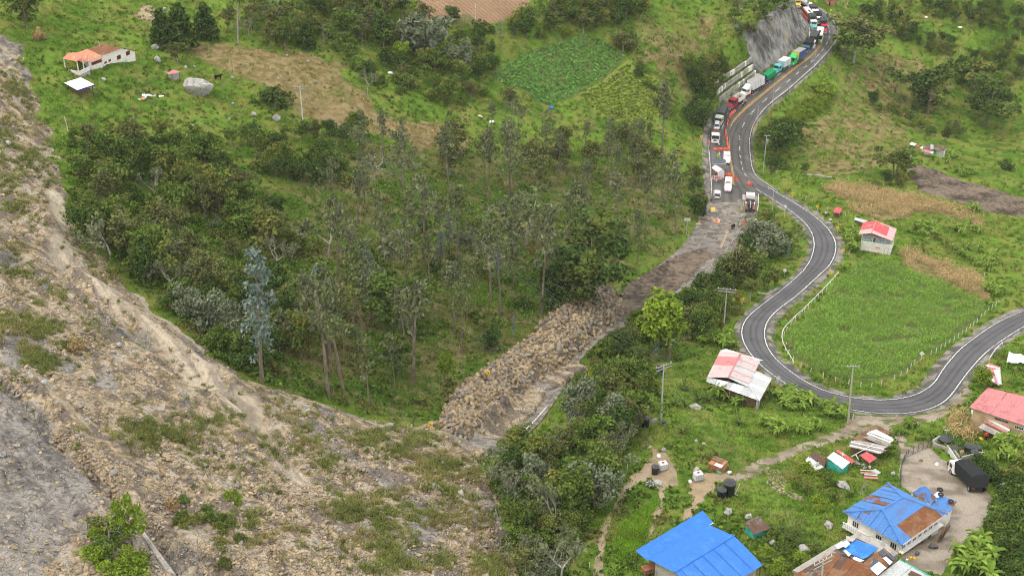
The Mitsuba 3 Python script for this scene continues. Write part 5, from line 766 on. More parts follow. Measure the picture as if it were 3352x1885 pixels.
truck('teal bonneted tractor pulling two pale blue containers', 3, (682, 574), (790, 516), 'hood', teal, 17, 'containers', paint((.40, .55, .64), .5), axles=3, semi=True, name='articulated_truck'); truck('blue tractor with a bright green tarpaulin over its trailer', 3, (578, 660), (684, 594), 'over', blue, 17, 'tarp', 'canvas_green', axles=3, top=3.2, semi=True, name='articulated_truck'); truck('white bonneted tractor with long white curtain sided trailer', 3, (440, 750), (600, 660), 'hood', WHITE, 20, 'curtain', paint((.70, .71, .73), .5), axles=3, top=4.1, semi=True, fair=True, name='articulated_truck'); truck('maroon bonneted tipper truck with cream body', 3, (345, 838), (432, 780), 'hood', maroon, 9.5, 'dump', 'plaster', roofc=maroon, axles=2); truck('pale cab truck with rounded grey canvas behind the small white car', 3, (270, 955), (314, 868), 'over', paint((.50, .56, .48)), 9, 'tarp', 'canvas_grey', trim='boards'); truck('white flatbed truck first at the roadblock', 3, (248, 1092), (250, 1000), 'over', WHITE, 9.5, 'flat', H=3.0)
truck('white cab truck with black canvas parked in the yard', 9, (2062, 668), (2240, 838), 'over', WHITE, 8.6, 'tarp', 'canvas_dark', H=2.3, top=3.1, trim='canvas_dark')
def car(name, label, cat, o, f, r, L=4.3, W=1.8, H=1.55, col=None, van=False, rear_in_view=False, light=False, trim=None):
    v = Veh(name, label, cat, o, f, r); col = col or WHITE
    if van: v.p('body', M().hull([[0, y * W * .46, z] for y in (-1, 1) for z in (.45, .95)] + [[-.9, y * W / 2, 1.15] for y in (-1, 1)] + [[-1.7, y * W * .45, H] for y in (-1, 1)] + [[-L, y * W * f_, z] for y in (-1, 1) for z, f_ in ((.45, .5), (H, .46))]), col); v.p('windscreen', M().hull([[x, y * W * .41, z] for y in (-1, 1) for x, z in ((-.93, 1.22), (-1.58, H - .12), (-.88, 1.22), (-1.52, H - .08))]), 'glass'); [v.p('side_window', M().box([-2.1, y * W * .485, 1.55], [.9, .05, .5]), 'glass') for y in (-1, 1)]; v.p('rear_window', M().box([-L - .01, 0, H - .55], [.05, W * .7, .5]), 'glass')
    else: v.p('body', M().hull([[0, y * W * .44, z] for y in (-1, 1) for z in (.35, .75)] + [[-1.1, y * W / 2, .95] for y in (-1, 1)] + [[-L, y * W * .46, z] for y in (-1, 1) for z in (.35, .95)] + [[-L / 2, y * W / 2, z] for y in (-1, 1) for z in (.3, .97)]), col); v.p('cabin', M().hull([[-1.15, y * W * .45, .93] for y in (-1, 1)] + [[-1.75, y * W * .38, H] for y in (-1, 1)] + [[-L + .55, y * W * .38, H - .02] for y in (-1, 1)] + [[-L + .05, y * W * .44, .93] for y in (-1, 1)]), 'glass'); v.p('roof', M().cbox([(-1.75 - L + .5) / 2, 0, H + .01], [L - 2.2, W * .74, .08], .03), col)
    for y in (-1, 1): v.p('headlight', M().cbox([.01, y * W * .36, .68], [.08, .32, .16], .02), 'lamp_glass'); v.p('tail_light', M().box([-L - .01, y * W * .38, .85], [.06, .2, .3]), RED); v.p('mirror', M().box([-1.35, y * (W / 2 + .1), 1.08], [.12, .18, .14]), col)
    v.p('bumper', M().cbox([.03, 0, .42], [.15, W * .9, .2], .03), trim or 'black_plastic'); v.wheels([-.85, -L + .85], W / 2, .33, .2)
    if light: v.p('light_bar', M().cbox([-1.75, 0, H + .1], [.3, W * .6, .14], .03), RED)
    if trim: v.p('stripe', M().box([-L / 2, W / 2 + .005, .85], [L * .8, .03, .22]).box([-L / 2, -W / 2 - .005, .85], [L * .8, .03, .22]), trim)
    return v
car('car', 'small white car between the flatbed and the canvas truck', 'car', 3, (258, 998), (262, 970)); car('van', 'white box van parked below the barrier row', 'van', 3, (336, 1250), (331, 1180), 6.0, 2.05, 2.7, None, True); car('ambulance', 'white ambulance with pink stripe beside the white tent', 'ambulance', R4, (563, 640), (575, 500), 5.6, 2.05, 2.5, None, True, light=True, trim=paint((.55, .15, .40))); car('car', 'white hatchback with an open door left of the ambulance', 'car', R4, (372, 640), (368, 752), 4.4, 1.85, 1.6)
# recovery truck
v = Veh('recovery_truck', 'white recovery truck with bare rear chassis and open cab door', 'truck', R4, (970, 800), (975, 1120)); cab(v, 'over', WHITE, L=2.6, H=3.0); v.p('chassis', M().box([-5.3, 0, .85], [5.6, .9, .32]), 'chassis'); v.p('winch_frame', M().box([-3.0, 0, 1.5], [.5, 2.4, 1.0]).box([-4.2, 0, 1.25], [1.6, 2.0, .4]), 'dark_steel'); v.p('side_locker', M().box([-4.1, 1.1, 1.1], [1.0, .4, .6]).box([-4.1, -1.1, 1.1], [1.0, .4, .6]), 'white'); v.p('boom', M().tube([[-3.4, 0, 1.6], [-6.2, 0, 2.3], [-8.0, 0, 1.5]], [.22, .18, .12], 6), 'steel'); v.p('tow_bar', M().tube([[-7.8, .3, .8], [-9.4, .9, .25]], [.09, .07], 5).tube([[-7.8, -.3, .8], [-9.4, -.9, .25]], [.09, .07], 5), 'dark_steel'); v.p('open_door', M().box([-.7, 1.75, 1.5], [.9, .07, 1.5], 1.1), 'white'); v.p('orange_panel', M().box([-2.75, .9, 1.9], [.2, .5, .6]), 'orange'); v.p('mudguard', M().cbox([-6.8, 1.0, 1.15], [2.8, .65, .12], .03).cbox([-6.8, -1.0, 1.15], [2.8, .65, .12], .03), 'roof_rust'); v.wheels([-1.0, -6.1, -7.4], 1.25)
def motorbike(label, o, f, r, rider=None):
    v = Veh('motorcycle', label, 'motorcycle', o, f, r)
    for x in (-.3, -1.6): v.p('wheel', trimesh.creation.torus(.27, .06, 16, 6).apply_transform(trimesh.transformations.rotation_matrix(math.pi / 2, [1, 0, 0])).apply_translation([x, 0, .33]), 'rubber')
    v.p('frame', M().tube([[-.3, 0, .33], [-.55, 0, .95]], [.05, .05], 5).tube([[-.5, 0, .8], [-1.1, 0, .5], [-1.6, 0, .33]], [.06, .1, .05], 5), 'dark_steel'); v.p('fuel_tank', M().cbox([-.75, 0, .85], [.5, .28, .25], .06), WHITE); v.p('seat', M().cbox([-1.25, 0, .84], [.75, .26, .12], .04), 'black_plastic'); v.p('handlebar', M().tube([[-.62, .36, 1.02], [-.55, 0, .98], [-.62, -.36, 1.02]], [.025, .025, .025], 5), 'steel'); return v
motorbike('motorcycle parked behind the orange sign board', R4, (305, 465), (400, 470)); motorbike('motorcycle ridden away along the verge by the red kiosk', RH6, (25, 320), (10, 400)); motorbike('motorcycle standing under the police by the barriers', R2, (385, 1360), (355, 1345))
# ------------------------------------------------------------------ people and animals
def chain(bones, edge=.05):
    m = manifold3d.Manifold(); S_ = lambda c, r: trimesh.creation.icosphere(1, r).vertices + np.asarray(c)
    for a, ra, b, rb in bones: m = m + manifold3d.Manifold.hull_points(np.vstack([S_(a, ra), S_(b, rb)]))
    return m.to_mesh()
def mm(t): x = t; return (x.vert_properties[:, :3], x.tri_verts)
def person(label, o, base, yaw, shirt, trousers, arms='down', vest=None, hat=None, seat=False, H=1.72, at_=None):
    p = ground(o([base]) if not isinstance(o, int) else C(o, [base]))[0] if at_ is None else np.asarray(at_); rd = shapely.contains_xy(G_roads, *p[:2]); p[2] = (hroad(*p[:2]) + .11 if rd and at_ is None else p[2]); t = tw(p, yaw, sc=H / 1.72); k = thing('person', label, 'person'); st = .10
    sh = {'down': ([.02, .30, 1.12], [.10, .29, .86]), 'hip': ([-.10, .40, 1.14], [.10, .22, 1.02]), 'out': ([.18, .36, 1.20], [.42, .30, 1.24]), 'up': ([.15, .30, 1.25], [.28, .22, 1.52]), 'ride': ([.22, .32, 1.18], [.46, .34, 1.10])}[arms]; hipz, kn, ft = (.92, [st * .5, .11, .50], [0, .12, .07]) if not seat else (.92, [.40, .20, .72], [.20, .22, .32])
    body = [([0, 0, 1.42], .07, [.01, 0, 1.50], .06), ([.01, 0, 1.58], .105, [.02, 0, 1.64], .095), ([.0, 0, hipz], .13, [0, 0, 1.36], .13)]
    for y in (-1, 1):
        f = [1, y, 1]; e_, w_ = np.array(sh[0]) * f, np.array(sh[1]) * f; body += [([0, .18 * y, 1.38], .055, e_, .045), (e_, .045, w_, .035), (w_, .04, w_ + [.03, 0, -.09], .035), ([0, .09 * y, hipz], .085, np.array(kn) * f, .06), (np.array(kn) * f, .06, np.array(ft) * f, .045), (np.array(ft) * f - [.04, 0, .02], .045, np.array(ft) * f + [.16, 0, -.03], .04)]
    put(k + '__body', mm(chain(body)), 'skin', smooth=60, tw=t); up, lo = [([0, 0, .95], .155, [0, 0, 1.36], .165), ([0, -.15, 1.38], .075, [0, .15, 1.38], .075)], []
    for y in (-1, 1):
        f = [1, y, 1]; e_ = np.array(sh[0]) * f; up += [([0, .19 * y, 1.38], .075, e_, .062), (e_, .062, np.array(sh[1]) * f * [.9, 1, 1] + [.0, 0, .03], .05)]; lo += [([0, .08 * y, hipz], .115, np.array(kn) * f, .08), (np.array(kn) * f, .08, np.array(ft) * f + [0, 0, .05], .062)]
    put(k + '__shirt', mm(chain(up)), shirt, smooth=60, tw=t); put(k + '__trousers', mm(chain(lo)), trousers, smooth=60, tw=t); put(k + '__hair' if not hat else k + '__helmet', mm(chain([([-.015, 0, 1.64], .112, [-.02, 0, 1.655], .110)])), hat or 'hair', smooth=60, tw=t)
    if vest: put(k + '__vest', mm(chain([([0, 0, 1.0], .17, [0, 0, 1.34], .182)])), vest, smooth=60, tw=t)
    return k
person('person in green top standing at the left road edge by the barriers', R3, (222, 965), 0, 'tarp_teal', 'cloth_dark'); person('person in white shirt and black trousers in front of the flatbed', R3, (455, 920), 2.2, 'cloth_white', 'cloth_dark', 'hip'); person('worker in full hi vis suit between the barriers and the white van', R3, (425, 1190), 1.0, 'hivis', 'hivis', 'hip', None, 'yellow'); person('worker in hi vis suit pointing beside the recovery truck', R4, (805, 995), 0, 'hivis', 'hivis', 'out', None, 'yellow')
person('worker in white and orange stripes at the centre line', R4, (608, 1308), -1, 'orange', 'cloth_white', 'down', 'cloth_white'); person('person in dark uniform next to the worker in orange', R4, (643, 1318), -1.3, 'cloth_dark', 'cloth_dark', 'hip'); person('second person in dark uniform, rightmost of the three', R4, (675, 1305), -2, 'cloth_dark', 'cloth_dark', 'down'); person('person in blue beside the red barriers and motorcycle', R2, (330, 1335), 0.5, 'cloth_blue', 'cloth_dark'); person('person in white top beside the yellow centre line', R2, (425, 1310), 2, 'cloth_white', 'cloth_dark', 'hip'); person('person in orange vest behind the parked police motorcycle', R2, (388, 1330), 1.5, 'orange', 'cloth_dark', 'down', 'cloth_white')
person('person in black walking on the empty lane of the upper bend', R1, (1150, 555), -2, 'cloth_dark', 'cloth_dark'); person('person in white at the foot of the rock cutting', R1, (345, 560), 0, 'cloth_white', 'cloth_dark'); person('person in pink seated at the foot of the rock cutting', R1, (430, 690), 0, 'roof_faded_red', 'cloth_dark', 'hip'); person('person leaning on the parapet before the rock, in blue', R1, (510, 985), 0, 'cloth_blue', 'cloth_white', 'down')
p = ground(RH6([(12, 385)]))[0]; person('rider in black and white on the verge motorcycle', RH6, (0, 0), 1.2, 'cloth_white', 'cloth_dark', 'ride', None, 'black_plastic', True, at_=p + [0, 0, .02])
for j, (q, lb) in enumerate((((505, 1020), 'seated person in orange before the plank shack'), )): p = ground(R8([(520, 1285)]))[0]; person('person in orange and dark clothes beside the plank shack', R8, (0, 0), -1.6, 'orange', 'cloth_dark', 'hip', at_=p)
p = ground(R6([(250, 540)]))[0]; person('person in white sitting inside the brown roofed shelter', R6, (0, 0), -1.2, 'cloth_white', 'cloth_white', 'hip', at_=p); p = ground(C(5, [(180, 0)]))[0]
def cow(label, o, base, yaw, mat):
    p = ground(C(o, [base]))[0]; B = [([-.75, 0, 1.05], .30, [.0, 0, 1.0], .36), ([0, 0, 1.0], .36, [.65, 0, 1.08], .32), ([.65, 0, 1.15], .24, [1.05, 0, 1.30], .16), ([1.05, 0, 1.32], .15, [1.38, 0, 1.12], .09), ([1.0, -.05, 1.42], .04, [.98, -.24, 1.44], .03), ([1.0, .05, 1.42], .04, [.98, .24, 1.44], .03), ([-1.02, 0, 1.2], .04, [-1.12, 0, .6], .025)]
    for y in (-1, 1): B += [([.55, .17 * y, .95], .13, [.60, .17 * y, .52], .07), ([.60, .17 * y, .52], .07, [.55, .17 * y, .04], .05), ([-.75, .17 * y, 1.0], .17, [-.62, .17 * y, .62], .09), ([-.62, .17 * y, .62], .09, [-.82, .17 * y, .42], .055), ([-.82, .17 * y, .42], .055, [-.76, .17 * y, .04], .05)]
    k = thing('cow', label, 'cow'); put(k + '__body', mm(chain(B)), mat, smooth=60, tw=tw(p, yaw)); [put(k + '__horn', mesh(*tube([[1.0, .1 * y, 1.45], [1.02, .2 * y, 1.58]], [.03, .008], 5)).out(), 'plaster', tw=tw(p, yaw)) for y in (-1, 1)]
flat('hide_dark', (.02, .018, .016)); flat('hide_tan', (.42, .29, .16)); cow('black cow standing right of the biggest boulder', 1, (1645, 602), .5, 'hide_dark'); cow('tan cow on the pasture below the crop field', 2, (860, 980), 2.6, 'hide_tan'); cow('second tan cow lower on the pasture', 2, (915, 1035), 1.2, 'hide_tan')
# ------------------------------------------------------------------ barriers, cones, signs, posts, poles, wires, tanks
def onroad(p): return np.array([p[0], p[1], hroad(*p[:2]) + .11]) if shapely.contains_xy(G_roads, *p[:2]) else np.array([p[0], p[1], h(*p[:2])])
_bar = {'body': mikit.ply(M().hull([[x, y, z] for x, w in ((-.98, .18), (.98, .18), (-.82, .25), (.82, .25)) for y in (-w, w) for z in (0, .12)] + [[x, y, .78] for x in (-.7, .7) for y in (-.13, .13)] + [[x, y, .9] for x in (-.45, .45) for y in (-.10, .10)]).out(), 'orange', smooth=30), 'foot': mikit.ply(M().cbox([-.62, 0, .05], [.5, .62, .1], .02).cbox([.62, 0, .05], [.5, .62, .1], .02).out(), 'orange'), 'filler_cap': mikit.ply(mesh(*tube([[0, 0, .88], [0, 0, .97]], [.09, .08], 8)).out(), 'white')}
_dec = mikit.ply(M().box([-.3, 0, .5], [.34, .42, .16]).box([.3, 0, .5], [.34, .42, .16]).out(), 'white')
BAR = [(R2, (775, 980), 0), (R2, (665, 1045), 0), (R2, (605, 1090), 0), (R2, (522, 1155), 0), (R2, (392, 1250), 0), (R2, (380, 1300), 0), (R3, (815, 85), 0), (R3, (772, 118), 0), (R3, (745, 145), 0), (R3, (715, 220), 1), (R3, (660, 305), 1), (R3, (652, 390), 1), (R3, (615, 555), 1), (R3, (617, 625), 1), (R3, (648, 720), 1), (R3, (650, 770), 1), (R3, (655, 840), 1), (R3, (660, 890), 1), (R3, (365, 985), 2), (R3, (490, 985), 2), (R3, (610, 985), 2), (R3, (675, 960), 1), (R3, (228, 830), 1), (R4, (350, 275), 1), (R4, (600, 335), 3), (R4, (955, 495), 3), (R4, (880, 1190), 4), (R4, (850, 1250), 4), (C, (0, 0), 0)]
dirA = unit(np.diff(ground(R2([(392, 1250), (775, 980)])), axis=0)[0][:2]); NTH = ['first', 'second', 'third', 'fourth', 'fifth', 'sixth', 'seventh', 'eighth', 'ninth', 'tenth', 'eleventh', 'twelfth', 'thirteenth', 'fourteenth', 'fifteenth', 'sixteenth', 'seventeenth', 'eighteenth', 'nineteenth', 'twentieth']
NTH += ['twenty ' + n for n in NTH[:9]] + ['thirtieth'] + ['thirty ' + n for n in NTH[:9]] + ['fortieth'] + ['forty ' + n for n in NTH[:9]] + ['fiftieth'] + ['fifty ' + n for n in NTH[:9]] + ['sixtieth'] + ['sixty ' + n for n in NTH[:9]] + ['seventieth'] + ['seventy ' + n for n in NTH[:9]] + ['eightieth']
for j, (o, q, kd) in enumerate(BAR[:-1]):
    p = onroad(ground(o([q]))[0]); yaw = {0: math.atan2(dirA[1], dirA[0]), 1: 1.45, 2: 0.02, 3: -.75, 4: .95}[kd]
    lb = f'orange water filled barrier, {NTH[j]} of the line going down beside the queue' if j < 18 else ('left barrier of the row closing the lane', 'middle barrier of the row closing the lane', 'right barrier of the row closing the lane', 'barrier at the corner of the closing row', 'orange barrier at the left road edge', 'orange barrier left of the white tent', 'orange barrier right of the white tent', 'orange barrier where the bypass begins', 'upper orange barrier behind the recovery truck', 'lower orange barrier behind the recovery truck')[j - 18]
    k = thing('road_barrier', lb, 'barrier', 'orange water filled barriers'); 
    for n_, m_ in _bar.items(): scene[f'{k}__{n_}'] = {**m_, 'to_world': tw(p, yaw)}
    scene[f'{k}__reflector'] = {**_dec, 'to_world': tw(p, yaw)}
for j, (o, q, lb) in enumerate(((C, (1820, 28), 'orange barrier standing at the edge of the buried road'), )): p = ground(C(8, [q]))[0]; k = thing('road_barrier', lb, 'barrier'); [scene.__setitem__(f'{k}__{n_}', {**m_, 'to_world': tw(p + [0, 0, .3], 1.1, sc=1.4)}) for n_, m_ in _bar.items()]
_cone = {'body': mikit.ply(mesh(*tube([[0, 0, .04], [0, 0, .75]], [.19, .04], 10)).out(), 'orange', smooth=40), 'base': mikit.ply(M().cbox([0, 0, .03], [.48, .48, .06], .02).out(), 'orange'), 'band': mikit.ply(mesh(*tube([[0, 0, .38], [0, 0, .56]], [.115, .078], 10)).out(), 'white')}
for o, q, lb in ((R4, (535, 300), 'traffic cone beside the white tent'), (R4, (680, 385), 'left of the three cones across the lane'), (R4, (718, 398), 'middle of the three cones across the lane'), (R4, (757, 410), 'right of the three cones across the lane'), (R2, (323, 1390), 'large orange cone below the police motorcycle')):
    p = onroad(ground(o([q]))[0]); k = thing('traffic_cone', lb, 'traffic cone'); [scene.__setitem__(f'{k}__{n_}', {**m_, 'to_world': tw(p, 0, sc=1.25)}) for n_, m_ in _cone.items()]
# white tent, solar trailer and striped board at the roadblock
s = Site(R4, (440, 395)); k = thing('white_canopy', 'white gabled canopy tent at the roadblock', 'tent'); q = s((375, 385, 5), (495, 385, 5)); A, B = onroad(ground(R4([(375, 395)]))[0]), onroad(ground(R4([(497, 395)]))[0]); d_ = unit(B - A); n_ = np.array([-d_[1], d_[0], 0]); z1 = lambda p, z: np.array([p[0], p[1], p[2] * 0 + A[2] + z]); D = 3.4; mA = (A + B) / 2
roof(k + '__roof', [z1(A, 2.2), z1(A + n_ * D, 2.2), z1(mA + n_ * D, 2.9), z1(mA, 2.9)], 'roof_white', .8, .0, 4); roof(k + '__roof', [z1(B + n_ * D, 2.2), z1(B, 2.2), z1(mA, 2.9), z1(mA + n_ * D, 2.9)], 'roof_white', .8, .0, 4); put(k + '__wall', (np.array([z1(A, 0), z1(B, 0), z1(B, 2.2), z1(mA, 2.88), z1(A, 2.2)]) - n_ * .01, np.array([[0, 1, 2], [0, 2, 4], [2, 3, 4]])), 'white'); put(k + '__side_wall', (np.array([z1(B, 0), z1(B + n_ * D, 0), z1(B + n_ * D, 2.18), z1(B, 2.18)]), np.array([[0, 1, 2, 3]])), 'white')
for q in (A, B, A + n_ * D, B + n_ * D): put(k + '__leg', mesh(*tube([z1(q, 0), z1(q, 2.2)], [.04, .04], 6)).out(), 'steel')
p = onroad(ground(R4([(400, 215)]))[0]); k = thing('solar_trailer', 'grey trailer cabin with tilted solar panels above the white tent', 'trailer'); t = tw(p, 0.03); put(k + '__cabin', M().cbox([0, 0, 1.2], [3.9, 1.9, 1.9], .08).out(), 'steel', tw=t); put(k + '__panel', M().box([-1.0, .2, 2.75], [1.9, 1.7, .08]).out(), 'tarp_dark', tw=t); put(k + '__panel', M().box([1.0, .2, 2.75], [1.9, 1.7, .08]).out(), 'tarp_dark', tw=t); put(k + '__frame', M().tube([[0, .2, 2.1], [0, .2, 2.72]], [.08, .08], 6).out(), 'steel', tw=t); [put(k + '__wheel', mesh(*tube([[x, y * .8, .35], [x, y * 1.0, .35]], [.35, .35], 10)).out(), 'rubber', tw=t) for x in (-.6, .6) for y in (-1, 1)]
p = onroad(ground(R4([(375, 420)]))[0]); k = thing('sign_board', 'white and orange striped barricade board before the tent', 'sign'); t = tw(p, 0.05)
for zz in range(3):
    put(k + '__board', M().box([0, 0, .55 + zz * .42], [3.0, .06, .30]).out(), 'white', tw=t)
    for j in range(5): put(k + '__stripe', M().hull([[-1.3 + j * .62 + dx + (z * .25), y, .55 + zz * .42 + z] for dx in (0, .28) for y in (-.045, .045) for z in (-.148, .148)]).out(), 'orange', tw=t)
[put(k + '__leg', M().box([x, 0, .7], [.08, .1, 1.4]).out(), 'steel', tw=t) for x in (-1.2, 1.2)]; put(k + '__arrow', M().hull([[-.5, -.06, 1.0], [-.1, -.06, 1.25], [-.1, -.06, .75], [-.5, -.07, 1.0], [-.1, -.07, 1.25], [-.1, -.07, .75]]).box([.2, -.065, 1.0], [.7, .01, .2]).out(), 'orange', tw=t)
for j, (x, y) in enumerate(((275, 1015), (315, 1010))): p = onroad(ground(R4([(x, y)]))[0]); k = thing('yellow_roller', ('left yellow cylinder standing on the old road', 'right yellow cylinder standing on the old road')[j], 'cylinder'); put(k + '__shell', mesh(*tube([[0, 0, .45], [.2, 2.0, .5]], [.36, .36], 14)).out(), 'yellow', smooth=40, tw=tw(p, 0)); put(k + '__cap', mesh(*tube([[0, -.08, .45], [0, .0, .45]], [.30, .36], 14)).out(), 'white', tw=tw(p, 0))
rg = pick(31); g_ = [(x, y) for x, y in ((60, 1195), (45, 1225), (90, 1115), (215, 1130), (300, 1115), (330, 1165), (345, 1150), (385, 1155), (400, 1185), (360, 1190))]
for j, q in enumerate(g_): p = onroad(ground(R4([q]))[0]); tag(put('broken_slab', M().hull(rg.normal(0, 1, (14, 3)) * [.55, .3, .15]).out(), ('roof_orange', 'concrete', 'plaster_cream')[j % 3], tw=tw(p + [0, 0, .15], rg.uniform(0, 3))), 'broken slab among the rubble on the old road', 'slab', 'broken slabs on the old road')
# road signs
def face2(pts, d=.03): pts = np.asarray(pts, float); return M().hull(np.vstack([np.c_[np.full(len(pts), -d), pts], np.c_[np.full(len(pts), d * 0), pts]]))
SQ = lambda w, z: [(-w, z - w), (w, z - w), (w, z + w), (-w, z + w)]; DI = lambda w, z: [(0, z - w * 1.3), (w * 1.3, z), (0, z + w * 1.3), (-w * 1.3, z)]
def sign(o, base, top, label, kind='chevron', flip=1, w=.36, yaw=None, back=False, zmin=1.5):
    u_ = o([base, top]) if not isinstance(o, int) else C(o, [base, top]); p = onroad(ground(u_[:1])[0]); z = max(zmin, above(u_[1:], p)[0, 2] - p[2]); yaw = math.atan2(-p[1], -p[0]) if yaw is None else yaw; k = thing('road_sign', label, 'road sign'); t = tw(p, yaw); zc = z - w
    put(k + '__post', mesh(*tube([[-.05, 0, -.3], [-.05, 0, z]], [.045, .045], 6)).out(), 'white', tw=t)
    if kind in ('chevron', 'marker'):
        put(k + '__plate', face2([(-w, zc - w), (w, zc - w), (w, zc + w), (-w, zc + w)]).out(), 'sign_yellow', tw=t); f = flip; a = w * .62; b = w * .5
        put(k + '__arrow', M().hull([[d, f * -b, zc] for d in (.004, .016)] + [[d, f * (-b + .3 * w), zc] for d in (.004, .016)] + [[d, f * b * .2, zc + a] for d in (.004, .016)] + [[d, f * (b * .2 + .45 * w), zc + a] for d in (.004, .016)]).hull([[d, f * -b, zc] for d in (.004, .016)] + [[d, f * (-b + .3 * w), zc] for d in (.004, .016)] + [[d, f * b * .2, zc - a] for d in (.004, .016)] + [[d, f * (b * .2 + .45 * w), zc - a] for d in (.004, .016)]).out(), 'dark', tw=t)
    elif kind == 'diamond': put(k + '__plate', face2(DI(w, zc)).out(), 'sign_yellow' if not back else 'white', tw=t); (not back) and put(k + '__arrow', M().box([.012, 0, zc], [.02, .09, .4]).box([.012, .1, zc + .16], [.02, .26, .08]).out(), 'dark', tw=t)
    elif kind == 'round': put(k + '__plate', face2([(w * math.cos(a), zc + w * math.sin(a)) for a in np.linspace(0, 6.28, 18)]).out(), 'white', tw=t)
    elif kind == 'board': put(k + '__plate', face2([(-w * 1.9, zc - w), (w * 1.9, zc - w), (w * 1.9, zc + w), (-w * 1.9, zc + w)]).out(), 'white', tw=t)
    return k
flat('sign_yellow', (.85, .56, .01), .5)
SG = [(3,(1002,28),(1002,2),'yellow chevron sign at the very top of the bend','chevron',1),(3,(1118,110),(1117,72),'yellow chevron sign on the lawn, second of the bend','chevron',1),(3,(1180,180),(1180,140),'yellow chevron sign just above the roadside tree','chevron',1),(3,(146,1060),(150,1022),'yellow arrow sign on the inner verge beside the flatbed','chevron',-1),(3,(533,1015),(537,955),'yellow diamond sign on the outer verge of the highway','diamond',1),(6,(833,40),(833,0),'small yellow marker at the start of the bypass','marker',1),(6,(1018,140),(1020,96),'yellow marker above the red kiosk on the bypass','marker',1),(6,(1170,300),(1173,255),'yellow marker opposite the red roofed house','marker',1),(6,(1209,470),(1212,425),'yellow marker on the outside of the upper bypass bend','marker',1),(6,(1113,636),(1118,592),'yellow marker at the end of the upper bypass bend','marker',1),(6,(452,840),(455,792),'yellow marker on the bank at the lower bypass bend','marker',1),(6,(315,1045),(316,1010),'yellow sign at the foot of the lamp pole by the bypass','marker',1),(6,(625,275),(625,222),'yellow chevron sign right of the recovery truck','chevron',1),(6,(467,520),(468,470),'yellow chevron sign half hidden by trees on the old road','chevron',1),(5,(1145,1400),(1145,1345),'yellow chevron sign sticking out of the debris mound','chevron',-1),(8,(712,350),(710,305),'yellow chevron sign at the foot of the debris mound','chevron',-1),(5,(1910,1400),(1912,1350),'orange yellow sign standing at the far side of the buried road','chevron',1),
 (6,(770,190),(778,95),'pair of white diamond sign backs on one post at the bypass start','diamond',1),(6,(770,640),(775,575),'white diamond sign back on the inner bank of the bypass','diamond',1),(6,(1798,1268),(1803,1198),'white diamond sign at the right corner of the maize field','diamond',1),(6,(634,215),(635,140),'white round sign on the wedge of grass between the roads','round',1),(6,(33,320),(72,193),'white rectangular sign panel left of the old road','board',1),(3,(568,600),(572,557),'white square sign at the end of the retaining wall','board',1),(6,(722,1430),(726,1385),'white sign back beside the pink roofed shed','round',1)]
for i, a in enumerate(SG): sign(*a[:4], kind=a[4], flip=a[5], back=i in (17, 18, 19), w=.36 if i < 17 else .42, zmin=1.4)
# white posts round the maize field, guard pipes, fence posts
PO = [(6, q) for q in ((1118,700),(1090,735),(1058,775),(1025,808),(1000,838),(950,884),(922,908),(888,940),(853,970),(820,1003),(790,1045),(768,1085),(783,1165),(803,1220),(837,1270),(895,1316),(970,1356),(1063,1396),(1154,1430),(1255,1446))] + [(9, q) for q in ((1345,25),(1427,30),(1500,18))] + [(6, q) for q in ((1597,1410),(1647,1385),(1693,1360),(1722,1325),(1750,1295),(1875,1224),(1913,1206),(1948,1180),(1980,1162),(2014,1137),(2048,1115),(2080,1093),(2110,1073),(2140,1048),(2167,1025),(2194,1003),(2221,980),(2250,947),(2279,923),(2306,898),(2333,878),(2362,858),(2382,843))]
_po = {'shaft': mikit.ply(mesh(*tube([[0, 0, -.3], [0, 0, 1.15]], [.075, .065], 6)).out(), 'white')}
for j, (o, q) in enumerate(PO): k = thing('fence_post', f'short white fence post round the maize field, {NTH[j]} counting from the upper bend', 'post', 'white posts round the maize field'); scene[k] = {**_po['shaft'], 'to_world': tw(ground(C(o, [q]))[0])}
for j, (o, q, lb) in enumerate(((6,(933,60),'white post left of the bypass markers'),(6,(980,80),'white post between the first two bypass markers'),(6,(1097,140),'white post uphill of the red kiosk'),(6,(1255,478),'white post under the banana plants at the bypass'),(6,(2275,640),'white post at the far corner of the maize field'),(6,(45,350),'white post at the left edge of the old road'),(8,(2192,650),'white stake at the edge of the lower wood'),(8,(1907,1400),'white stake beside the footpath below the wood'),(8,(2018,905),'short white stake in the lower wood'),(R4,(1290,130),'white post beside the power pole on the outer verge'),(R4,(145,480),'white post at the left edge of the closed lane'),(R3,(60,1040),'white post by the tree left of the highway'),(5,(2120,765),'white post at the upper end of the debris mound'),(9,(1285,275),'white double post beside the pale power pole'),(6,(1230,185),'white stake behind the red kiosk'))):
    u_ = o([q]) if not isinstance(o, int) else C(o, [q]); tag(put('marker_post', mesh(*tube([[0, 0, -.3], [0, 0, 1.3]], [.06, .06], 6)).out(), 'white', tw=tw(ground(u_)[0])), lb, 'post')
def railing(name, o, pts, label, z=.75, r=.07, mat='white', every=2.5, cat='railing'):
    w = lift(C(o, pts) if isinstance(o, int) else o(pts), .8); P = np.c_[w, h(w[:, 0], w[:, 1]) + z]; k = thing(name, label, cat); put(k + '__rail', mesh(*tube(P, r, 6)).out(), mat); L_ = shapely.LineString(w)
    for s_ in np.arange(0, L_.length, every): q = L_.interpolate(s_); put(k + '__post', mesh(*tube([[q.x, q.y, h(q.x, q.y) - .3], [q.x, q.y, h(q.x, q.y) + z]], [r, r], 5)).out(), mat)
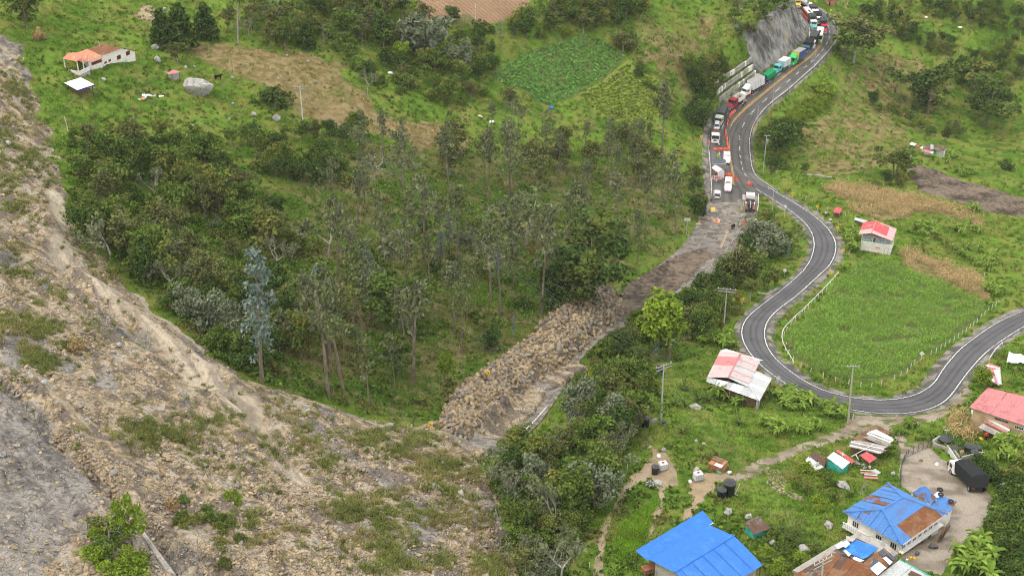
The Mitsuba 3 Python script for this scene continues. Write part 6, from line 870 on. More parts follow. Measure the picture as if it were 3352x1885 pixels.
railing('guard_rail', 6, [(1180,625),(1090,720),(1000,808),(900,905),(810,985),(752,1050),(745,1100),(765,1180),(800,1240),(860,1310)], 'white pipe guard rail round the bend of the maize field'); railing('guard_rail', R8, [(760,0),(660,60),(610,120),(580,220)], 'white pipe rail at the right edge of the bypass'); flat('galvanised', (.30, .31, .32), .5)
railing('guard_rail', 3, [(915,-5),(1010,60),(1090,120),(1150,180),(1178,240),(1170,320),(1120,395),(1010,510),(890,610),(790,705),(700,765),(610,840),(560,900),(525,970),(513,1060),(520,1170),(540,1290),(640,1350)], 'low dark guard rail along the outer edge of the highway', .55, .09, 'dark_steel', 4)
# poles and their wires
def pole(o, base, top, label, mat='pole_grey', arm=1.6, r=.16, ay=0.0, kind='power', lamp=False):
    u_ = o([base, top]) if not isinstance(o, int) else C(o, [base, top]); g_ = ground(u_[:1])[0]; t_ = above(u_[1:], g_)[0]; lean = np.array([t_[0], g_[1], t_[2]]); lean[0] = g_[0] + (lean[0] - g_[0]); k = thing('power_pole' if arm else 'post_pole', label, 'pole'); put(k + '__shaft', mesh(*tube([g_ - [0, 0, .5], lean], [r, r * .6], 8)).out(), mat, smooth=40); ax = np.array([math.cos(ay), math.sin(ay), 0]); tips = []
    if arm:
        for dz, dy in ((-.15, 0), (-.75, .0)) if arm > 1.5 else ((-.15, 0),): put(k + '__crossarm', M().box(lean + [0, 0, dz] - np.array([-ax[1], ax[0], 0]) * .12, [arm * 2, .1, .12], ay).out(), 'steel')
        for x in (-.9, -.35, .35, .9): q = lean + ax * arm * x + [0, 0, .12]; tips.append(q); put(k + '__insulator', mesh(*tube([q - [0, 0, .2], q], [.06, .05], 6)).out(), 'plaster')
    if kind == 'trafo': put(k + '__transformer', mesh(*tube([lean + [.25, -.4, -2.4], lean + [.25, -.4, -1.3]], [.33, .33], 12)).out(), 'steel', smooth=40)
    return np.array(tips) if arm else lean
flat('cable', (.16, .16, .16)); W1 = pole(R7, (263, 637), (293, 40), 'tall grey power pole with a tyre at its foot', ay=.55); W2 = pole(RC, (600, 1130), (640, 430), 'grey power pole at the bottom edge beside the rusty roof', ay=.6); pole(9, (1252, 303), (1290, -135), 'pale concrete power pole beside the bypass bend', 'pole_concrete', 1.1, .2); pole(6, (313, 1040), (340, 722), 'concrete lamp pole with dark crossarm at the lower bypass bend', 'pole_concrete', 1.9, .15, -.2); pole(6, (680, 140), (692, -30), 'grey power pole where the bypass leaves the highway', 'pole_concrete', 1.5); pole(3, (612, 1297), (640, 1020), 'power pole with transformer on the outer verge', 'pole_grey', .9, .17, 0, 'trafo'); WA = pole(1, (2283, 945), (2257, 650), 'white power pole on the brown pasture', 'white', 1.6, .15, .1); WB = pole(8, (1378, 500), (1383, 190), 'pale pole at the end of the buried road', 'pole_grey', .8)
for o, b, t, lb, m in ((3,(995,530),(1010,350),'slim lamp post on the lawn beside the upper highway','pole_grey'),(3,(680,805),(698,620),'slim dark lamp post at the middle of the highway curve','pole_concrete'),(3,(560,993),(578,790),'slim lamp post just above the diamond sign','pole_grey'),(1,(762,415),(742,308),'pale green post beside the white house','pole_grey'),(1,(1760,612),(1735,405),'thin dark post on the pasture','wood_grey'),(2,(1053,222),(1049,30),'white post at the lower edge of the ploughed field','white'),(1,(2100,95),(2090,-30),'white pole in the trees at the top','white'),(3,(2134,830),(2152,700),'grey post on the right hillside','pole_grey'),(3,(2076,460),(2100,370),'pale post left of the hedge on the right slope','pole_grey'),(3,(1143,645),(1172,470),'thin wooden post beside the bright grass patch','wood_grey'),(3,(1198,48),(1206,-20),'left white pole behind the pink brick hut','pole_grey'),(3,(1248,52),(1254,-20),'right white pole behind the pink brick hut','pole_grey'),(9,(1620,580),(1640,370),'dark wooden pole at the yard gate','wood_grey'),(R8,(205,1240),(280,770),'leaning bamboo pole in the garden by the red roof','wood_grey'),(1,(515,992),(485,880),'leaning white stick at the slide edge','white'),(1,(1565,1250),(1545,960),'thin bare pole above the bush belt','wood_grey'),(2,(2490,460),(2512,320),'thin dark post on the slope above the crops','wood_grey')): pole(o, b, t, lb, m, 0, .09)
def wire(a, b, sag, r=.015, n=14): t = np.linspace(0, 1, n)[:, None]; P = a * (1 - t) + b * t; P[:, 2] -= sag * 4 * (t * (1 - t))[:, 0]; return tube(P, r, 4, False)
def wires(name, A, B, sag, label):
    k = thing(name, label, 'wire')
    for a, b in zip(A, B): put(k + '__strand', mesh(*wire(a, b, sag)).out(), 'cable')
wires('power_lines', W1, W2, 1.6, 'power lines from the tall grey pole to the pole at the bottom edge'); up_ = at(Z([(905, 345), (909, 343), (913, 341), (917, 339)]), 62); wires('power_lines', W1, up_, 4.5, 'power lines crossing the wood from the tall grey pole')
wires('power_lines', WA, up_ + [0, 0, 0], 2.0, 'power lines coming down to the white pole on the pasture')
# tanks, water cubes, tyres, dishes
def tank(o, base, wpx, hpx, label, star=True, col='black_plastic'):
    u_ = o([base]) if not isinstance(o, int) else C(o, [base]); kk = 1120 / 2576 if isinstance(o, int) else np.linalg.norm(o([(1, 0)]) - o([(0, 0)])); p = ground(u_)[0]; d_ = np.linalg.norm(p - [0, 0, CAMZ]); R_ = wpx * kk * d_ / FOC / 2; H_ = hpx * kk * d_ / FOC / (np.hypot(p[0], p[1]) / d_); k = thing('water_tank', label, 'water tank'); p = p + np.r_[0, R_ * .8, 0]; p[2] = h(*p[:2]); t = tw(p)
    zs = [0, .3, .32, .62, .64, .9]; put(k + '__body', mesh(*tube([[0, 0, -.2]] + [[0, 0, H_ * z] for z in zs[1:]] + [[0, 0, H_ * .92]], np.array([.86, .88, .9, .92, .94, .97, .97]) * R_, 20)).out(), col, smooth=40, tw=t); put(k + '__lid', mesh(*tube([[0, 0, H_ * .91], [0, 0, H_ * .95], [0, 0, H_ * 1.03]], [R_ * 1.04, R_ * 1.03, R_ * .25], 20)).out(), 'lid_black', smooth=30, tw=t)
    if star:
        for j in range(6): a = j * math.pi / 3; put(k + '__lid__rib', M().hull([[math.cos(a) * R_ * q - math.sin(a) * w * s_, math.sin(a) * R_ * q + math.cos(a) * w * s_, H_ * z] for q, w, z in ((.2, .10, 1.05), (.98, .03, .965)) for s_ in (-1, 1)] + [[math.cos(a) * R_ * .2, math.sin(a) * R_ * .2, H_ * .99]]).out(), 'lid_black', tw=t)
    return p, R_, H_
flat('lid_black', (.035, .037, .043), .5)
tank(R7, (970, 1405), 130, 130, 'largest black water tank with star ribbed lid'); tank(R7, (890, 1435), 98, 95, 'smaller black tank beside the largest one', False); tank(R7, (204, 1185), 80, 85, 'black tank beside the white water cube at the path', False); tank(R7, (105, 690), 88, 92, 'black tank on posts beside the footpath', False); tank(R7, (250, 165), 80, 90, 'black tank behind the top of the tall power pole', False)
tank(R6, (1965, 360), 105, 75, 'left of the two black tanks behind the yard wall'); tank(R6, (2030, 420), 95, 75, 'right of the two black tanks behind the yard wall'); tank(R6, (2050, 350), 90, 55, 'low black tank behind the pair in the yard corner'); tank(R6, (1710, 250), 140, 40, 'wide low star lidded tank at the yard wall'); tank(R8, (855, 1120), 95, 100, 'dark tank beside the cream brick wall', False); tank(R6, (1800, 340), 90, 40, 'low tank with a pale lid under the yard shelter', False, 'white_plastic')
def cube(o, base, label):
    p = ground(o([base]))[0] + [0, .6, 0]; k = thing('water_cube', label, 'water container'); t = tw(p, .35, sc=1.15); put(k + '__container', M().cbox([0, 0, .68], [1.1, .95, 1.0], .08).out(), 'white_plastic', tw=t); put(k + '__pallet', M().box([0, 0, .08], [1.2, 1.0, .14]).out(), 'wood_grey', tw=t); put(k + '__lid', mesh(*tube([[0, 0, 1.18], [0, 0, 1.25]], [.17, .17], 10)).out(), 'red_trim', tw=t)
    for x in np.linspace(-.5, .5, 5): put(k + '__cage_bar', M().box([x, -.49, .68], [.035, .035, 1.02]).box([x, .49, .68], [.035, .035, 1.02]).box([x, 0, 1.2], [.035, .95, .03]).out(), 'steel', tw=t)
    for z in (.35, .68, 1.0): put(k + '__cage_bar', M().box([0, -.5, z], [1.14, .03, .04]).box([-.56, 0, z], [.03, .98, .04]).box([.56, 0, z], [.03, .98, .04]).out(), 'steel', tw=t)
cube(R7, (285, 1150), 'white caged water cube beside the path'); cube(R7, (648, 1255), 'white caged water cube nearer the two big tanks')
p = ground(R7([(290, 660)]))[0]; tag(put('tyre', trimesh.creation.torus(.55, .22, 20, 8), 'rubber_grey', smooth=True, tw=tw(p + [0, 0, .2])), 'grey tyre at the foot of the tall power pole', 'tyre'); flat('rubber_grey', (.13, .13, .13)); p = ground(R7([(150, 1280)]))[0] + [0, 0, .2]; k = thing('tank_lid', 'grey star ribbed tank lid lying on the ground', 'lid'); put(k + '__disc', mesh(*tube([[0, 0, 0], [0, 0, .1]], [.75, .6], 20)).out(), 'steel', tw=tw(p)); [put(k + '__rib', M().hull([[math.cos(a) * q - math.sin(a) * w * s_, math.sin(a) * q + math.cos(a) * w * s_, .12] for q, w in ((.1, .12), (.68, .02)) for s_ in (-1, 1)] + [[0, 0, .16]]).out(), 'dark_steel', tw=tw(p)) for a in np.arange(6) * math.pi / 3]
for j, (a, b) in enumerate((((1025, 1380), (1075, 1275)), ((1015, 1380), (1052, 1395)))): P = ground(R7([a]))[0]; Q = above(R7([b]), P)[0] if j == 0 else ground(R7([b]))[0] + [0, 0, .15]; tag(put('white_pipe', mesh(*tube([P + [0, 0, .15], Q], [.06, .06], 6)).out(), 'white'), ('upright white pipe right of the largest tank', 'short white pipe on the ground by the largest tank')[j], 'pipe')
# yard walls, crosses, net fence and odds
p0, p1 = ground(R6([(1640, 300), (1835, 425)])); 
def wall_run(name, P, hgt_, mat, label, th=.2, cat='wall'):
    k = thing(name, label, cat)
    for a, b in zip(P[:-1], P[1:]): n_ = max(1, int(np.linalg.norm((b - a)[:2]) / 2)); [put(k + '__panel', M().box([*((a + (b - a) * (j + .5) / n_)[:2]), h(*((a + (b - a) * (j + .5) / n_)[:2])) + hgt_ / 2 - .2], [np.linalg.norm((b - a)[:2]) / n_ - .04, th, hgt_ + .4], math.atan2((b - a)[1], (b - a)[0])).out(), mat) for j in range(n_)]
    return k
wall_run('yard_wall', ground(R6([(1545, 290), (1700, 330), (1870, 440), (2000, 420)])), .9, 'plaster_grey', 'low grey wall at the back of the yard'); wall_run('white_panel_wall', ground(R6([(1720, 370), (1835, 440)])), .9, 'white', 'white panel leaning at the back wall of the yard', .08); wall_run('white_gate_panel', ground(R6([(1545, 250), (1625, 215)])), 1.0, 'white', 'white panel at the left end of the yard wall', .08)
def net(name, o, pts, hgt_, label, mat='mesh_green', every=2.2, bars=4):
    w = lift(o(pts) if not isinstance(o, int) else C(o, pts), .5); k = thing(name, label, 'fence'); L_ = shapely.LineString(w)
    for s_ in np.arange(0, L_.length + .1, every): q = L_.interpolate(s_); put(k + '__post', mesh(*tube([[q.x, q.y, h(q.x, q.y) - .3], [q.x, q.y, h(q.x, q.y) + hgt_ + .1]], [.05, .05], 5)).out(), 'dark_steel')
    for j in range(bars): put(k + '__rail', mesh(*tube(np.c_[w, h(w[:, 0], w[:, 1]) + hgt_ * (j + .5) / bars], .03, 4)).out(), mat)
    return k
flat('mesh_green', (.05, .10, .06)); net('yard_gate', R6, [(1270, 390), (1400, 330), (1540, 260)], 1.5, 'dark barred gate across the mouth of the yard', 'dark_steel', 1.6, 5); net('mesh_fence', R6, [(1270, 400), (1190, 470), (1170, 560), (1200, 640), (1190, 740)], 1.3, 'green mesh fence along the left side of the yard'); net('mesh_fence', R5, [(2240, 180), (2240, 340), (2210, 520), (2150, 760), (2090, 900)], 1.5, 'green mesh fence along the right side of the yard', 'mesh_green', 2.2, 6); net('mesh_fence', R6, [(1640, 190), (1800, 260), (1930, 330), (2090, 450), (2300, 690)], 1.5, 'dark mesh fence behind the yard tanks', 'mesh_green', 2.2, 6)
for j, (b, t) in enumerate((((1560, 190), (1572, 105)), ((1700, 165), (1718, 75)), ((2075, 440), (2115, 320)), ((2320, 760), (2345, 680)))): u_ = R6([b, t]); P = ground(u_[:1])[0]; Q = above(u_[1:], P)[0]; k = thing('cross_post', ('white cross post left above the yard wall', 'white cross post in the garden maize', 'white cross post beside the two tanks', 'white cross post at the right side of the yard')[j], 'post'); put(k + '__shaft', mesh(*tube([P - [0, 0, .3], Q], [.05, .04], 6)).out(), 'white'); c_ = P + (Q - P) * .8; put(k + '__arm', mesh(*tube([c_ - [.45, 0, 0], c_ + [.45, 0, .05]], [.04, .04], 5)).out(), 'white')
P = ground(R6([(1868, 385)]))[0]; k = thing('round_sign', 'round red rimmed prohibition sign on the yard wall', 'sign'); put(k + '__disc', face2([(.42 * math.cos(a), .9 + .42 * math.sin(a)) for a in np.linspace(0, 6.28, 20)]).out(), 'red_trim', tw=tw(P, -1.5)); put(k + '__face', face2([(.33 * math.cos(a), .9 + .33 * math.sin(a)) for a in np.linspace(0, 6.28, 20)], -.012).out(), 'white', tw=tw(P, -1.5)); put(k + '__bar', M().box([.02, 0, .9], [.012, .10, .36]).out(), 'red_trim', tw=tw(P, -1.5)); put(k + '__post', mesh(*tube([[-.05, 0, -.2], [-.05, 0, .9]], [.04, .04], 5)).out(), 'steel', tw=tw(P, -1.5))
P = ground(R6([(1880, 430)]))[0]; tag(put('tyre', trimesh.creation.torus(.34, .13, 16, 8), 'rubber', smooth=True, tw=tw(P + [0, 0, .45], fwd=[.1, -.4, -1])), 'tyre leaning on the yard wall below the round sign', 'tyre')
rg = pick(40); JUNK = [(2130, 385, 'white', 'sack'), (2110, 430, 'boards', 'box'), (2080, 520, 'white', 'sack'), (2110, 480, 'chassis', 'bag'), (2120, 600, 'roof_red', 'sack'), (2100, 720, 'concrete', 'slab'), (2120, 680, 'tarp_teal', 'bag'), (2150, 420, 'plaster', 'sack'), (2090, 790, 'concrete', 'stone'), (2060, 830, 'boards', 'box'), (2145, 540, 'plaster', 'box')]
for j, (x, y, m_, c_) in enumerate(JUNK): lump('junk_' + c_, R5, (x, y), (rg.uniform(.5, 1.1), rg.uniform(.4, .9), rg.uniform(.3, .7)), f'{dict(white="white", boards="brown", chassis="black", roof_red="red", concrete="grey", tarp_teal="teal", plaster="cream")[m_]} {c_} in the heap of odds along the right fence, {NTH[j]} from the top', c_, m_, 50 + j)
for j, (o, q, m_, lb) in enumerate(((R6,(1420,445),'boards','brown carton lying in the yard'),(R6,(1595,485),'white','white scrap lying in the yard'),(R6,(1640,545),'concrete','grey stone in the yard'),(R7,(240,992),'white','white bag on the footpath'),(R7,(865,1160),'tarp_teal','teal crate beside the brick stack'),(R7,(965,1160),'white','white bag beside the brick stack'),(R7,(565,1255),'white','white jug left of the water cube'),(R8,(455,1275),'yellow','yellow crate before the plank shack'),(2,(1620,820),'tarp_blue','blue sack at the corner of the crop field'),(2,(1170,928),'white','white sheet in the grass below the crop field'),(2,(1083,885),'plaster_cream','tan bale in the grass below the crop field'),(2,(410,560),'white','white cloth hanging in the bushes above the pasture'),(3,(1840,138),'white','white sheet on the upper right slope'),(3,(2095,215),'white','white rubble on the far right slope'),(R4,(1435,1050),'steel','silver drum beside the shrub on the wedge'),(8,(2428,550),'white','white sack beside the path above the water cube'))): lump('litter' if j not in (4, 7, 14) else ('crate' if j != 14 else 'metal_drum'), (lambda p, n=o: C(n, p)) if isinstance(o, int) else o, q, (1.0, .7, .5) if o not in (3, 2) else (2.2, 1.4, .9), lb, 'litter' if j not in (4, 7, 14) else ('crate' if j != 14 else 'drum'), m_, 80 + j)
def log(o, a, b, r0, r1, label, mat='bark_grey', name='fallen_log'): P, Q = ground(C(o, [a, b])); n_ = 8; t = np.linspace(0, 1, n_)[:, None]; X = P * (1 - t) + Q * t; X[:, 2] = np.maximum(h(X[:, 0], X[:, 1]) + r0 * .4, X[:, 2]); return tag(put(name, mesh(*tube(X, np.linspace(r0, r1, n_), 8)).out(), mat, smooth=40), label, 'log')
log(7, (1050, 1090), (1300, 1449), .28, .42, 'long grey fallen trunk below the surviving green tree', 'bark_grey'); log(8, (225, 285), (310, 325), .16, .10, 'pale fallen log at the foot of the wood'); log(9, (1400, 0), (1405, 4), .01, .01, 'x') if False else None; log(8, (2105, 920), (2155, 995), .07, .05, 'thin stick lying beside the footpath'); log(9, (1930, 1270) if False else (860, 920), (800, 1000), .05, .05, 'thin pole lying on the weedy slope', 'wood_grey')
railing('bamboo_pole', 6, [(1690,385),(1800,400),(1870,415)], 'pale bamboo poles lying on the slope beside the red roofed house', .25, .06, 'leaf_dry', 99, 'pole'); wall_run('stone_edging', ground(C(3, [(940, 1320), (1010, 1325), (1080, 1340), (1130, 1345)])), .5, 'concrete', 'low pale stone edging above the dry maize', .5)
wall_run('culvert_wall', ground(C(6, [(575, 770), (640, 770), (715, 735)])), .4, 'concrete', 'low concrete culvert edge on the outer side of the bypass', .5)
# ------------------------------------------------------------------ plants
def m_leaf(a, b, c=None, s=5.0):
    def fn(p, n, uv):
        r = mix(mi.Color3f(*a), mi.Color3f(*b), uv.x)
        if c is not None: r = mix(r, mi.Color3f(*c), smoothstep(.55, .8, noise(p.x / s, p.y / s, 3)) * .8)
        return r * (.70 + .6 * uv.y) * (.8 + .4 * noise(p.x / 3.3, p.y / 3.3, p.z / 3.3))
    return fn
for nm, a, b, c in (('leaf_euc', (.098, .122, .058), (.205, .225, .125), (.13, .17, .055)), ('leaf_dark', (.036, .070, .018), (.082, .135, .034), (.105, .135, .03)), ('leaf_mid', (.062, .110, .022), (.138, .198, .042), (.20, .205, .05)),
        ('leaf_bright', (.125, .20, .018), (.245, .335, .045), None), ('leaf_blue', (.13, .178, .155), (.24, .30, .265), None), ('leaf_olive', (.085, .102, .032), (.178, .190, .07), (.13, .16, .04)), ('leaf_banana', (.085, .155, .022), (.20, .285, .055), None),
        ('tussock', (.10, .135, .03), (.25, .265, .085), (.27, .235, .10)), ('leaf_sage', (.10, .13, .075), (.22, .25, .16), None), ('leaf_dry', (.26, .18, .085), (.46, .34, .17), None), ('grass_blade', (.078, .165, .018), (.18, .265, .046), (.25, .23, .075)), ('weeds', (.058, .12, .018), (.145, .225, .038), (.13, .115, .045))):
    scene[nm] = {'type': 'twosided', 'bsdf': {'type': 'diffuse', 'reflectance': proc(m_leaf(a, b, c))}}
pmat('bark', lambda p, n, uv: mix(mi.Color3f(.13, .10, .075), mi.Color3f(.30, .25, .20), noise(p.x * 5, p.y * 5, p.z * 1.3)))
pmat('bark_grey', lambda p, n, uv: mix(mi.Color3f(.22, .205, .185), mi.Color3f(.48, .455, .42), noise(p.x * 5, p.y * 5, p.z * 1.5)))
def leaves(rng, c, size, up=.5, long=1.7, uvy=None, droop=0.0):
    """One bent pair of triangles per leaf spray, at the points c."""
    n = len(c); nr = unit(rng.normal(size=(n, 3)) + [0, 0, up]); a = unit(np.cross(nr, rng.normal(size=(n, 3))) + [0, 0, -droop]); b = unit(np.cross(nr, a))
    s = size * rng.uniform(.6, 1.35, (n, 1)); L, W = a * s * long * .5, b * s * .5
    v = np.stack([c - L, c + W + nr * s * .12, c + L, c - W + nr * s * .12], 1).reshape(-1, 3); i = np.arange(n)[:, None] * 4
    f = np.concatenate([i + [0, 1, 2], i + [0, 2, 3]]); u = rng.uniform(0, 1, n); w = rng.uniform(0, 1, n) if uvy is None else uvy
    return v, f, np.repeat(np.stack([u, w], 1), 4, 0)
def join(*parts): 
    n, V, F, U = 0, [], [], []
    for v, f, u in parts: V.append(v); F.append(f + n); U.append(u); n += len(v)
    return np.vstack(V), np.vstack(F), np.vstack(U)
def clumps(rng, cen, rad, per, size, up=.6, flat=.75, droop=0.0, long=1.7):
    d = unit(rng.normal(size=(len(cen), per, 3)) + [0, 0, .35]); r = rad[:, None, None] * rng.uniform(.55, 1.05, (len(cen), per, 1))
    p = (cen[:, None] + d * r * [1, 1, flat]).reshape(-1, 3); tone = np.repeat(rng.uniform(0, 1, len(cen)), per) * .6 + rng.uniform(0, .4, len(cen) * per)
    return leaves(rng, p, size, up, long, tone, droop)
def limbs(rng, H, base_r, n, lo, hi, reach, rise, bend=.03, ns=5):
    """A tapered trunk and its limbs; returns the mesh and the limb tips."""
    m = M(); zs = np.linspace(0, 1, 7); ox = np.cumsum(rng.normal(0, bend * H / 7, (7, 2)), 0); tp = np.c_[ox, zs * H]; tp[0, :2] = 0; tp[0, 2] = -.6
    m.tube(tp, base_r * (1 - .85 * zs) + .01, 6); tips = []
    for k in range(n):
        t = lo + (hi - lo) * (k + rng.uniform(0, 1)) / n; p0 = np.array([np.interp(t * H, tp[:, 2], tp[:, j]) for j in range(3)]); a = k * 2.4 + rng.uniform(-.5, .5)
        L = reach * (1.15 - .75 * (t - lo) / (hi - lo + 1e-6)) * rng.uniform(.7, 1.2); dr_ = np.array([math.cos(a), math.sin(a), rise * rng.uniform(.6, 1.4)])
        p1 = p0 + dr_ * L * .5 + rng.normal(0, .08 * L, 3); p2 = p0 + dr_ * L + [0, 0, -.05 * L]
        m.tube([p0, p1, p2], [base_r * .38 * (1.1 - t), base_r * .25 * (1.1 - t), .02], 4, False); tips += [p1, p2]
        if ns > 3:
            q = p1 + unit(rng.normal(size=3) + [0, 0, .3]) * L * .4; m.tube([p1, q], [.045, .012], 3, False); tips.append(q)
    return m.out(), np.array(tips), tp
def t_euc(rng, kind=0):
    H = 20.0; tr, tips, tp = limbs(rng, H, rng.uniform(.2, .32), int(rng.integers(9, 17)), rng.uniform(.28, .6), .98, rng.uniform(2.2, 4.4), rng.uniform(.4, 1.0), rng.uniform(.02, .06))
    tips = np.vstack([tips, tp[-2:], tips[::2] * .6 + np.c_[np.interp(tips[::2, 2], tp[:, 2], tp[:, 0]), np.interp(tips[::2, 2], tp[:, 2], tp[:, 1]), tips[::2, 2]] * .4]); tips = tips[rng.uniform(size=len(tips)) < .72]
    return tr, clumps(rng, tips + rng.normal(0, .25, tips.shape), rng.uniform(.45, 1.15, len(tips)), 13, .36, .2, .8, 1.0, 2.4)
def t_blue(rng):
    H = 18.0; tr, tips, tp = limbs(rng, H, .22, 16, .25, .98, 1.7, .5, .012)
    ax = np.c_[np.interp(np.linspace(.3, 1, 26) * H, tp[:, 2], tp[:, 0]), np.interp(np.linspace(.3, 1, 26) * H, tp[:, 2], tp[:, 1]), np.linspace(.3, 1, 26) * H] + rng.normal(0, .5, (26, 3))
    c = np.vstack([tips, ax]); c = c[rng.uniform(size=len(c)) < .8]; return tr, clumps(rng, c, rng.uniform(.3, .75, len(c)), 22, .26, .3, 1.2, .8, 2.0)
def t_broad(rng, H=8.0, R=3.2, n=44, size=.42, low=.18):
    tr, tips, tp = limbs(rng, H * .8, .2, 8, .25, .95, R * .8, .7, .02)
    d = unit(rng.normal(size=(n, 3)) + [0, 0, .25]); lb = unit(rng.normal(size=(int(rng.integers(6, 10)), 3)) + [0, 0, .2]) * rng.uniform(.35, 1.0, (1, 3)).clip(.6); c = (lb[rng.integers(0, len(lb), n)] * .72 + rng.normal(0, .24, (n, 3))) * [R, R, H * (.52 - low * .5)] * 1.08 + [0, 0, H * (.55 + low * .3)]; c[:, 2] = np.maximum(c[:, 2], H * .12)
    c[:, :2] *= (1.0 + .25 * np.sin(3 * np.arctan2(d[:, 1], d[:, 0]) + rng.uniform(0, 6)))[:, None]
    return tr, clumps(rng, c, rng.uniform(.5, 1.25, n) * R / 3.0, 52, size * .72, .8, .75)
def t_bush(rng): 
    H, R = 3.0, 2.0; n = 20; d = unit(rng.normal(size=(n, 3)) + [0, 0, .5]); d[:, 2] = np.abs(d[:, 2]); c = d * rng.uniform(.5, 1, (n, 1)) * [R, R, H * .75] + [0, 0, .3]
    m = M()
    for k in range(5): a = k * 1.26; m.tube([[0, 0, -.3], [math.cos(a) * .5, math.sin(a) * .5, 1.2], [math.cos(a) * 1.1, math.sin(a) * 1.1, 2.1]], [.07, .05, .02], 4, False)
    return m.out(), clumps(rng, c, rng.uniform(.4, .95, n), 44, .26, .8, .8)
def t_bare(rng, leafy=0):
    m = M(); H = 9.0
    def grow(p, d, L, r, k):
        q = p + d * L + rng.normal(0, .06 * L, 3); m.tube([p, (p + q) / 2 + rng.normal(0, .05 * L, 3), q], [r, r * .8, r * .6], 5 if k < 2 else 3, False)
        if k < 4:
            for _ in range(3 if k < 3 else 4): grow(q, unit(d + rng.normal(0, .55, 3) + [0, 0, .12]), L * rng.uniform(.55, .8), r * .58, k + 1)
    grow(np.array([0, 0, -.4]), np.array([0, 0, 1.0]), H * .33, .17, 0); v, f = m.out()
    if not leafy: return (v, f), None
    t = v[rng.integers(0, len(v), 420)]; t = t[t[:, 2] > 3.5]; return (v, f), leaves(rng, t + rng.normal(0, .25, t.shape), .34, .3)
def t_conifer(rng):
    H = 9.0; tr = mesh(*tube([[0, 0, -.4], [0, 0, H]], [.2, .03], 6)).out(); c = []
    for z in np.linspace(.8, H, 26):
        r = 3.3 * (1 - z / H) ** .55 * rng.uniform(.6, 1.15) + .2; a = rng.uniform(0, 6.28, max(3, int(r * 6))); q = r * rng.uniform(.3, 1, len(a)); c.append(np.c_[np.cos(a) * q, np.sin(a) * q, z - q * .25 + rng.normal(0, .15, len(a))])
    c = np.vstack(c); return tr, clumps(rng, c, np.full(len(c), .45), 9, .45, .2, .5, .3, 2.2)
def frond(rng, a, L, rise, w, drop=.9, seg=5, base=(0, 0, 0), fold=.25):
    t = np.linspace(0, 1, seg); ca, sa = math.cos(a), math.sin(a); r = L * (t - .18 * t ** 2 * drop); z = L * (rise * t - drop * t ** 2); C_ = np.c_[ca * r, sa * r, z] + base
    wd = w * np.sin(np.clip(t * 1.02 + .1, 0, 1) * math.pi) ** .7; s = np.array([-sa, ca, 0]); Lf, Rt = C_ + s * wd[:, None] / 2 + [0, 0, fold * w], C_ - s * wd[:, None] / 2 + [0, 0, fold * w]
    v = np.stack([Lf, C_, Rt], 1).reshape(-1, 3); return v, sheet_faces(seg, 3)
def t_banana(rng):
    m = M(); st = M(); hh = 2.2
    for k in range(3):
        o = rng.normal(0, .55, 2) if k else np.zeros(2); q = hh * rng.uniform(.6, 1.1); st.tube([[o[0], o[1], -.3], [o[0] * 1.1, o[1] * 1.1, q]], [.15, .09], 6)
        for j in range(7):
            a = j * 2.4 + k + rng.uniform(-.3, .3); v, f = frond(rng, a, rng.uniform(1.5, 2.3), rng.uniform(.55, 1.25), .52, rng.uniform(.7, 1.3), 6, (o[0] * 1.1, o[1] * 1.1, q - .1)); m.add(v, f, [rng.uniform(0, 1), rng.uniform(.3, 1)])
    v, f = m.out(); return st.out(), (v, f, m.uv())
def t_agave(rng):
    m = M()
    for j in range(26): v, f = frond(rng, j * 2.4, rng.uniform(1.0, 1.7), rng.uniform(.35, 1.6), .17, .25, 4, (0, 0, .15), .1); m.add(v, f, [rng.uniform(0, .7), rng.uniform(.2, .9)])
    v, f = m.out(); return mesh(*tube([[0, 0, -.2], [0, 0, .45]], [.18, .1], 6)).out(), (v, f, m.uv())
def t_palm(rng, H=13.0, L=2.6):
    m = M(); tp = np.c_[np.linspace(0, .8, 6), np.zeros(6), np.linspace(-.5, H, 6)]
    for j in range(22):
        v, f = frond(rng, j * 2.4, L * rng.uniform(.8, 1.1), rng.uniform(-.2, 1.1), .55, 1.0, 6, (.8, 0, H), -.3); m.add(v, f, [rng.uniform(0, .6), rng.uniform(0, .7)])
    v, f = m.out(); return mesh(*tube(tp, np.linspace(.26, .18, 6), 8)).out(), (v, f, m.uv())
def t_bamboo(rng):
    m = M(); c = []
    for k in range(60):
        a, r = rng.uniform(0, 6.28), rng.uniform(0, 1.6); L = rng.uniform(4, 8); o = np.array([math.cos(a), math.sin(a), 0]); p = [o * r, o * (r + .5) + [0, 0, L * .6], o * (r + 1.4 + L * .12) + [0, 0, L * .95]]
        m.tube(p, [.05, .04, .015], 3, False); p = np.array(p); c += [p[1] * (1 - t) + p[2] * t for t in np.linspace(0, 1, 6)] + [p[0] * .5 + p[1] * .5]
    c = np.array(c); return m.out(), clumps(rng, c, np.full(len(c), .45), 7, .5, .1, .9, .8, 3.0)
GROUPS = {}
def group(name, maker, n, leaf, bark='bark', trunk='trunk', crown='crown', seed=0):
    ids = []
    for k in range(n):
        rng = np.random.default_rng(1000 + seed * 50 + k); tr, cr = maker(rng); g = {'type': 'shapegroup', trunk: mikit.ply(tr, bark)}
        if cr is not None: g[crown] = mikit.ply((cr[0], cr[1]), leaf, uv=cr[2])
        key = f'kind_{name}_{k}'; scene[key] = g; ids.append(key)
    GROUPS[name] = ids
group('euc', t_euc, 11, 'leaf_euc', seed=1); group('blue', t_blue, 2, 'leaf_blue', seed=2); group('dark', lambda r: t_broad(r), 4, 'leaf_dark', seed=3); group('mid', lambda r: t_broad(r, 7.5, 3.0), 4, 'leaf_mid', seed=4)
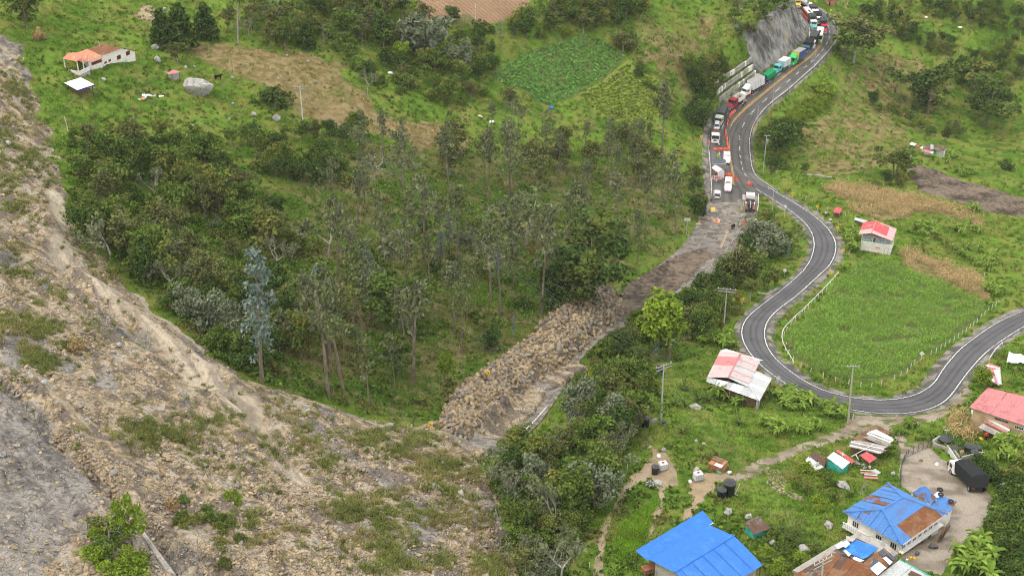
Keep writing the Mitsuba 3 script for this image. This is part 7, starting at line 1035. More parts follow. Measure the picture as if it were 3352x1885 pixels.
group('bright', lambda r: t_broad(r, 7.0, 2.8, 40, .4, .35), 2, 'leaf_bright', seed=5); group('olive', lambda r: t_broad(r, 9.5, 3.3, 40, .42), 3, 'leaf_olive', 'bark_grey', seed=6); group('shrub', t_bush, 4, 'leaf_mid', trunk='stem', crown='foliage', seed=7)
group('darkshrub', t_bush, 3, 'leaf_dark', trunk='stem', crown='foliage', seed=8); group('bare', t_bare, 4, None, 'bark_grey', 'branches', seed=9); group('halfbare', lambda r: t_bare(r, 1), 3, 'leaf_euc', 'bark_grey', 'branches', seed=10)
group('conifer', t_conifer, 2, 'leaf_dark', seed=11); group('banana', t_banana, 4, 'leaf_banana', 'leaf_mid', 'stem', 'leaves', seed=12); group('agave', t_agave, 2, 'leaf_mid', 'bark', 'stem', 'leaves', seed=13); group('palm', t_palm, 1, 'leaf_dark', 'bark_grey', 'trunk', 'fronds', seed=14)
group('bamboo', t_bamboo, 1, 'leaf_sage', 'leaf_olive', 'stems', 'foliage', seed=15); group('yellowshrub', t_bush, 2, 'leaf_bright', trunk='stem', crown='foliage', seed=16); group('youngpalm', lambda r: t_palm(r, 1.4, 1.9), 1, 'leaf_banana', 'bark', 'trunk', 'fronds', seed=17)
group('sage', lambda r: t_broad(r, 6.5, 3.4), 2, 'leaf_sage', seed=19); group('dryshrub', t_bush, 1, 'leaf_dry', trunk='stem', crown='foliage', seed=18)
NAT = {'sage': 6.5, 'euc': 20, 'blue': 18, 'dark': 8, 'mid': 7.5, 'bright': 7, 'olive': 9.5, 'shrub': 3, 'darkshrub': 3, 'bare': 9, 'halfbare': 9, 'conifer': 9, 'banana': 3.2, 'agave': 1.7, 'palm': 14, 'bamboo': 8, 'yellowshrub': 3, 'youngpalm': 2.6, 'dryshrub': 3}
NAME = {'sage': ('grey_green_tree', 'tree'), 'euc': ('eucalyptus_tree', 'tree'), 'blue': ('blue_gum_tree', 'tree'), 'dark': ('broadleaf_tree', 'tree'), 'mid': ('leafy_tree', 'tree'), 'bright': ('yellow_green_tree', 'tree'), 'olive': ('olive_green_tree', 'tree'), 'shrub': ('shrub', 'shrub'), 'darkshrub': ('dark_shrub', 'shrub'),
    'bare': ('bare_tree', 'tree'), 'halfbare': ('thin_crowned_tree', 'tree'), 'conifer': ('conifer_tree', 'tree'), 'banana': ('banana_plant', 'plant'), 'agave': ('agave_plant', 'plant'), 'palm': ('palm_tree', 'tree'), 'bamboo': ('bamboo_clump', 'bamboo'), 'yellowshrub': ('yellow_green_shrub', 'shrub'), 'youngpalm': ('young_palm', 'plant'), 'dryshrub': ('withered_shrub', 'shrub')}
_grng = np.random.default_rng(77); SPOT = {}
def seen_at(p): d = np.asarray(p) - [0, 0, CAMZ]; f = d @ FWD; return (d[0] / f, -(d @ UPC) / f)
def plant(sp, p, H, label, wid=1.0, grp=None, sink=0.0):
    k = NAT[sp]; s = H / k; ids = GROUPS[sp]; a = _grng.uniform(0, 6.28); wid = wid * _grng.uniform(.9, 1.12)
    A = np.eye(4); tl = _grng.normal(0, .05 if sp in ('euc', 'halfbare', 'bare') else .02); A[:3, :3] = np.array([[1, 0, tl], [0, 1, -tl * .6], [0, 0, 1]]) @ rz(a) @ np.diag([s * wid, s * wid, s]); A[:3, 3] = [p[0], p[1], p[2] - sink]
    key = thing(NAME[sp][0], label, NAME[sp][1], grp); scene[key] = {'type': 'instance', 'to_world': T4(A.tolist()), 'g': ref(ids[_grng.integers(len(ids))])}; SPOT[key] = seen_at(p)
    return key
def hgt(uvb, px):
    """Metres of an upright thing px pixels tall in the photograph standing at the ground points."""
    p = ground(uvb); d = np.linalg.norm(p - [0, 0, CAMZ], axis=1); c = np.hypot(p[:, 0], p[:, 1]) / d
    return p, np.asarray(px, float) * d / FOC / c
_placed = []
AVOID = [G_bypass.buffer(1.5), G_main.buffer(1.2), G_yard, G_mound.buffer(.5), G_drive, G_crop.buffer(-1), G_maize, G_pathA, G_pathB.buffer(.2), G_lawn]
def scatter(uvpoly, n, mixd, hr, label, grp, gap=2.0, seed=0, avoid=True, keep=None, wid=1.0):
    """Plants with their feet inside an outline of the photograph, no two nearer than gap."""
    rng = np.random.default_rng(seed + 500); g = shapely.Polygon(uvpoly); b = g.bounds; q = rng.uniform((b[0], b[1]), (b[2], b[3]), (n * 14, 2)); q = q[shapely.contains_xy(g, q[:, 0], q[:, 1])]
    P = ground(q); sel = np.ones(len(P), bool)
    if avoid:
        for a in AVOID: sel &= ~shapely.contains_xy(a, P[:, 0], P[:, 1])
    if keep is not None: sel &= keep(P)
    P = P[sel]; k = 0; names = list(mixd); w = np.array([mixd[x] for x in names], float); w /= w.sum()
    for p in P:
        if k >= n: break
        if _placed and np.min(np.sum((np.array(_placed) - p[:2]) ** 2, 1)) < gap * gap: continue
        _placed.append(p[:2]); sp = names[rng.choice(len(names), p=w)]; H = rng.uniform(*hr) * (1 if sp not in ('shrub', 'darkshrub', 'yellowshrub', 'dryshrub') else min(1.0, 3.2 / hr[1] * 1.25))
        plant(sp, p, H, label.format(kind={'euc': 'slender eucalyptus', 'blue': 'blue leaved gum', 'dark': 'dark green tree', 'mid': 'leafy tree', 'bright': 'yellow green tree', 'olive': 'olive brown tree', 'shrub': 'low green shrub', 'darkshrub': 'low dark shrub', 'bare': 'bare grey tree', 'halfbare': 'half bare tree', 'banana': 'banana plant', 'yellowshrub': 'low yellow green shrub', 'conifer': 'dark conifer', 'agave': 'spiky agave', 'dryshrub': 'withered brown shrub', 'sage': 'grey green tree'}[sp]), wid, f'{NAME[sp][0].replace("_", " ")}s {grp}'); k += 1
def one(o, base, hpx, sp, label, wid=1.0, sink=0.0):
    uvb = C(o, [base]) if isinstance(o, int) else o([base]); k = 1120 / 2576 if isinstance(o, int) else np.linalg.norm(o([(1, 0)]) - o([(0, 0)])); p, H = hgt(uvb, [hpx * k]); _placed.append(p[0, :2]); return plant(sp, p[0], H[0], label, wid, None, sink)
# single trees that stand out
one(4, (1975, 1440), 950, 'blue', 'tall blue leaved gum standing alone at the edge of the landslide', 1.15)
one(4, (1895, 1340), 200, 'dark', 'round dark green tree at the foot of the tall blue leaved gum', 1.3)
one(4, (990, 520), 420, 'olive', 'wide olive tree with pale forked trunk above the slide edge', 1.1)
one(1, (200, 215), 260, 'dark', 'large dark round tree at the top left corner above the landslide', 1.35)
one(1, (305, 300), 85, 'dryshrub', 'brown withered bush on the green slope above the white house', .8)
one(1, (1370, 345), 290, 'conifer', 'tall dark conifer at the upper end of the pasture', 1.1); one(1, (1240, 345), 250, 'conifer', 'shorter dark conifer left of the tall one above the pasture', 1.1)
one(1, (1560, 290), 250, 'conifer', 'conifer between the tall one and the palm trunk', 1.0)
one(1, (1790, 330), 350, 'palm', 'palm tree with tall bare trunk at the top of the pasture', 1.0)
one(1, (2060, 800), 150, 'darkshrub', 'rounded dark bush on the brown pasture beside the power pole', 1.3)
one(1, (1340, 480), 160, 'olive', 'olive bush between the big boulder and the conifers', 1.1)
one(2, (660, 410), 260, 'bamboo', 'grey blue bamboo clump below the ploughed field', 1.35); one(2, (900, 510), 200, 'sage', 'grey green bush beside the bamboo clump', 1.3)
one(2, (790, 460), 180, 'bright', 'yellow green tree in front of the bamboo clump', .9); one(2, (850, 520), 150, 'bright', 'lower yellow green tree beside the bamboo clump', .9)
one(2, (880, 190), 140, 'dark', 'dark round tree at the left corner of the ploughed field', 1.2); one(2, (1740, 270), 70, 'yellowshrub', 'round yellow green bush above the crop field', .9); one(2, (2160, 390), 180, 'olive', 'dark olive tree at the upper right corner of the crop field', 1.3)
one(2, (1320, 820), 170, 'olive', 'round olive crowned tree at the lower corner of the crop field', 1.3); one(2, (1315, 1000), 340, 'bare', 'tall bare pale trunk below the crop field', .4)
one(2, (300, 1360), 220, 'bare', 'pale grey leafless tree leaning over the wood', 1.9); one(2, (2450, 1220), 560, 'euc', 'tall eucalyptus with pale forked trunk near the highway', 1.0)
one(2, (240, 720), 230, 'halfbare', 'leaning thin tree on the bank above the pasture', .8)
one(5, (950, 1210), 500, 'euc', 'straight brown eucalyptus trunk in the clearing above the debris mound', .9); one(5, (585, 1180), 330, 'bare', 'dead tree with drooping grey branches in the clearing', .7)
one(5, (1100, 1180), 140, 'bare', 'small grey leafless tree beside the debris mound', 1.3); one(5, (1200, 1190), 170, 'dark', 'dark rounded bush tree beside the debris mound', 1.3); one(5, (820, 1449), 230, 'bright', 'fresh green tree in the gully at the foot of the wood', .8)
one(5, (1340, 1120), 190, 'blue', 'blue leaved sapling just above the debris mound', .9); one(5, (1550, 910), 760, 'euc', 'tall pale eucalyptus with dead lower branches by the mound', 1.0)
one(5, (1780, 860), 420, 'dark', 'broad dark green tree above the upper end of the mound', 1.6); one(5, (1930, 780), 520, 'dark', 'tallest dark green tree right above the mound', 1.25); one(5, (1640, 860), 300, 'dark', 'lower dark tree left of the broad one above the mound', 1.2)
one(5, (270, 1000), 340, 'mid', 'full green tree in the middle of the wood', 1.3); one(5, (560, 960), 290, 'mid', 'second full green tree in the middle of the wood', 1.2); one(5, (250, 690), 230, 'mid', 'green tree uphill of the full green ones', 1.2)
one(5, (45, 760), 680, 'euc', 'tall reddish eucalyptus trunk at the left of the clearing', .9); one(5, (725, 870), 560, 'euc', 'tall eucalyptus with orange brown trunk in the mid wood', .9)
one(5, (2500, 1255), 440, 'bright', 'bright yellow green tree between old road and bypass', 1.15); one(6, (30, 900), 160, 'bright', 'low bright green crown beside the yellow green tree', 1.4)
one(6, (390, 720), 350, 'olive', 'tall olive tree between old road and bypass', 1.0); one(6, (585, 480), 230, 'sage', 'wide grey green tree beside the yellow chevron sign', 1.5)
one(3, (1290, 470), 340, 'olive', 'big olive tree at the outer side of the highway bend', 1.5); one(3, (1230, 460), 240, 'mid', 'leafy tree under the big olive one at the highway bend', 1.3)
one(3, (1850, 860), 330, 'dark', 'large dark tree alone on the right hillside', 1.3); one(3, (2290, 950), 290, 'dark', 'large tree beside the grey post on the right hillside', 1.4); one(3, (2180, 680), 200, 'mid', 'broad tree uphill of the grey post', 1.7); one(3, (1560, 170), 150, 'mid', 'pale green tree above the right hillside', 1.0)
one(3, (720, 1180), 270, 'dark', 'dark round thicket tree beside the power pole', 1.3); one(3, (800, 1050), 170, 'dark', 'dark bush tree uphill of the power pole', 1.4); one(3, (1590, 1320), 200, 'dark', 'dark tree above the dry maize', 1.3)
one(3, (2435, 1280), 80, 'darkshrub', 'small round bush on the dry slope at the right edge', 1.0); one(3, (1060, 700), 90, 'yellowshrub', 'tall yellow green grass clump beside the highway lawn', 1.5)
one(8, (1640, 1160), 420, 'halfbare', 'leaning half bare tree in the lower wood', .8); one(8, (1620, 1430), 240, 'bare', 'silvery leafless tree at the lower edge of the wood', 1.3); one(8, (1740, 430), 170, 'bare', 'pale leafless bush in the lower wood', .9); one(8, (1600, 280), 300, 'bare', 'dark dead tree leaning at the old road edge', .5); one(8, (2030, 160), 260, 'euc', 'eucalyptus at the upper end of the lower wood', 1.1)
one(7, (1000, 1230), 330, 'bright', 'green crowned tree left standing in the lower part of the landslide', .55); one(7, (820, 1220), 380, 'bare', 'silver leafless tree beside the green crowned survivor', .7); one(7, (1500, 1320), 330, 'bare', 'uprooted bare tree lying over in the landslide', 1.0)
one(7, (1640, 1340), 140, 'bare', 'small bare shrub in the lower landslide', .9); one(8, (1060, 1190), 290, 'bare', 'thin fallen sapling at the lower end of the slide', .35)
one(9, (1340, 850), 130, 'bare', 'bare brown tree behind the blue hipped roof', 1.0); one(R8, (510, 600), 270, 'bright', 'yellow green tree beside the bend and the scrap roof', 1.2); one(9, (625, 1345 - 0), 0.001, 'shrub', 'x') if False else None
# woods, hedges and thickets
scatter(Z([(780,620),(830,520),(900,460),(1050,440),(1200,470),(1350,480),(1480,500),(1560,480),(1720,500),(1745,560),(1690,640),(1560,730),(1420,790),(1300,860),(1180,960),(1100,1040),(900,1045),(770,960),(760,800)]), 62, {'euc': 8, 'halfbare': 1}, (9, 22), '{kind} in the open wood', 'in the open wood', 4.0, 1, wid=1.15)
scatter(Z([(900,380),(1100,380),(1230,330),(1400,380),(1560,380),(1730,400),(1760,480),(1560,480),(1350,470),(1180,460),(980,430)]), 34, {'euc': 6, 'olive': 2, 'mid': 1}, (9, 14), '{kind} along the upper edge of the wood', 'along the upper wood edge', 3.2, 2)
scatter(Z([(700,640),(800,560),(1100,500),(1400,520),(1660,540),(1540,720),(1300,860),(1100,1030),(800,1000),(730,800)]), 28, {'mid': 3, 'dark': 2, 'shrub': 5, 'halfbare': 2, 'bare': 1}, (3.5, 7.5), '{kind} under the eucalyptus', 'under the eucalyptus', 2.6, 3)
scatter(Z([(760,860),(1000,800),(1300,700),(1240,560),(880,720)]), 5, {'blue': 1}, (8, 13), '{kind} in the open wood', 'in the open wood', 3, 31, wid=1.5)
scatter(Z([(180,470),(240,400),(330,380),(450,400),(560,440),(660,500),(740,620),(745,760),(760,900),(650,960),(575,930),(450,840),(330,710),(235,620)]), 90, {'mid': 6, 'dark': 3, 'olive': 4, 'shrub': 3, 'halfbare': 3, 'bright': .6, 'sage': .6, 'bare': .5}, (4, 11), '{kind} in the thicket beside the landslide', 'in the thicket by the slide', 2.7, 4)
scatter(Z([(170,380),(250,340),(420,340),(560,380),(650,340),(770,330),(900,350),(960,400),(900,470),(740,470),(560,440),(330,390)]), 46, {'dark': 4, 'mid': 4, 'olive': 2, 'shrub': 3}, (4, 7.5), '{kind} below the stony meadow', 'below the stony meadow', 2.7, 5)
scatter(Z([(560,75),(640,40),(760,20),(1000,10),(1060,80),(1090,120),(1030,135),(900,130),(760,135),(640,115)]), 52, {'mid': 4, 'dark': 3, 'olive': 4, 'halfbare': 2, 'conifer': .6}, (5, 10), '{kind} in the wood above the pasture', 'above the pasture', 3.2, 6)
scatter(Z([(850,160),(1000,150),(1120,110),(1200,120),(1260,140),(1240,190),(1210,250),(1130,270),(1000,240),(900,200)]), 44, {'mid': 4, 'dark': 2, 'shrub': 5, 'olive': 1, 'bright': .6}, (3.5, 7), '{kind} between pasture and crop field', 'between pasture and crops', 2.8, 7)
scatter(Z([(1200,110),(1350,70),(1450,30),(1560,0),(1640,30),(1560,90),(1430,90),(1330,100),(1240,120)]), 42, {'dark': 4, 'mid': 4, 'olive': 2, 'shrub': 2, 'blue': .4}, (5, 9), '{kind} in the grove above the crop field', 'above the crop field', 3.2, 8)
scatter(Z([(1580,90),(1610,110),(1620,200),(1680,260),(1690,310),(1650,260),(1590,160)]), 12, {'shrub': 2, 'darkshrub': 2, 'olive': 1}, (2.5, 5), '{kind} along the right edge of the crop fields', 'right of the crops', 2.5, 9)
scatter(Z([(1720,180),(1790,180),(1830,190),(1790,260),(1770,330),(1745,330),(1750,250)]), 20, {'dark': 4, 'mid': 2}, (4.5, 8), '{kind} on the bank behind the retaining wall', 'behind the retaining wall', 2.8, 10, avoid=True)
scatter(Z([(1810,10),(1960,0),(1975,25),(1950,60),(1890,110),(1860,110)]), 18, {'mid': 3, 'halfbare': 3, 'olive': 2}, (4, 7.5), '{kind} above the rock cutting', 'above the rock cutting', 2.8, 11)
scatter(Z([(1740,460),(1770,420),(1790,480),(1770,560),(1745,560)]), 7, {'dark': 1, 'olive': 1}, (4, 7), '{kind} left of the white tent', 'by the tent', 2.5, 12)
LOWER = [(1225,1210),(1310,1175),(1410,1125),(1460,1060),(1520,1010),(1580,960),(1605,1000),(1612,1050),(1590,1110),(1555,1180),(1512,1250),(1462,1340),(1438,1449),(1430,1490),(1310,1490),(1295,1340),(1265,1260)]
scatter(Z(LOWER), 112, {'mid': 5, 'dark': 3, 'olive': 3, 'shrub': 5, 'halfbare': 4, 'euc': 2, 'bare': 1, 'sage': 1}, (3.2, 8.5), '{kind} in the wood beside the footpath', 'in the lower wood', 2.1, 13)
scatter(Z([(1540,905),(1590,860),(1645,815),(1760,700),(1800,620),(1880,570),(1990,600),(2005,640),(1975,710),(1890,760),(1840,800),(1800,850),(1690,900),(1640,930),(1560,920)]), 62, {'mid': 4, 'dark': 4, 'olive': 3, 'shrub': 4, 'blue': .6}, (3.5, 7.5), '{kind} between old road and bypass', 'between old road and bypass', 2.4, 14, keep=lambda P: ~shapely.contains_xy(G_old, P[:, 0], P[:, 1]))
R_ = [(C(3, [(1270,100),(1500,60),(1740,170),(1760,340),(1600,320),(1420,180)]), 18, 'at the top right slope'), (C(3, [(1640,0),(1990,30),(2180,100),(2200,190),(2000,170),(1700,60)]), 14, 'below the upper right road'), (C(3, [(1760,330),(2000,300),(2080,440),(1900,420),(1800,390)]), 7, 'in the middle of the right slope'),
    (C(3, [(2100,100),(2400,40),(2576,80),(2576,320),(2400,300),(2190,200)]), 18, 'in the far right corner'), (C(3, [(2000,500),(2200,420),(2420,380),(2576,380),(2576,640),(2350,640),(2300,760),(2100,700)]), 22, 'by the right edge hedge'), (C(3, [(1400,780),(1700,820),(1850,830),(1900,880),(1700,900),(1450,860)]), 9, 'in a line on the right slope'),
    (C(3, [(1780,960),(2060,960),(2080,1050),(1900,1100),(1760,1040)]), 8, 'above the brown roofed shack'), (C(3, [(1470,1340),(1740,1340),(1760,1420),(1600,1440),(1450,1400)]), 7, 'above the dry maize strip'), (C(3, [(560,1100),(680,1180),(820,1290),(960,1310),(700,1380),(600,1250)]), 9, 'along the bypass start'), (C(3, [(620,950),(700,920),(860,980),(820,1060),(700,1120)]), 6, 'by the highway power pole')]
for k, (pg, n, w) in enumerate(R_): scatter(pg, n, {'mid': 4, 'dark': 4, 'olive': 2, 'shrub': 3, 'darkshrub': 1}, (3.0, 6.5), '{kind} ' + w, w, 2.6, 40 + k)
scatter(C(3, [(780,880),(960,770),(1110,720),(1100,800),(930,900),(830,920)]), 26, {'yellowshrub': 1}, (2.2, 3.2), '{kind} beside the highway lawn', 'beside the highway lawn', 1.6, 60)
scatter(C(3, [(1560,900),(1840,900),(1860,960),(1640,960)]), 12, {'yellowshrub': 1}, (1.6, 2.4), '{kind} in the middle of the right hillside', 'mid right hillside', 1.8, 61)
for k, (o, pg, n, w) in enumerate([(3, [(1830,1190),(2000,1150),(2120,1200),(2200,1330),(2330,1360),(2250,1400),(2080,1320),(1900,1260)], 20, 'below the brown roofed shack'), (6, [(2080,110),(2150,80),(2230,140),(2120,170)], 4, 'above the dry maize'), (6, [(1640,280),(1720,230),(1830,260),(1960,330),(1900,400),(1760,340)], 12, 'beside the red roofed house'),
        (6, [(2010,220),(2200,240),(2230,330),(2090,370)], 8, 'uphill right of the red roofed house'), (6, [(2030,440),(2160,400),(2360,440),(2420,560),(2300,600),(2120,520)], 16, 'right of the dry maize strip'), (6, [(1240,320),(1290,270),(1310,360),(1290,460),(1350,500),(1240,440)], 8, 'below the red kiosk'), (6, [(2240,740),(2300,690),(2420,740),(2330,800)], 5, 'at the right end of the maize field'),
        (6, [(150,1140),(240,1060),(400,1120),(420,1170),(260,1180)], 12, 'above the pink roofed shed'), (6, [(510,1180),(560,1160),(650,1240),(560,1270)], 4, 'beside the pink roofed shed'), (9, [(200,50),(320,60),(460,150),(400,180),(260,120)], 11, 'below the pink roofed shed'), (9, [(720,60),(850,70),(1030,60),(1000,160),(880,240),(780,220),(700,110)], 14, 'below the bypass bend'), (9, [(1060,170),(1240,180),(1230,260),(1100,260)], 7, 'beside the pale power pole'),
        (9, [(600,310),(760,330),(920,350),(1060,310),(1040,380),(800,410),(640,380)], 8, 'above the dirt track'), (9, [(2330,480),(2480,440),(2576,500),(2540,620),(2400,600)], 8, 'behind the yard tanks'), (9, [(2040,1449),(2080,1330),(2180,1240),(2300,1260),(2330,1380),(2280,1480)], 11, 'in the big clump by the yard'), (6, [(1190,620),(1240,560),(1260,640),(1200,700)], 3, 'at the top of the maize field')]):
    scatter(C(o, pg), n, {'banana': 1}, (1.9, 3.0) if k != 14 else (2.5, 3.5), '{kind} ' + w, w, 1.3, 80 + k, avoid=True)
scatter(C(9, [(2330,1100),(2400,900),(2480,700),(2576,640),(2576,1480),(2300,1480),(2380,1250)]), 60, {'shrub': 4, 'darkshrub': 4}, (2.0, 3.2), '{kind} in the thick weeds at the lower right', 'at the lower right', 1.1, 100)
scatter(C(9, [(2280,600),(2400,730),(2350,760),(2230,640)]), 8, {'darkshrub': 1}, (1.8, 2.2), '{kind} in the hedge behind the parked truck', 'behind the parked truck', .9, 101, avoid=False)
scatter(np.vstack([C(8, [(2100,20),(2340,0),(2400,60),(2200,180),(2080,120)]), C(9, [(0,100),(60,200)])[:0]]), 14, {'shrub': 3, 'mid': 1}, (2, 4), '{kind} on the slope beside the black tanks', 'beside the black tanks', 1.7, 102)
scatter(C(9, [(750,620),(900,600),(1080,700),(1260,780),(1340,800),(1180,920),(1010,1000),(900,820),(770,740)]), 15, {'shrub': 5, 'yellowshrub': 2}, (1.0, 2.2), '{kind} on the weedy slope above the brown hut', 'above the brown hut', 1.5, 103)
scatter(C(9, [(660,1100),(860,1160),(1000,1260),(880,1420),(640,1440),(620,1300)]), 18, {'shrub': 5, 'yellowshrub': 1}, (1.2, 2.2), '{kind} between the two blue roofs', 'between the blue roofs', 1.5, 104)
for q in ((200,130),(430,300),(130,120)): one(9, (q[0], q[1] + 10), 90, 'agave', {200: 'spiky agave nearest the pink roofed shed', 430: 'largest spiky agave below the pink roofed shed', 130: 'spiky agave beside the grey boulder'}[q[0]])
for j, q in enumerate(((500,310),(410,460),(510,480),(490,740))): one(R7, q, 110, 'agave', ('spiky agave right of the tall lamp pole', 'agave left of the grey boulder', 'agave touching the grey boulder', 'small agave in the grass below the boulder')[j])
one(9, (1725, 340), 90, 'youngpalm', 'small orange green palm at the mouth of the track'); one(9, (1590, 390), 90, 'youngpalm', 'small palm beside the plank roofed shed'); one(9, (1850, 430), 90, 'youngpalm', 'yellowing palm by the white cross post')
for j, (x, y, r) in enumerate(((180,560,60),(440,470,60),(370,700,50),(700,540,60),(860,600,70))): one(5, (x, y), r * 2, ('halfbare', 'dark', 'mid')[j % 3], f'{("thin pale", "dense dark", "round green")[j % 3]} {("sapling", "tree", "tree", "young tree", "thick tree")[j]} among trunks {("left of the clearing", "in the upper left wood", "by the reddish trunk", "near the orange trunk", "in mid wood")[j]}')
scatter(Z([(1440,985),(1500,905),(1560,840),(1610,800),(1650,830),(1570,920),(1510,1000)]), 26, {'shrub': 4, 'mid': 1, 'olive': 1, 'halfbare': .5}, (2.2, 4.6), '{kind} at the edge of the buried road', 'at the buried road', 1.6, 105)
# survivors on the slide
scatter(C(7, [(680,1100),(900,1000),(1060,1130),(1080,1400),(1000,1500),(700,1500),(640,1380)]), 15, {'shrub': 4, 'yellowshrub': 3}, (1.4, 2.6), '{kind} on the green island in the lower landslide', 'on the green island', 1.2, 110)
scatter(C(7, [(1180,900),(1500,870),(1720,1000),(1840,1150),(1830,1330),(1700,1420),(1580,1380),(1560,1150),(1300,1060)]), 15, {'shrub': 4, 'darkshrub': 1, 'dryshrub': 1}, (1.0, 1.9), '{kind} around the uprooted tree in the landslide', 'around the uprooted tree', 1.3, 111)
one(4, (590, 1190), 110, 'dryshrub', 'round brown withered bush on the landslide', .9); one(7, (1760, 890), 90, 'yellowshrub', 'single round green tussock on the landslide', .9)

# ------------------------------------------------------------------ ground cover nobody could count
def inpoly(uvpoly, n, seed, avoid=()):
    rng = np.random.default_rng(seed); g = shapely.Polygon(uvpoly); b = g.bounds; q = rng.uniform((b[0], b[1]), (b[2], b[3]), (int(n * 1.6), 2)); q = q[shapely.contains_xy(g, q[:, 0], q[:, 1])][:n]; P = ground(q)
    for a in avoid: P = P[~shapely.contains_xy(a, P[:, 0], P[:, 1])]
    return P
rngS = np.random.default_rng(5)
def blades(P, hgt_, wid, per, spread, lean=.5, rng=rngS):
    n = len(P) * per; b = np.repeat(P, per, 0) + np.c_[rng.normal(0, spread, (n, 2)), np.zeros(n)]; hh = np.repeat(hgt_, per)[:, None] * rng.uniform(.6, 1.2, (n, 1)); a = rng.uniform(0, 6.28, n); s = np.c_[np.cos(a), np.sin(a), a * 0] * np.repeat(wid, per)[:, None]
    tip = b + np.c_[rng.normal(0, lean, (n, 2)), np.ones(n)] * hh; v = np.stack([b - s, b + s, tip], 1).reshape(-1, 3); f = np.arange(n * 3).reshape(-1, 3); u = np.repeat(np.stack([np.repeat(rng.uniform(0, 1, len(P)), per) * .7 + rng.uniform(0, .3, n), rng.uniform(.2, .9, n)], 1), 3, 0)
    return v, f, u
def cover(name, parts, mat, label):
    v, f, u = join(*parts); scene[name] = mikit.ply((v, f), mat, uv=u); tag(num(name), label, kind='stuff')
dist = lambda P: np.linalg.norm(P - [0, 0, CAMZ], axis=1)
roadpad = [G_bypass.buffer(1.6), G_main.buffer(1.0), G_yard.buffer(.3), G_drive.buffer(-.3), G_pathA.buffer(-.3), G_pathB.buffer(-.2), G_mound.buffer(.3), G_old]
W = inpoly([(0, 0), (3352, 0), (3352, 1885), (0, 1885)], 52000, 1, roadpad); W = W[~shapely.contains_xy(G_slide, W[:, 0], W[:, 1])]; W = W[~shapely.contains_xy(shapely.unary_union([G_crop, G_crop2, G_plough, G_maize, G_tilled, G_dry1, G_dry2, G_rock]), W[:, 0], W[:, 1])]
_k = nz(W[:, 0], W[:, 1], 9, 60); _dryk = grid_at(sdgrid(G_pasture, 6), W[:, 0], W[:, 1]) > 0
gsel = (_k > .40) & ~(_dryk & (rngS.uniform(size=len(W)) < .75)); Gp = W[gsel]
cover('grass', [blades(Gp, .28 + .0014 * dist(Gp) * rngS.uniform(.4, 1.1, len(Gp)), .03 + .00022 * dist(Gp), 7, .35)], 'grass_blade', 'rough green grass over the hillsides')
wsel = (_k < .52) & ~(_dryk & (rngS.uniform(size=len(W)) < .93)); Wp = W[wsel]; _lawn = shapely.contains_xy(shapely.unary_union([G_lawn, G_grassbed]), Wp[:, 0], Wp[:, 1]); Wp = Wp[~_lawn][::2]
cover('undergrowth', [clumps(rngS, Wp + np.c_[np.zeros((len(Wp), 2)), rngS.uniform(0, .3, len(Wp))], rngS.uniform(.25, .75, len(Wp)), 9, .34, .8, .7)], 'weeds', 'low weeds and brush between the grass')
F1 = np.vstack([inpoly(Z([(760,560),(1000,430),(1500,480),(1740,500),(1540,730),(1160,1000),(1080,1060),(850,1030),(640,950),(760,800)]), 1500, 71, roadpad), inpoly(Z(LOWER), 3000, 72, roadpad), inpoly(Z([(170,400),(560,420),(760,640),(700,960),(560,920),(330,700),(210,600)]), 3000, 73)])
F1 = F1[~shapely.contains_xy(G_slide.buffer(-1), F1[:, 0], F1[:, 1])]; F1 = F1[nz(F1[:, 0], F1[:, 1], 6, 61) > .44]
cover('brush', [clumps(rngS, F1 + np.c_[np.zeros((len(F1), 2)), rngS.uniform(.1, .7, len(F1))], rngS.uniform(.4, 1.1, len(F1)), 13, .36, .7, .8)], 'weeds', 'knee high brush on the floor of the woods')
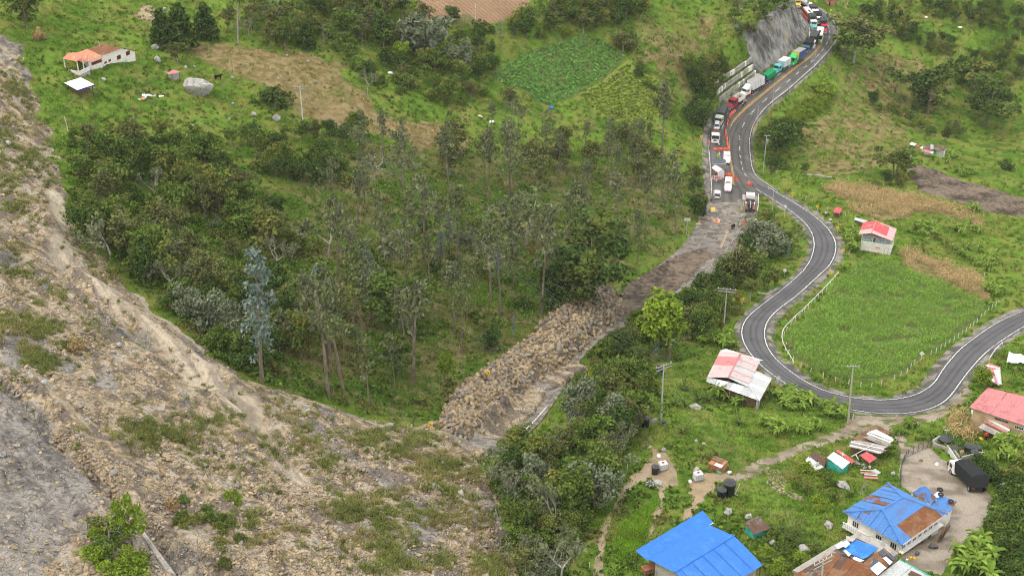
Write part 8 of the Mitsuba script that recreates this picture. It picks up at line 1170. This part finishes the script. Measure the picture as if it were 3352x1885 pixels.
# grass tussocks on the slide: where the photograph is green, and loosely elsewhere
TUS = [(4, [(0,950),(200,940),(420,1000),(520,1080),(480,1170),(280,1150),(300,1220),(150,1250),(0,1290)], 700), (4, [(200,1290),(430,1240),(470,1290),(300,1350),(180,1370)], 160), (7, [(950,300),(1250,320),(1400,400),(1380,500),(1200,500),(1060,450)], 330), (7, [(600,440),(720,360),(800,400),(720,450)], 70), (4, [(40,150),(200,30),(280,90),(150,180)], 130), (4, [(60,600),(180,590),(150,690),(60,700)], 70), (4, [(110,400),(170,390),(150,520),(100,500)], 60), (4, [(230,720),(390,680),(420,830),(380,850)], 70),
    (1, [(0,1050),(300,1180),(280,1330),(80,1400),(0,1380)], 260), (1, [(20,900),(230,870),(220,960),(0,1080)], 160), (1, [(90,640),(220,650),(200,730),(100,720)], 90), (1, [(290,1160),(330,1120),(310,1330)], 50), (4, [(600,350),(700,380),(660,480),(600,450)], 40), (4, [(700,560),(880,560),(870,620),(740,620)], 70), (4, [(700,1050),(800,1060),(790,1120),(720,1110)], 50),
    (8, [(80,360),(420,340),(800,360),(780,480),(420,500),(100,480)], 420), (8, [(380,540),(740,540),(1020,560),(1000,720),(660,700),(470,640)], 420), (8, [(0,830),(220,860),(480,800),(560,880),(470,1080),(200,1200),(40,1100)], 460), (8, [(640,760),(840,800),(820,870),(640,860)], 150), (8, [(700,960),(880,980),(900,1080),(700,1060)], 110), (8, [(440,1180),(860,1320),(860,1449),(200,1449),(180,1250)], 420), (8, [(1010,960),(1130,960),(1120,1060),(1040,1060)], 90), (8, [(820,700),(1020,720),(1120,800),(1060,850),(880,780)], 130), (8, [(1080,1280),(1250,1280),(1300,1449),(1080,1449)], 160),
    (7, [(1830,0),(2100,100),(2400,320),(2576,480),(2576,640),(2380,560),(2200,420),(2000,180)], 420), (7, [(1640,260),(1760,240),(1740,290),(1650,290)], 40), (7, [(1400,320),(1580,240),(1620,330),(1500,420),(1420,400)], 80), (7, [(1860,1000),(2060,1000),(2060,1210),(1880,1200)], 130), (7, [(1860,390),(1960,390),(1950,470)], 40), (7, [(2060,460),(2300,460),(2300,560),(2080,540)], 60), (7, [(2060,780),(2130,780),(2100,850)], 30), (7, [(2380,580),(2576,600),(2560,680),(2420,670)], 50), (7, [(1560,620),(1640,600),(1630,660)], 20), (7, [(1900,590),(1960,590),(1950,650)], 20)]
T_ = np.vstack([inpoly(C(o, pg), int(n * .9), 200 + i) for i, (o, pg, n) in enumerate(TUS)] + [inpoly(Z([(0,420),(200,640),(560,960),(1080,1090),(1280,1330),(1300,1449),(700,1449),(300,1000),(0,880)]), 900, 260), inpoly(C(1, [(0,500),(160,420),(330,800),(460,1100),(480,1449),(0,1449)]), 420, 261), inpoly(C(4, [(0,0),(480,0),(620,300),(900,640),(1400,1050),(1500,1180),(900,760),(600,560),(300,200),(0,300)]), 260, 262)])
T_[:, :2] += rngS.normal(0, 1.7, (len(T_), 2)); T_[:, 2] = h(T_[:, 0], T_[:, 1]); T_ = T_[shapely.contains_xy(G_slide, T_[:, 0], T_[:, 1])]; T_ = T_[nz(T_[:, 0], T_[:, 1], 2.2, 62) > .47]
cover('tussock_grass', [blades(T_, rngS.uniform(.4, 1.0, len(T_)), np.full(len(T_), .04), 30, .26, .6), clumps(rngS, T_[::3] + [0, 0, .15], rngS.uniform(.2, .5, len(T_[::3])), 10, .25, .6, .6)], 'tussock', 'tussocks of grass carried down with the landslide')
_gb = inpoly(C(8, [(2140,1050),(2440,870),(2470,880),(2330,1180),(2250,1260),(2140,1330),(2100,1180)]), 2600, 90, [G_pathB]); scene['leaf_lush'] = {'type': 'twosided', 'bsdf': {'type': 'diffuse', 'reflectance': proc(m_leaf((.12, .25, .015), (.23, .40, .045)))}}
cover('lush_grass', [blades(_gb, rngS.uniform(.3, .55, len(_gb)), np.full(len(_gb), .04), 7, .25), ], 'leaf_lush', 'lush green grass bed beside the footpath')
# maize: arching leaves on stalks, in rows
def maize(g, gap, row, H, ang, seed, dens=1.0, leafn=5):
    rng = np.random.default_rng(seed); b = g.bounds; R = math.hypot(b[2] - b[0], b[3] - b[1]); u, w = np.meshgrid(np.arange(-R / 2, R / 2, gap), np.arange(-R / 2, R / 2, row)); c, s = math.cos(ang), math.sin(ang); cx, cy = (b[0] + b[2]) / 2, (b[1] + b[3]) / 2
    x, y = (cx + u * c - w * s).ravel(), (cy + u * s + w * c).ravel(); x += rng.normal(0, gap * .25, len(x)); y += rng.normal(0, gap * .25, len(x)); k = shapely.contains_xy(g, x, y) & (rng.uniform(size=len(x)) < dens) & (nz(x, y, 5, seed) > .34); x, y = x[k], y[k]
    P = np.c_[x, y, h(x, y)]; n = len(P); hh = H * rng.uniform(.65, 1.15, n) * (.7 + .6 * nz(x, y, 8, seed + 1)); Q = np.repeat(P, leafn, 0); Hh = np.repeat(hh, leafn); m = n * leafn; a = rng.uniform(0, 6.28, m); d = np.c_[np.cos(a), np.sin(a), a * 0]; side = np.c_[-np.sin(a), np.cos(a), a * 0] * .07
    z0 = Hh * rng.uniform(.2, .8, m); L = Hh * rng.uniform(.35, .6, m); b0 = Q + np.c_[np.zeros((m, 2)), z0]; mid = b0 + d * (L * .6)[:, None] + np.c_[np.zeros((m, 2)), L * .45]; tip = b0 + d * (L * 1.1)[:, None] + np.c_[np.zeros((m, 2)), L * rng.uniform(-.1, .4, m)]
    v = np.stack([b0, mid - side, mid + side, tip], 1).reshape(-1, 3); i = np.arange(m)[:, None] * 4; f = np.vstack([i + [0, 1, 2], i + [1, 3, 2]]); uu = np.repeat(np.stack([rng.uniform(0, 1, m), rng.uniform(.2, .9, m)], 1), 4, 0)
    sv = np.stack([P - [.03, 0, 0], P + [.03, 0, 0], P + np.c_[np.zeros((n, 2)), hh]], 1).reshape(-1, 3); return join((v, f, uu), (sv, np.arange(n * 3).reshape(-1, 3), np.full((n * 3, 2), .6)))
scene['leaf_maize'] = {'type': 'twosided', 'bsdf': {'type': 'diffuse', 'reflectance': proc(m_leaf((.09, .20, .025), (.21, .34, .058)))}}
scene['leaf_crop'] = {'type': 'twosided', 'bsdf': {'type': 'diffuse', 'reflectance': proc(m_leaf((.085, .22, .045), (.18, .38, .085)))}}
cover('maize_plants', [maize(G_maize.buffer(-.6), .62, 1.15, 1.8, .5, 1, .92, 6)], 'leaf_maize', 'rows of young green maize inside the bypass loop')
cover('dry_maize', [maize(G_dry1, .6, .95, 2.1, .3, 2, .75), maize(G_dry2, .6, .95, 2.0, .3, 3, .75)], 'leaf_dry', 'standing dry straw coloured maize stalks')
scene['leaf_pale'] = {'type': 'twosided', 'bsdf': {'type': 'diffuse', 'reflectance': proc(m_leaf((.14, .20, .03), (.26, .33, .055)))}}
def rows(g, ang, row, gap, size, seed):
    rng = np.random.default_rng(seed); b = g.bounds; R = math.hypot(b[2] - b[0], b[3] - b[1]); u, w = np.meshgrid(np.arange(-R / 2, R / 2, gap), np.arange(-R / 2, R / 2, row)); c, s = math.cos(ang), math.sin(ang); x, y = ((b[0] + b[2]) / 2 + u * c - w * s).ravel(), ((b[1] + b[3]) / 2 + u * s + w * c).ravel()
    x += rng.normal(0, .18, len(x)); y += rng.normal(0, .18, len(x)); k = shapely.contains_xy(g, x, y) & (rng.uniform(size=len(x)) < .9); x, y = x[k], y[k]; P = np.c_[x, y, h(x, y) + .25]; return clumps(rng, P, np.full(len(P), size * 1.15), 11, .46, .8, .6)
cover('crop_rows', [rows(G_crop.buffer(-.5), -.55, 1.25, .8, .42, 4)], 'leaf_crop', 'rows of dark green potato crop')
cover('pale_crop_rows', [rows(G_crop2.buffer(-.5), .65, 1.1, .75, .42, 5)], 'leaf_pale', 'yellow green crop in the neighbouring field')
P2 = W[_dryk][::2]
cover('dry_grass', [blades(P2, .22 + .001 * dist(P2), .03 + .0002 * dist(P2), 5, .4, .7)], 'leaf_dry', 'thin dry grass on the brown pasture')
# garden maize by the yard
g_ = poly(C(9, [(1980,270),(2120,260),(2230,420),(2180,470),(1990,400)])); cover('garden_maize', [maize(g_, .6, .9, 2.3, .4, 8, .9)], 'leaf_dry', 'patch of tall drying maize by the yard fence')
# ------------------------------------------------------------------ stones
def m_stone(a, b, c):
    def fn(p, n, uv):
        r = mix(mi.Color3f(*a), mi.Color3f(*b), uv.x); r = mix(r, mi.Color3f(*c), smoothstep(.6, .8, uv.y))
        return r * (.68 + .5 * fbm(p.x * 3, p.y * 3, p.z * 3, 3)) 
    return fn
scene['stone_tan'] = {'type': 'twosided', 'bsdf': {'type': 'diffuse', 'reflectance': proc(m_stone((.25, .195, .13), (.52, .425, .29), (.30, .275, .245)))}}
scene['stone_mound'] = {'type': 'twosided', 'bsdf': {'type': 'diffuse', 'reflectance': proc(m_stone((.22, .17, .105), (.47, .375, .24), (.30, .265, .22)))}}
pmat('stone_grey', lambda p, n, uv: mix(mix(mi.Color3f(.24, .235, .225), mi.Color3f(.52, .51, .49), fbm(p.x * 1.1, p.y * 1.1, p.z * 1.1, 4)), mi.Color3f(.16, .15, .14), smoothstep(.55, .72, fbm(p.x * 2.5, p.y * 2.5, p.z, 4))), lambda p, n, uv: fbm(p.x * 3, p.y * 3, p.z * 3, 4), .15, .03)
_ico = trimesh.creation.icosahedron(); IV, IF = np.array(_ico.vertices), np.array(_ico.faces)
def stones(P, size, seed, sink=.25, squash=.75):
    rng = np.random.default_rng(seed); n = len(P); q = unit(rng.normal(size=(n, 4))); w, x, y, z = q.T
    R = np.stack([1 - 2 * (y * y + z * z), 2 * (x * y - z * w), 2 * (x * z + y * w), 2 * (x * y + z * w), 1 - 2 * (x * x + z * z), 2 * (y * z - x * w), 2 * (x * z - y * w), 2 * (y * z + x * w), 1 - 2 * (x * x + y * y)], -1).reshape(n, 3, 3)
    v = IV[None] * rng.uniform(.48, 1.3, (n, 12, 1)) * rng.uniform(.6, 1.3, (n, 1, 3)); v = np.einsum('nij,nkj->nki', R, v) * [1, 1, squash] * (size * .5)[:, None, None] + P[:, None] + [0, 0, 0]; v[:, :, 2] += ((.5 - sink) * size * squash)[:, None]
    f = (IF[None] + np.arange(n)[:, None, None] * 12).reshape(-1, 3); u = np.repeat(rng.uniform(0, 1, (n, 2)), 12, 0); return v.reshape(-1, 3), f, u
PROTO = []
for k in range(6):
    v, f, u = stones(np.zeros((1, 3)), np.ones(1), 900 + k, .5, .85)
    PROTO.append({(m_, j): mikit.ply((v, f), m_, uv=np.tile([[j / 4, (k * .37 + j * .29) % 1]], (12, 1))) for m_ in ('stone_tan', 'stone_mound') for j in range(4)})
def stone_parts(key, P, size, mat, seed, squash=.8, sink=.25):
    rng = np.random.default_rng(seed)
    for p, s in zip(P, size):
        A = np.eye(4); A[:3, :3] = np.diag([s * rng.uniform(.8, 1.2), s * rng.uniform(.8, 1.2), s * squash]) @ rz(rng.uniform(0, 6.28)); A[:3, 3] = p + [0, 0, (.5 - sink) * s * squash]
        scene[num(key)] = {**PROTO[rng.integers(6)][(mat, int(rng.integers(4)))], 'to_world': T4(A.tolist())}
rr = np.random.default_rng(21)
q = np.vstack([rr.uniform((-40, 60), (1780, 1900), (44000, 2)), rr.uniform((-40, 900), (1750, 1900), (36000, 2))]); P = ground(q)
k = shapely.contains_xy(G_slide, P[:, 0], P[:, 1]) & ~shapely.contains_xy(G_mound, P[:, 0], P[:, 1]); P = P[k]
cl, cy = grid_at(_clean, P[:, 0], P[:, 1]), grid_at(_clay, P[:, 0], P[:, 1]); dens = np.clip(.22 + 3.2 * (nz(P[:, 0], P[:, 1], 4, 80) - .42), .04, 1) * (1 - .92 * cl) * (1 - .8 * cy); P = P[rr.uniform(size=len(P)) < dens]
size = np.clip(.16 * (1 - rr.uniform(0, .985, len(P))) ** -.42, .14, .95) * (.8 + .7 * nz(P[:, 0], P[:, 1], 9, 81)); big = np.argsort(-size * FOC / dist(P))[:300]; m_ = np.ones(len(P), bool); m_[big] = False
scene['landslide__rubble'] = mikit.ply(stones(P[m_], size[m_], 5)[:2], 'stone_tan', uv=stones(P[m_], size[m_], 5)[2]); labels['landslide__rubble'] = {'kind': 'stuff'}; num('landslide__rubble')
stone_parts('landslide__stone', P[big], size[big] * 1.1, 'stone_tan', 6)
# the mound: closely packed upright blocks
q = rr.uniform(Z([(1080,720)])[0], Z([(1580,1110)])[0], (9000, 2)); P = ground(q); P = P[shapely.contains_xy(G_mound.buffer(.3), P[:, 0], P[:, 1])]
sz = rr.uniform(.45, 1.0, len(P)) * np.where(rr.uniform(size=len(P)) < .12, 1.5, 1.0); keep, tree = [], []
order = np.argsort(-sz); kt = cKDTree(P[:, :2]); dead = np.zeros(len(P), bool)
for i in order:
    if dead[i]: continue
    keep.append(i)
    for j in kt.query_ball_point(P[i, :2], sz[i] * .62): dead[j] = True
keep = np.array(keep); P, sz = P[keep], sz[keep] * 1.12
big = np.argsort(-sz * FOC / dist(P))[:300]; m_ = np.ones(len(P), bool); m_[big] = False
stone_parts('debris_mound__boulder', P[big], sz[big], 'stone_mound', 7, 1.15, .3)
v, f, u = stones(P[m_], sz[m_], 8, .3, 1.1); scene['debris_mound__rubble'] = mikit.ply((v, f), 'stone_mound', uv=u); labels['debris_mound__rubble'] = {'kind': 'stuff'}; num('debris_mound__rubble')
P = np.vstack([inpoly(Z([(1180,1130),(1235,1055),(1390,940),(1440,915),(1475,930),(1420,968),(1380,985),(1345,1040),(1305,1075),(1240,1150),(1195,1160)]), 2600, 82)]); v, f, u = stones(P, rr.uniform(.15, .5, len(P)), 9); scene['brown_debris__rubble'] = mikit.ply((v, f), 'stone_mound', uv=u); labels['brown_debris__rubble'] = {'kind': 'stuff'}; num('brown_debris__rubble')
P = np.vstack([inpoly(Z([(1545,765),(1580,715),(1640,680),(1720,635),(1775,625),(1790,650),(1735,700),(1680,755),(1600,815),(1535,800)]), 900, 83), inpoly(R4([(0,1250),(80,1120),(400,1100),(420,1200),(100,1280)]), 120, 84)]); v, f, u = stones(P, rr.uniform(.2, .75, len(P)), 10); scene['earth_spill__rubble'] = mikit.ply((v, f), 'stone_mound', uv=u); labels['earth_spill__rubble'] = {'kind': 'stuff'}; num('earth_spill__rubble')
P = inpoly(C(9, [(620,660),(720,640),(790,740),(780,790),(920,870),(900,890),(760,840),(640,760)]), 420, 85); v, f, u = stones(P, rr.uniform(.15, .5, len(P)), 11); scene['stone_rubble'] = mikit.ply((v, f), 'stone_tan', uv=u); tag(num('stone_rubble'), 'spilled heap of pinkish broken stone below the dirt track', kind='stuff')
def boulder(pts, label, n=60, rough=.18, flatten=.8, seed=0, name='boulder', mat='stone_grey', scale=None, yaw=0):
    """One rock: base pixel, then metres along, across and up."""
    o, base, L, Wd, H = pts; p = ground(C(o, [base]) if isinstance(o, int) else o([base]))[0]; rng = np.random.default_rng(seed + 3000); d = unit(rng.normal(size=(n, 3))); v = d * (1 - rough * rng.uniform(0, 1.6, (n, 1))); m = M().hull(v); t = trimesh.Trimesh(*m.out(), process=True).subdivide(); vv = np.array(t.vertices); vv += t.vertex_normals * (nz(vv[:, 0], vv[:, 1] + vv[:, 2] * 1.7, .5, seed) - .5)[:, None] * .14
    vv = vv * [L / 2, Wd / 2, H / 2]; key = put(name, (vv, np.array(t.faces)), mat, smooth=False, tw=tw([p[0], p[1], p[2] + H * .28], yaw)); return tag(key, label, 'boulder')
boulder((1, (1500, 700), 8.5, 6.0, 6.2), 'biggest grey boulder with a tan flank on the upper left hill', 34, .14, seed=1)
BL_ = [((1,(2085,910),2.6,1.6,2.4),'pale grey boulder lower left of the power pole in the meadow'),((1,(1912,880),2.0,1.4,2.0),'grey boulder left of the pale one by the power pole'),((1,(1185,470),2.6,1.8,2.6),'grey boulder right of the white house'),((1,(1170,370),2.6,2,2),'grey rock under the conifers'),((1,(780,610),1.7,1.4,1.2),'flat grey rock below the white house'),((1,(1450,960),1.3,1,1.2),'pale rock alone in the lower meadow'),((1,(1755,790),1.3,1,1.1),'grey rock among bushes right of the biggest boulder'),((1,(1462,1150),1.3,1.1,1.3),'pale rock at the top of the bush belt'),((1,(1725,905),1.1,.9,.9),'small rock left of the two boulders by the pole'),((1,(1290,900),1.0,.8,.7),'small rock in the green meadow'),((1,(1505,1005),.9,.7,.6),'little white stone below the lone pale rock'),((1,(2160,425),1.0,.8,.9),'upper white rock on the brown pasture'),((1,(2320,465),1.0,.8,.7),'white rock at the upper right of the pasture'),((1,(2385,625),1.2,.8,1.2),'tall white rock on the right of the pasture'),((1,(1750,590),1.4,.9,.7),'white flat rock on the pasture by the thin post'),((1,(2095,600),.7,.6,1.0),'narrow upright white rock on the pasture'),((1,(1400,520),1.3,1,1.3),'rock left above the biggest boulder'),((1,(1465,510),.9,.7,1.0),'small pale rock above the biggest boulder'),((1,(1240,80),1.6,1.3,1.3),'dark rock beside the dirt path'),((1,(1135,130),1.6,1.2,.9),'half buried rock on the dirt path'),((1,(1945,20),1.8,1.4,1.1),'rock at the top edge near the palm'),((4,(1225,345),1.6,1.3,1.9),'grey rock showing in the thicket beside the slide'),((5,(1270,495),1.0,.8,.9),'pale rock on the reddish patch of the wood'),((4,(2420,700),2.4,1.4,1.3),'low grey rock in the left clearing'),
    ((9,(95,190),2.9,1.6,1.3),'grey boulder between the agaves'),((9,(345,985),1.6,1.3,1.7),'grey standing rock below the two big tanks'),((9,(675,1225),1.5,1.1,1.7),'pale rock beside the brown hut'),((9,(500,1010),1.4,1.1,1.0),'rock uphill of the brown hut'),((9,(930,1270),3.0,1.8,1.5),'broad pinkish rock by the rusty roofs'),((9,(815,1360),.9,.8,.8),'small cream rock between the blue roofs'),((9,(1100,1080),2.0,1.6,1.2),'brown rock on the slope left of the hipped roof'),((9,(1210,780),3.0,1.8,1.4),'broad earth coloured rock above the hipped roof'),((9,(1590,690),1.1,.9,.9),'tan rock by the yard fence'),((R7,(290,940),1.0,.8,1.2),'grey boulder beside the footpath junction'),((R7,(150,910),.9,.6,.8),'pale rock at the left of the footpath'),((R7,(625,835),.8,.6,.6),'pale stone in the grass above the brick pile'),((R7,(705,865),.8,.6,.6),'stone right of the pale stone above the brick pile'),((R7,(630,1140),1.3,1.2,1.1),'round white boulder above the middle water cube'),((R7,(225,1275),2.0,1.6,.8),'low tan rock beside the round lid'),((R7,(185,640),1.6,1.1,1.2),'rocks beside the black tank on the slope'),((6,(1120,215),1.3,1.2,1.0),'round rock beside the red roofed kiosk'),
    ((7,(20,550),1.2,.9,1.3),'white block at the left edge of the landslide'),((7,(655,280),.9,.8,.8),'pale block on the upper landslide'),((7,(2310,200),1.5,1.0,.7),'flat pale slab near the foot of the wood'),((8,(390,330),2.6,1.1,1.0),'grey rock at the edge of slide and wood'),((8,(940,830),1.8,1.0,.7),'grey slab lying in the right part of the landslide'),((4,(890,1160),1.7,1.2,1.0),'tan block in the middle of the landslide'),((4,(60,1060),1.3,1,1),'grey block at the top of the green patch on the slide'),((1,(60,1090),1.8,1.4,1.4),'pale block high on the landslide left edge'),((4,(340,1440),1.4,1.1,1.1),'white block low in the grey landslide part')]
for i, (a, l) in enumerate(BL_): boulder(a, l, 26, .2, seed=10 + i, yaw=i * 1.3)
for i, q in enumerate(((720,490),(770,500),(840,520),(700,470),(790,530))): boulder((R6, q, .9, .7, .7), f'{NTH[i]} rounded stone from the right under the red shed roof', 20, .2, seed=70 + i, name='stone')
for k in list(labels):
    if k == 'stone' or k.startswith('stone_0'): labels[k]['group'] = 'stones under the red shed roof'; labels[k]['category'] = 'stone'
# ------------------------------------------------------------------ labels that single out: ordinals for look-alikes, from the left, by depth
_by = {}
for k_, d_ in labels.items():
    if d_.get('category') and k_ in SPOT: _by.setdefault(d_['label'], []).append(k_)
for lb, ks in _by.items():
    if len(ks) < 2: continue
    ks = sorted(ks, key=lambda q: -SPOT[q][1]); nb = max(1, math.ceil(len(ks) / 16)); per = math.ceil(len(ks) / nb); names = {1: [''], 2: ['front half ', 'back half '], 3: ['front third ', 'middle third ', 'back third ']}.get(nb, [f'{NTH[j]} row ' for j in range(nb)])
    for b in range(nb):
        row = sorted(ks[b * per:(b + 1) * per], key=lambda q: SPOT[q][0])
        for j, q in enumerate(row): labels[q]['label'] = f'{lb}, {names[b]}{NTH[j]} from left'
# ------------------------------------------------------------------ the air
scene['air'] = {'type': 'homogeneous', 'albedo': {'type': 'rgb', 'value': [.95, .955, .96]}, 'sigma_t': .00006}
_zb, _zt = float(gz.min()) - 3, max(float(gz.max()), CAMZ) + 40
scene['haze'] = {'type': 'cube', 'to_world': T4().translate([0, 400, (_zb + _zt) / 2]).scale([2900, 2950, (_zt - _zb) / 2]), 'bsdf': {'type': 'null'}, 'interior': ref('air')}
labels['haze'] = {'label': 'thin haze in the valley air', 'kind': 'stuff'}; scene['camera']['medium'] = ref('air')
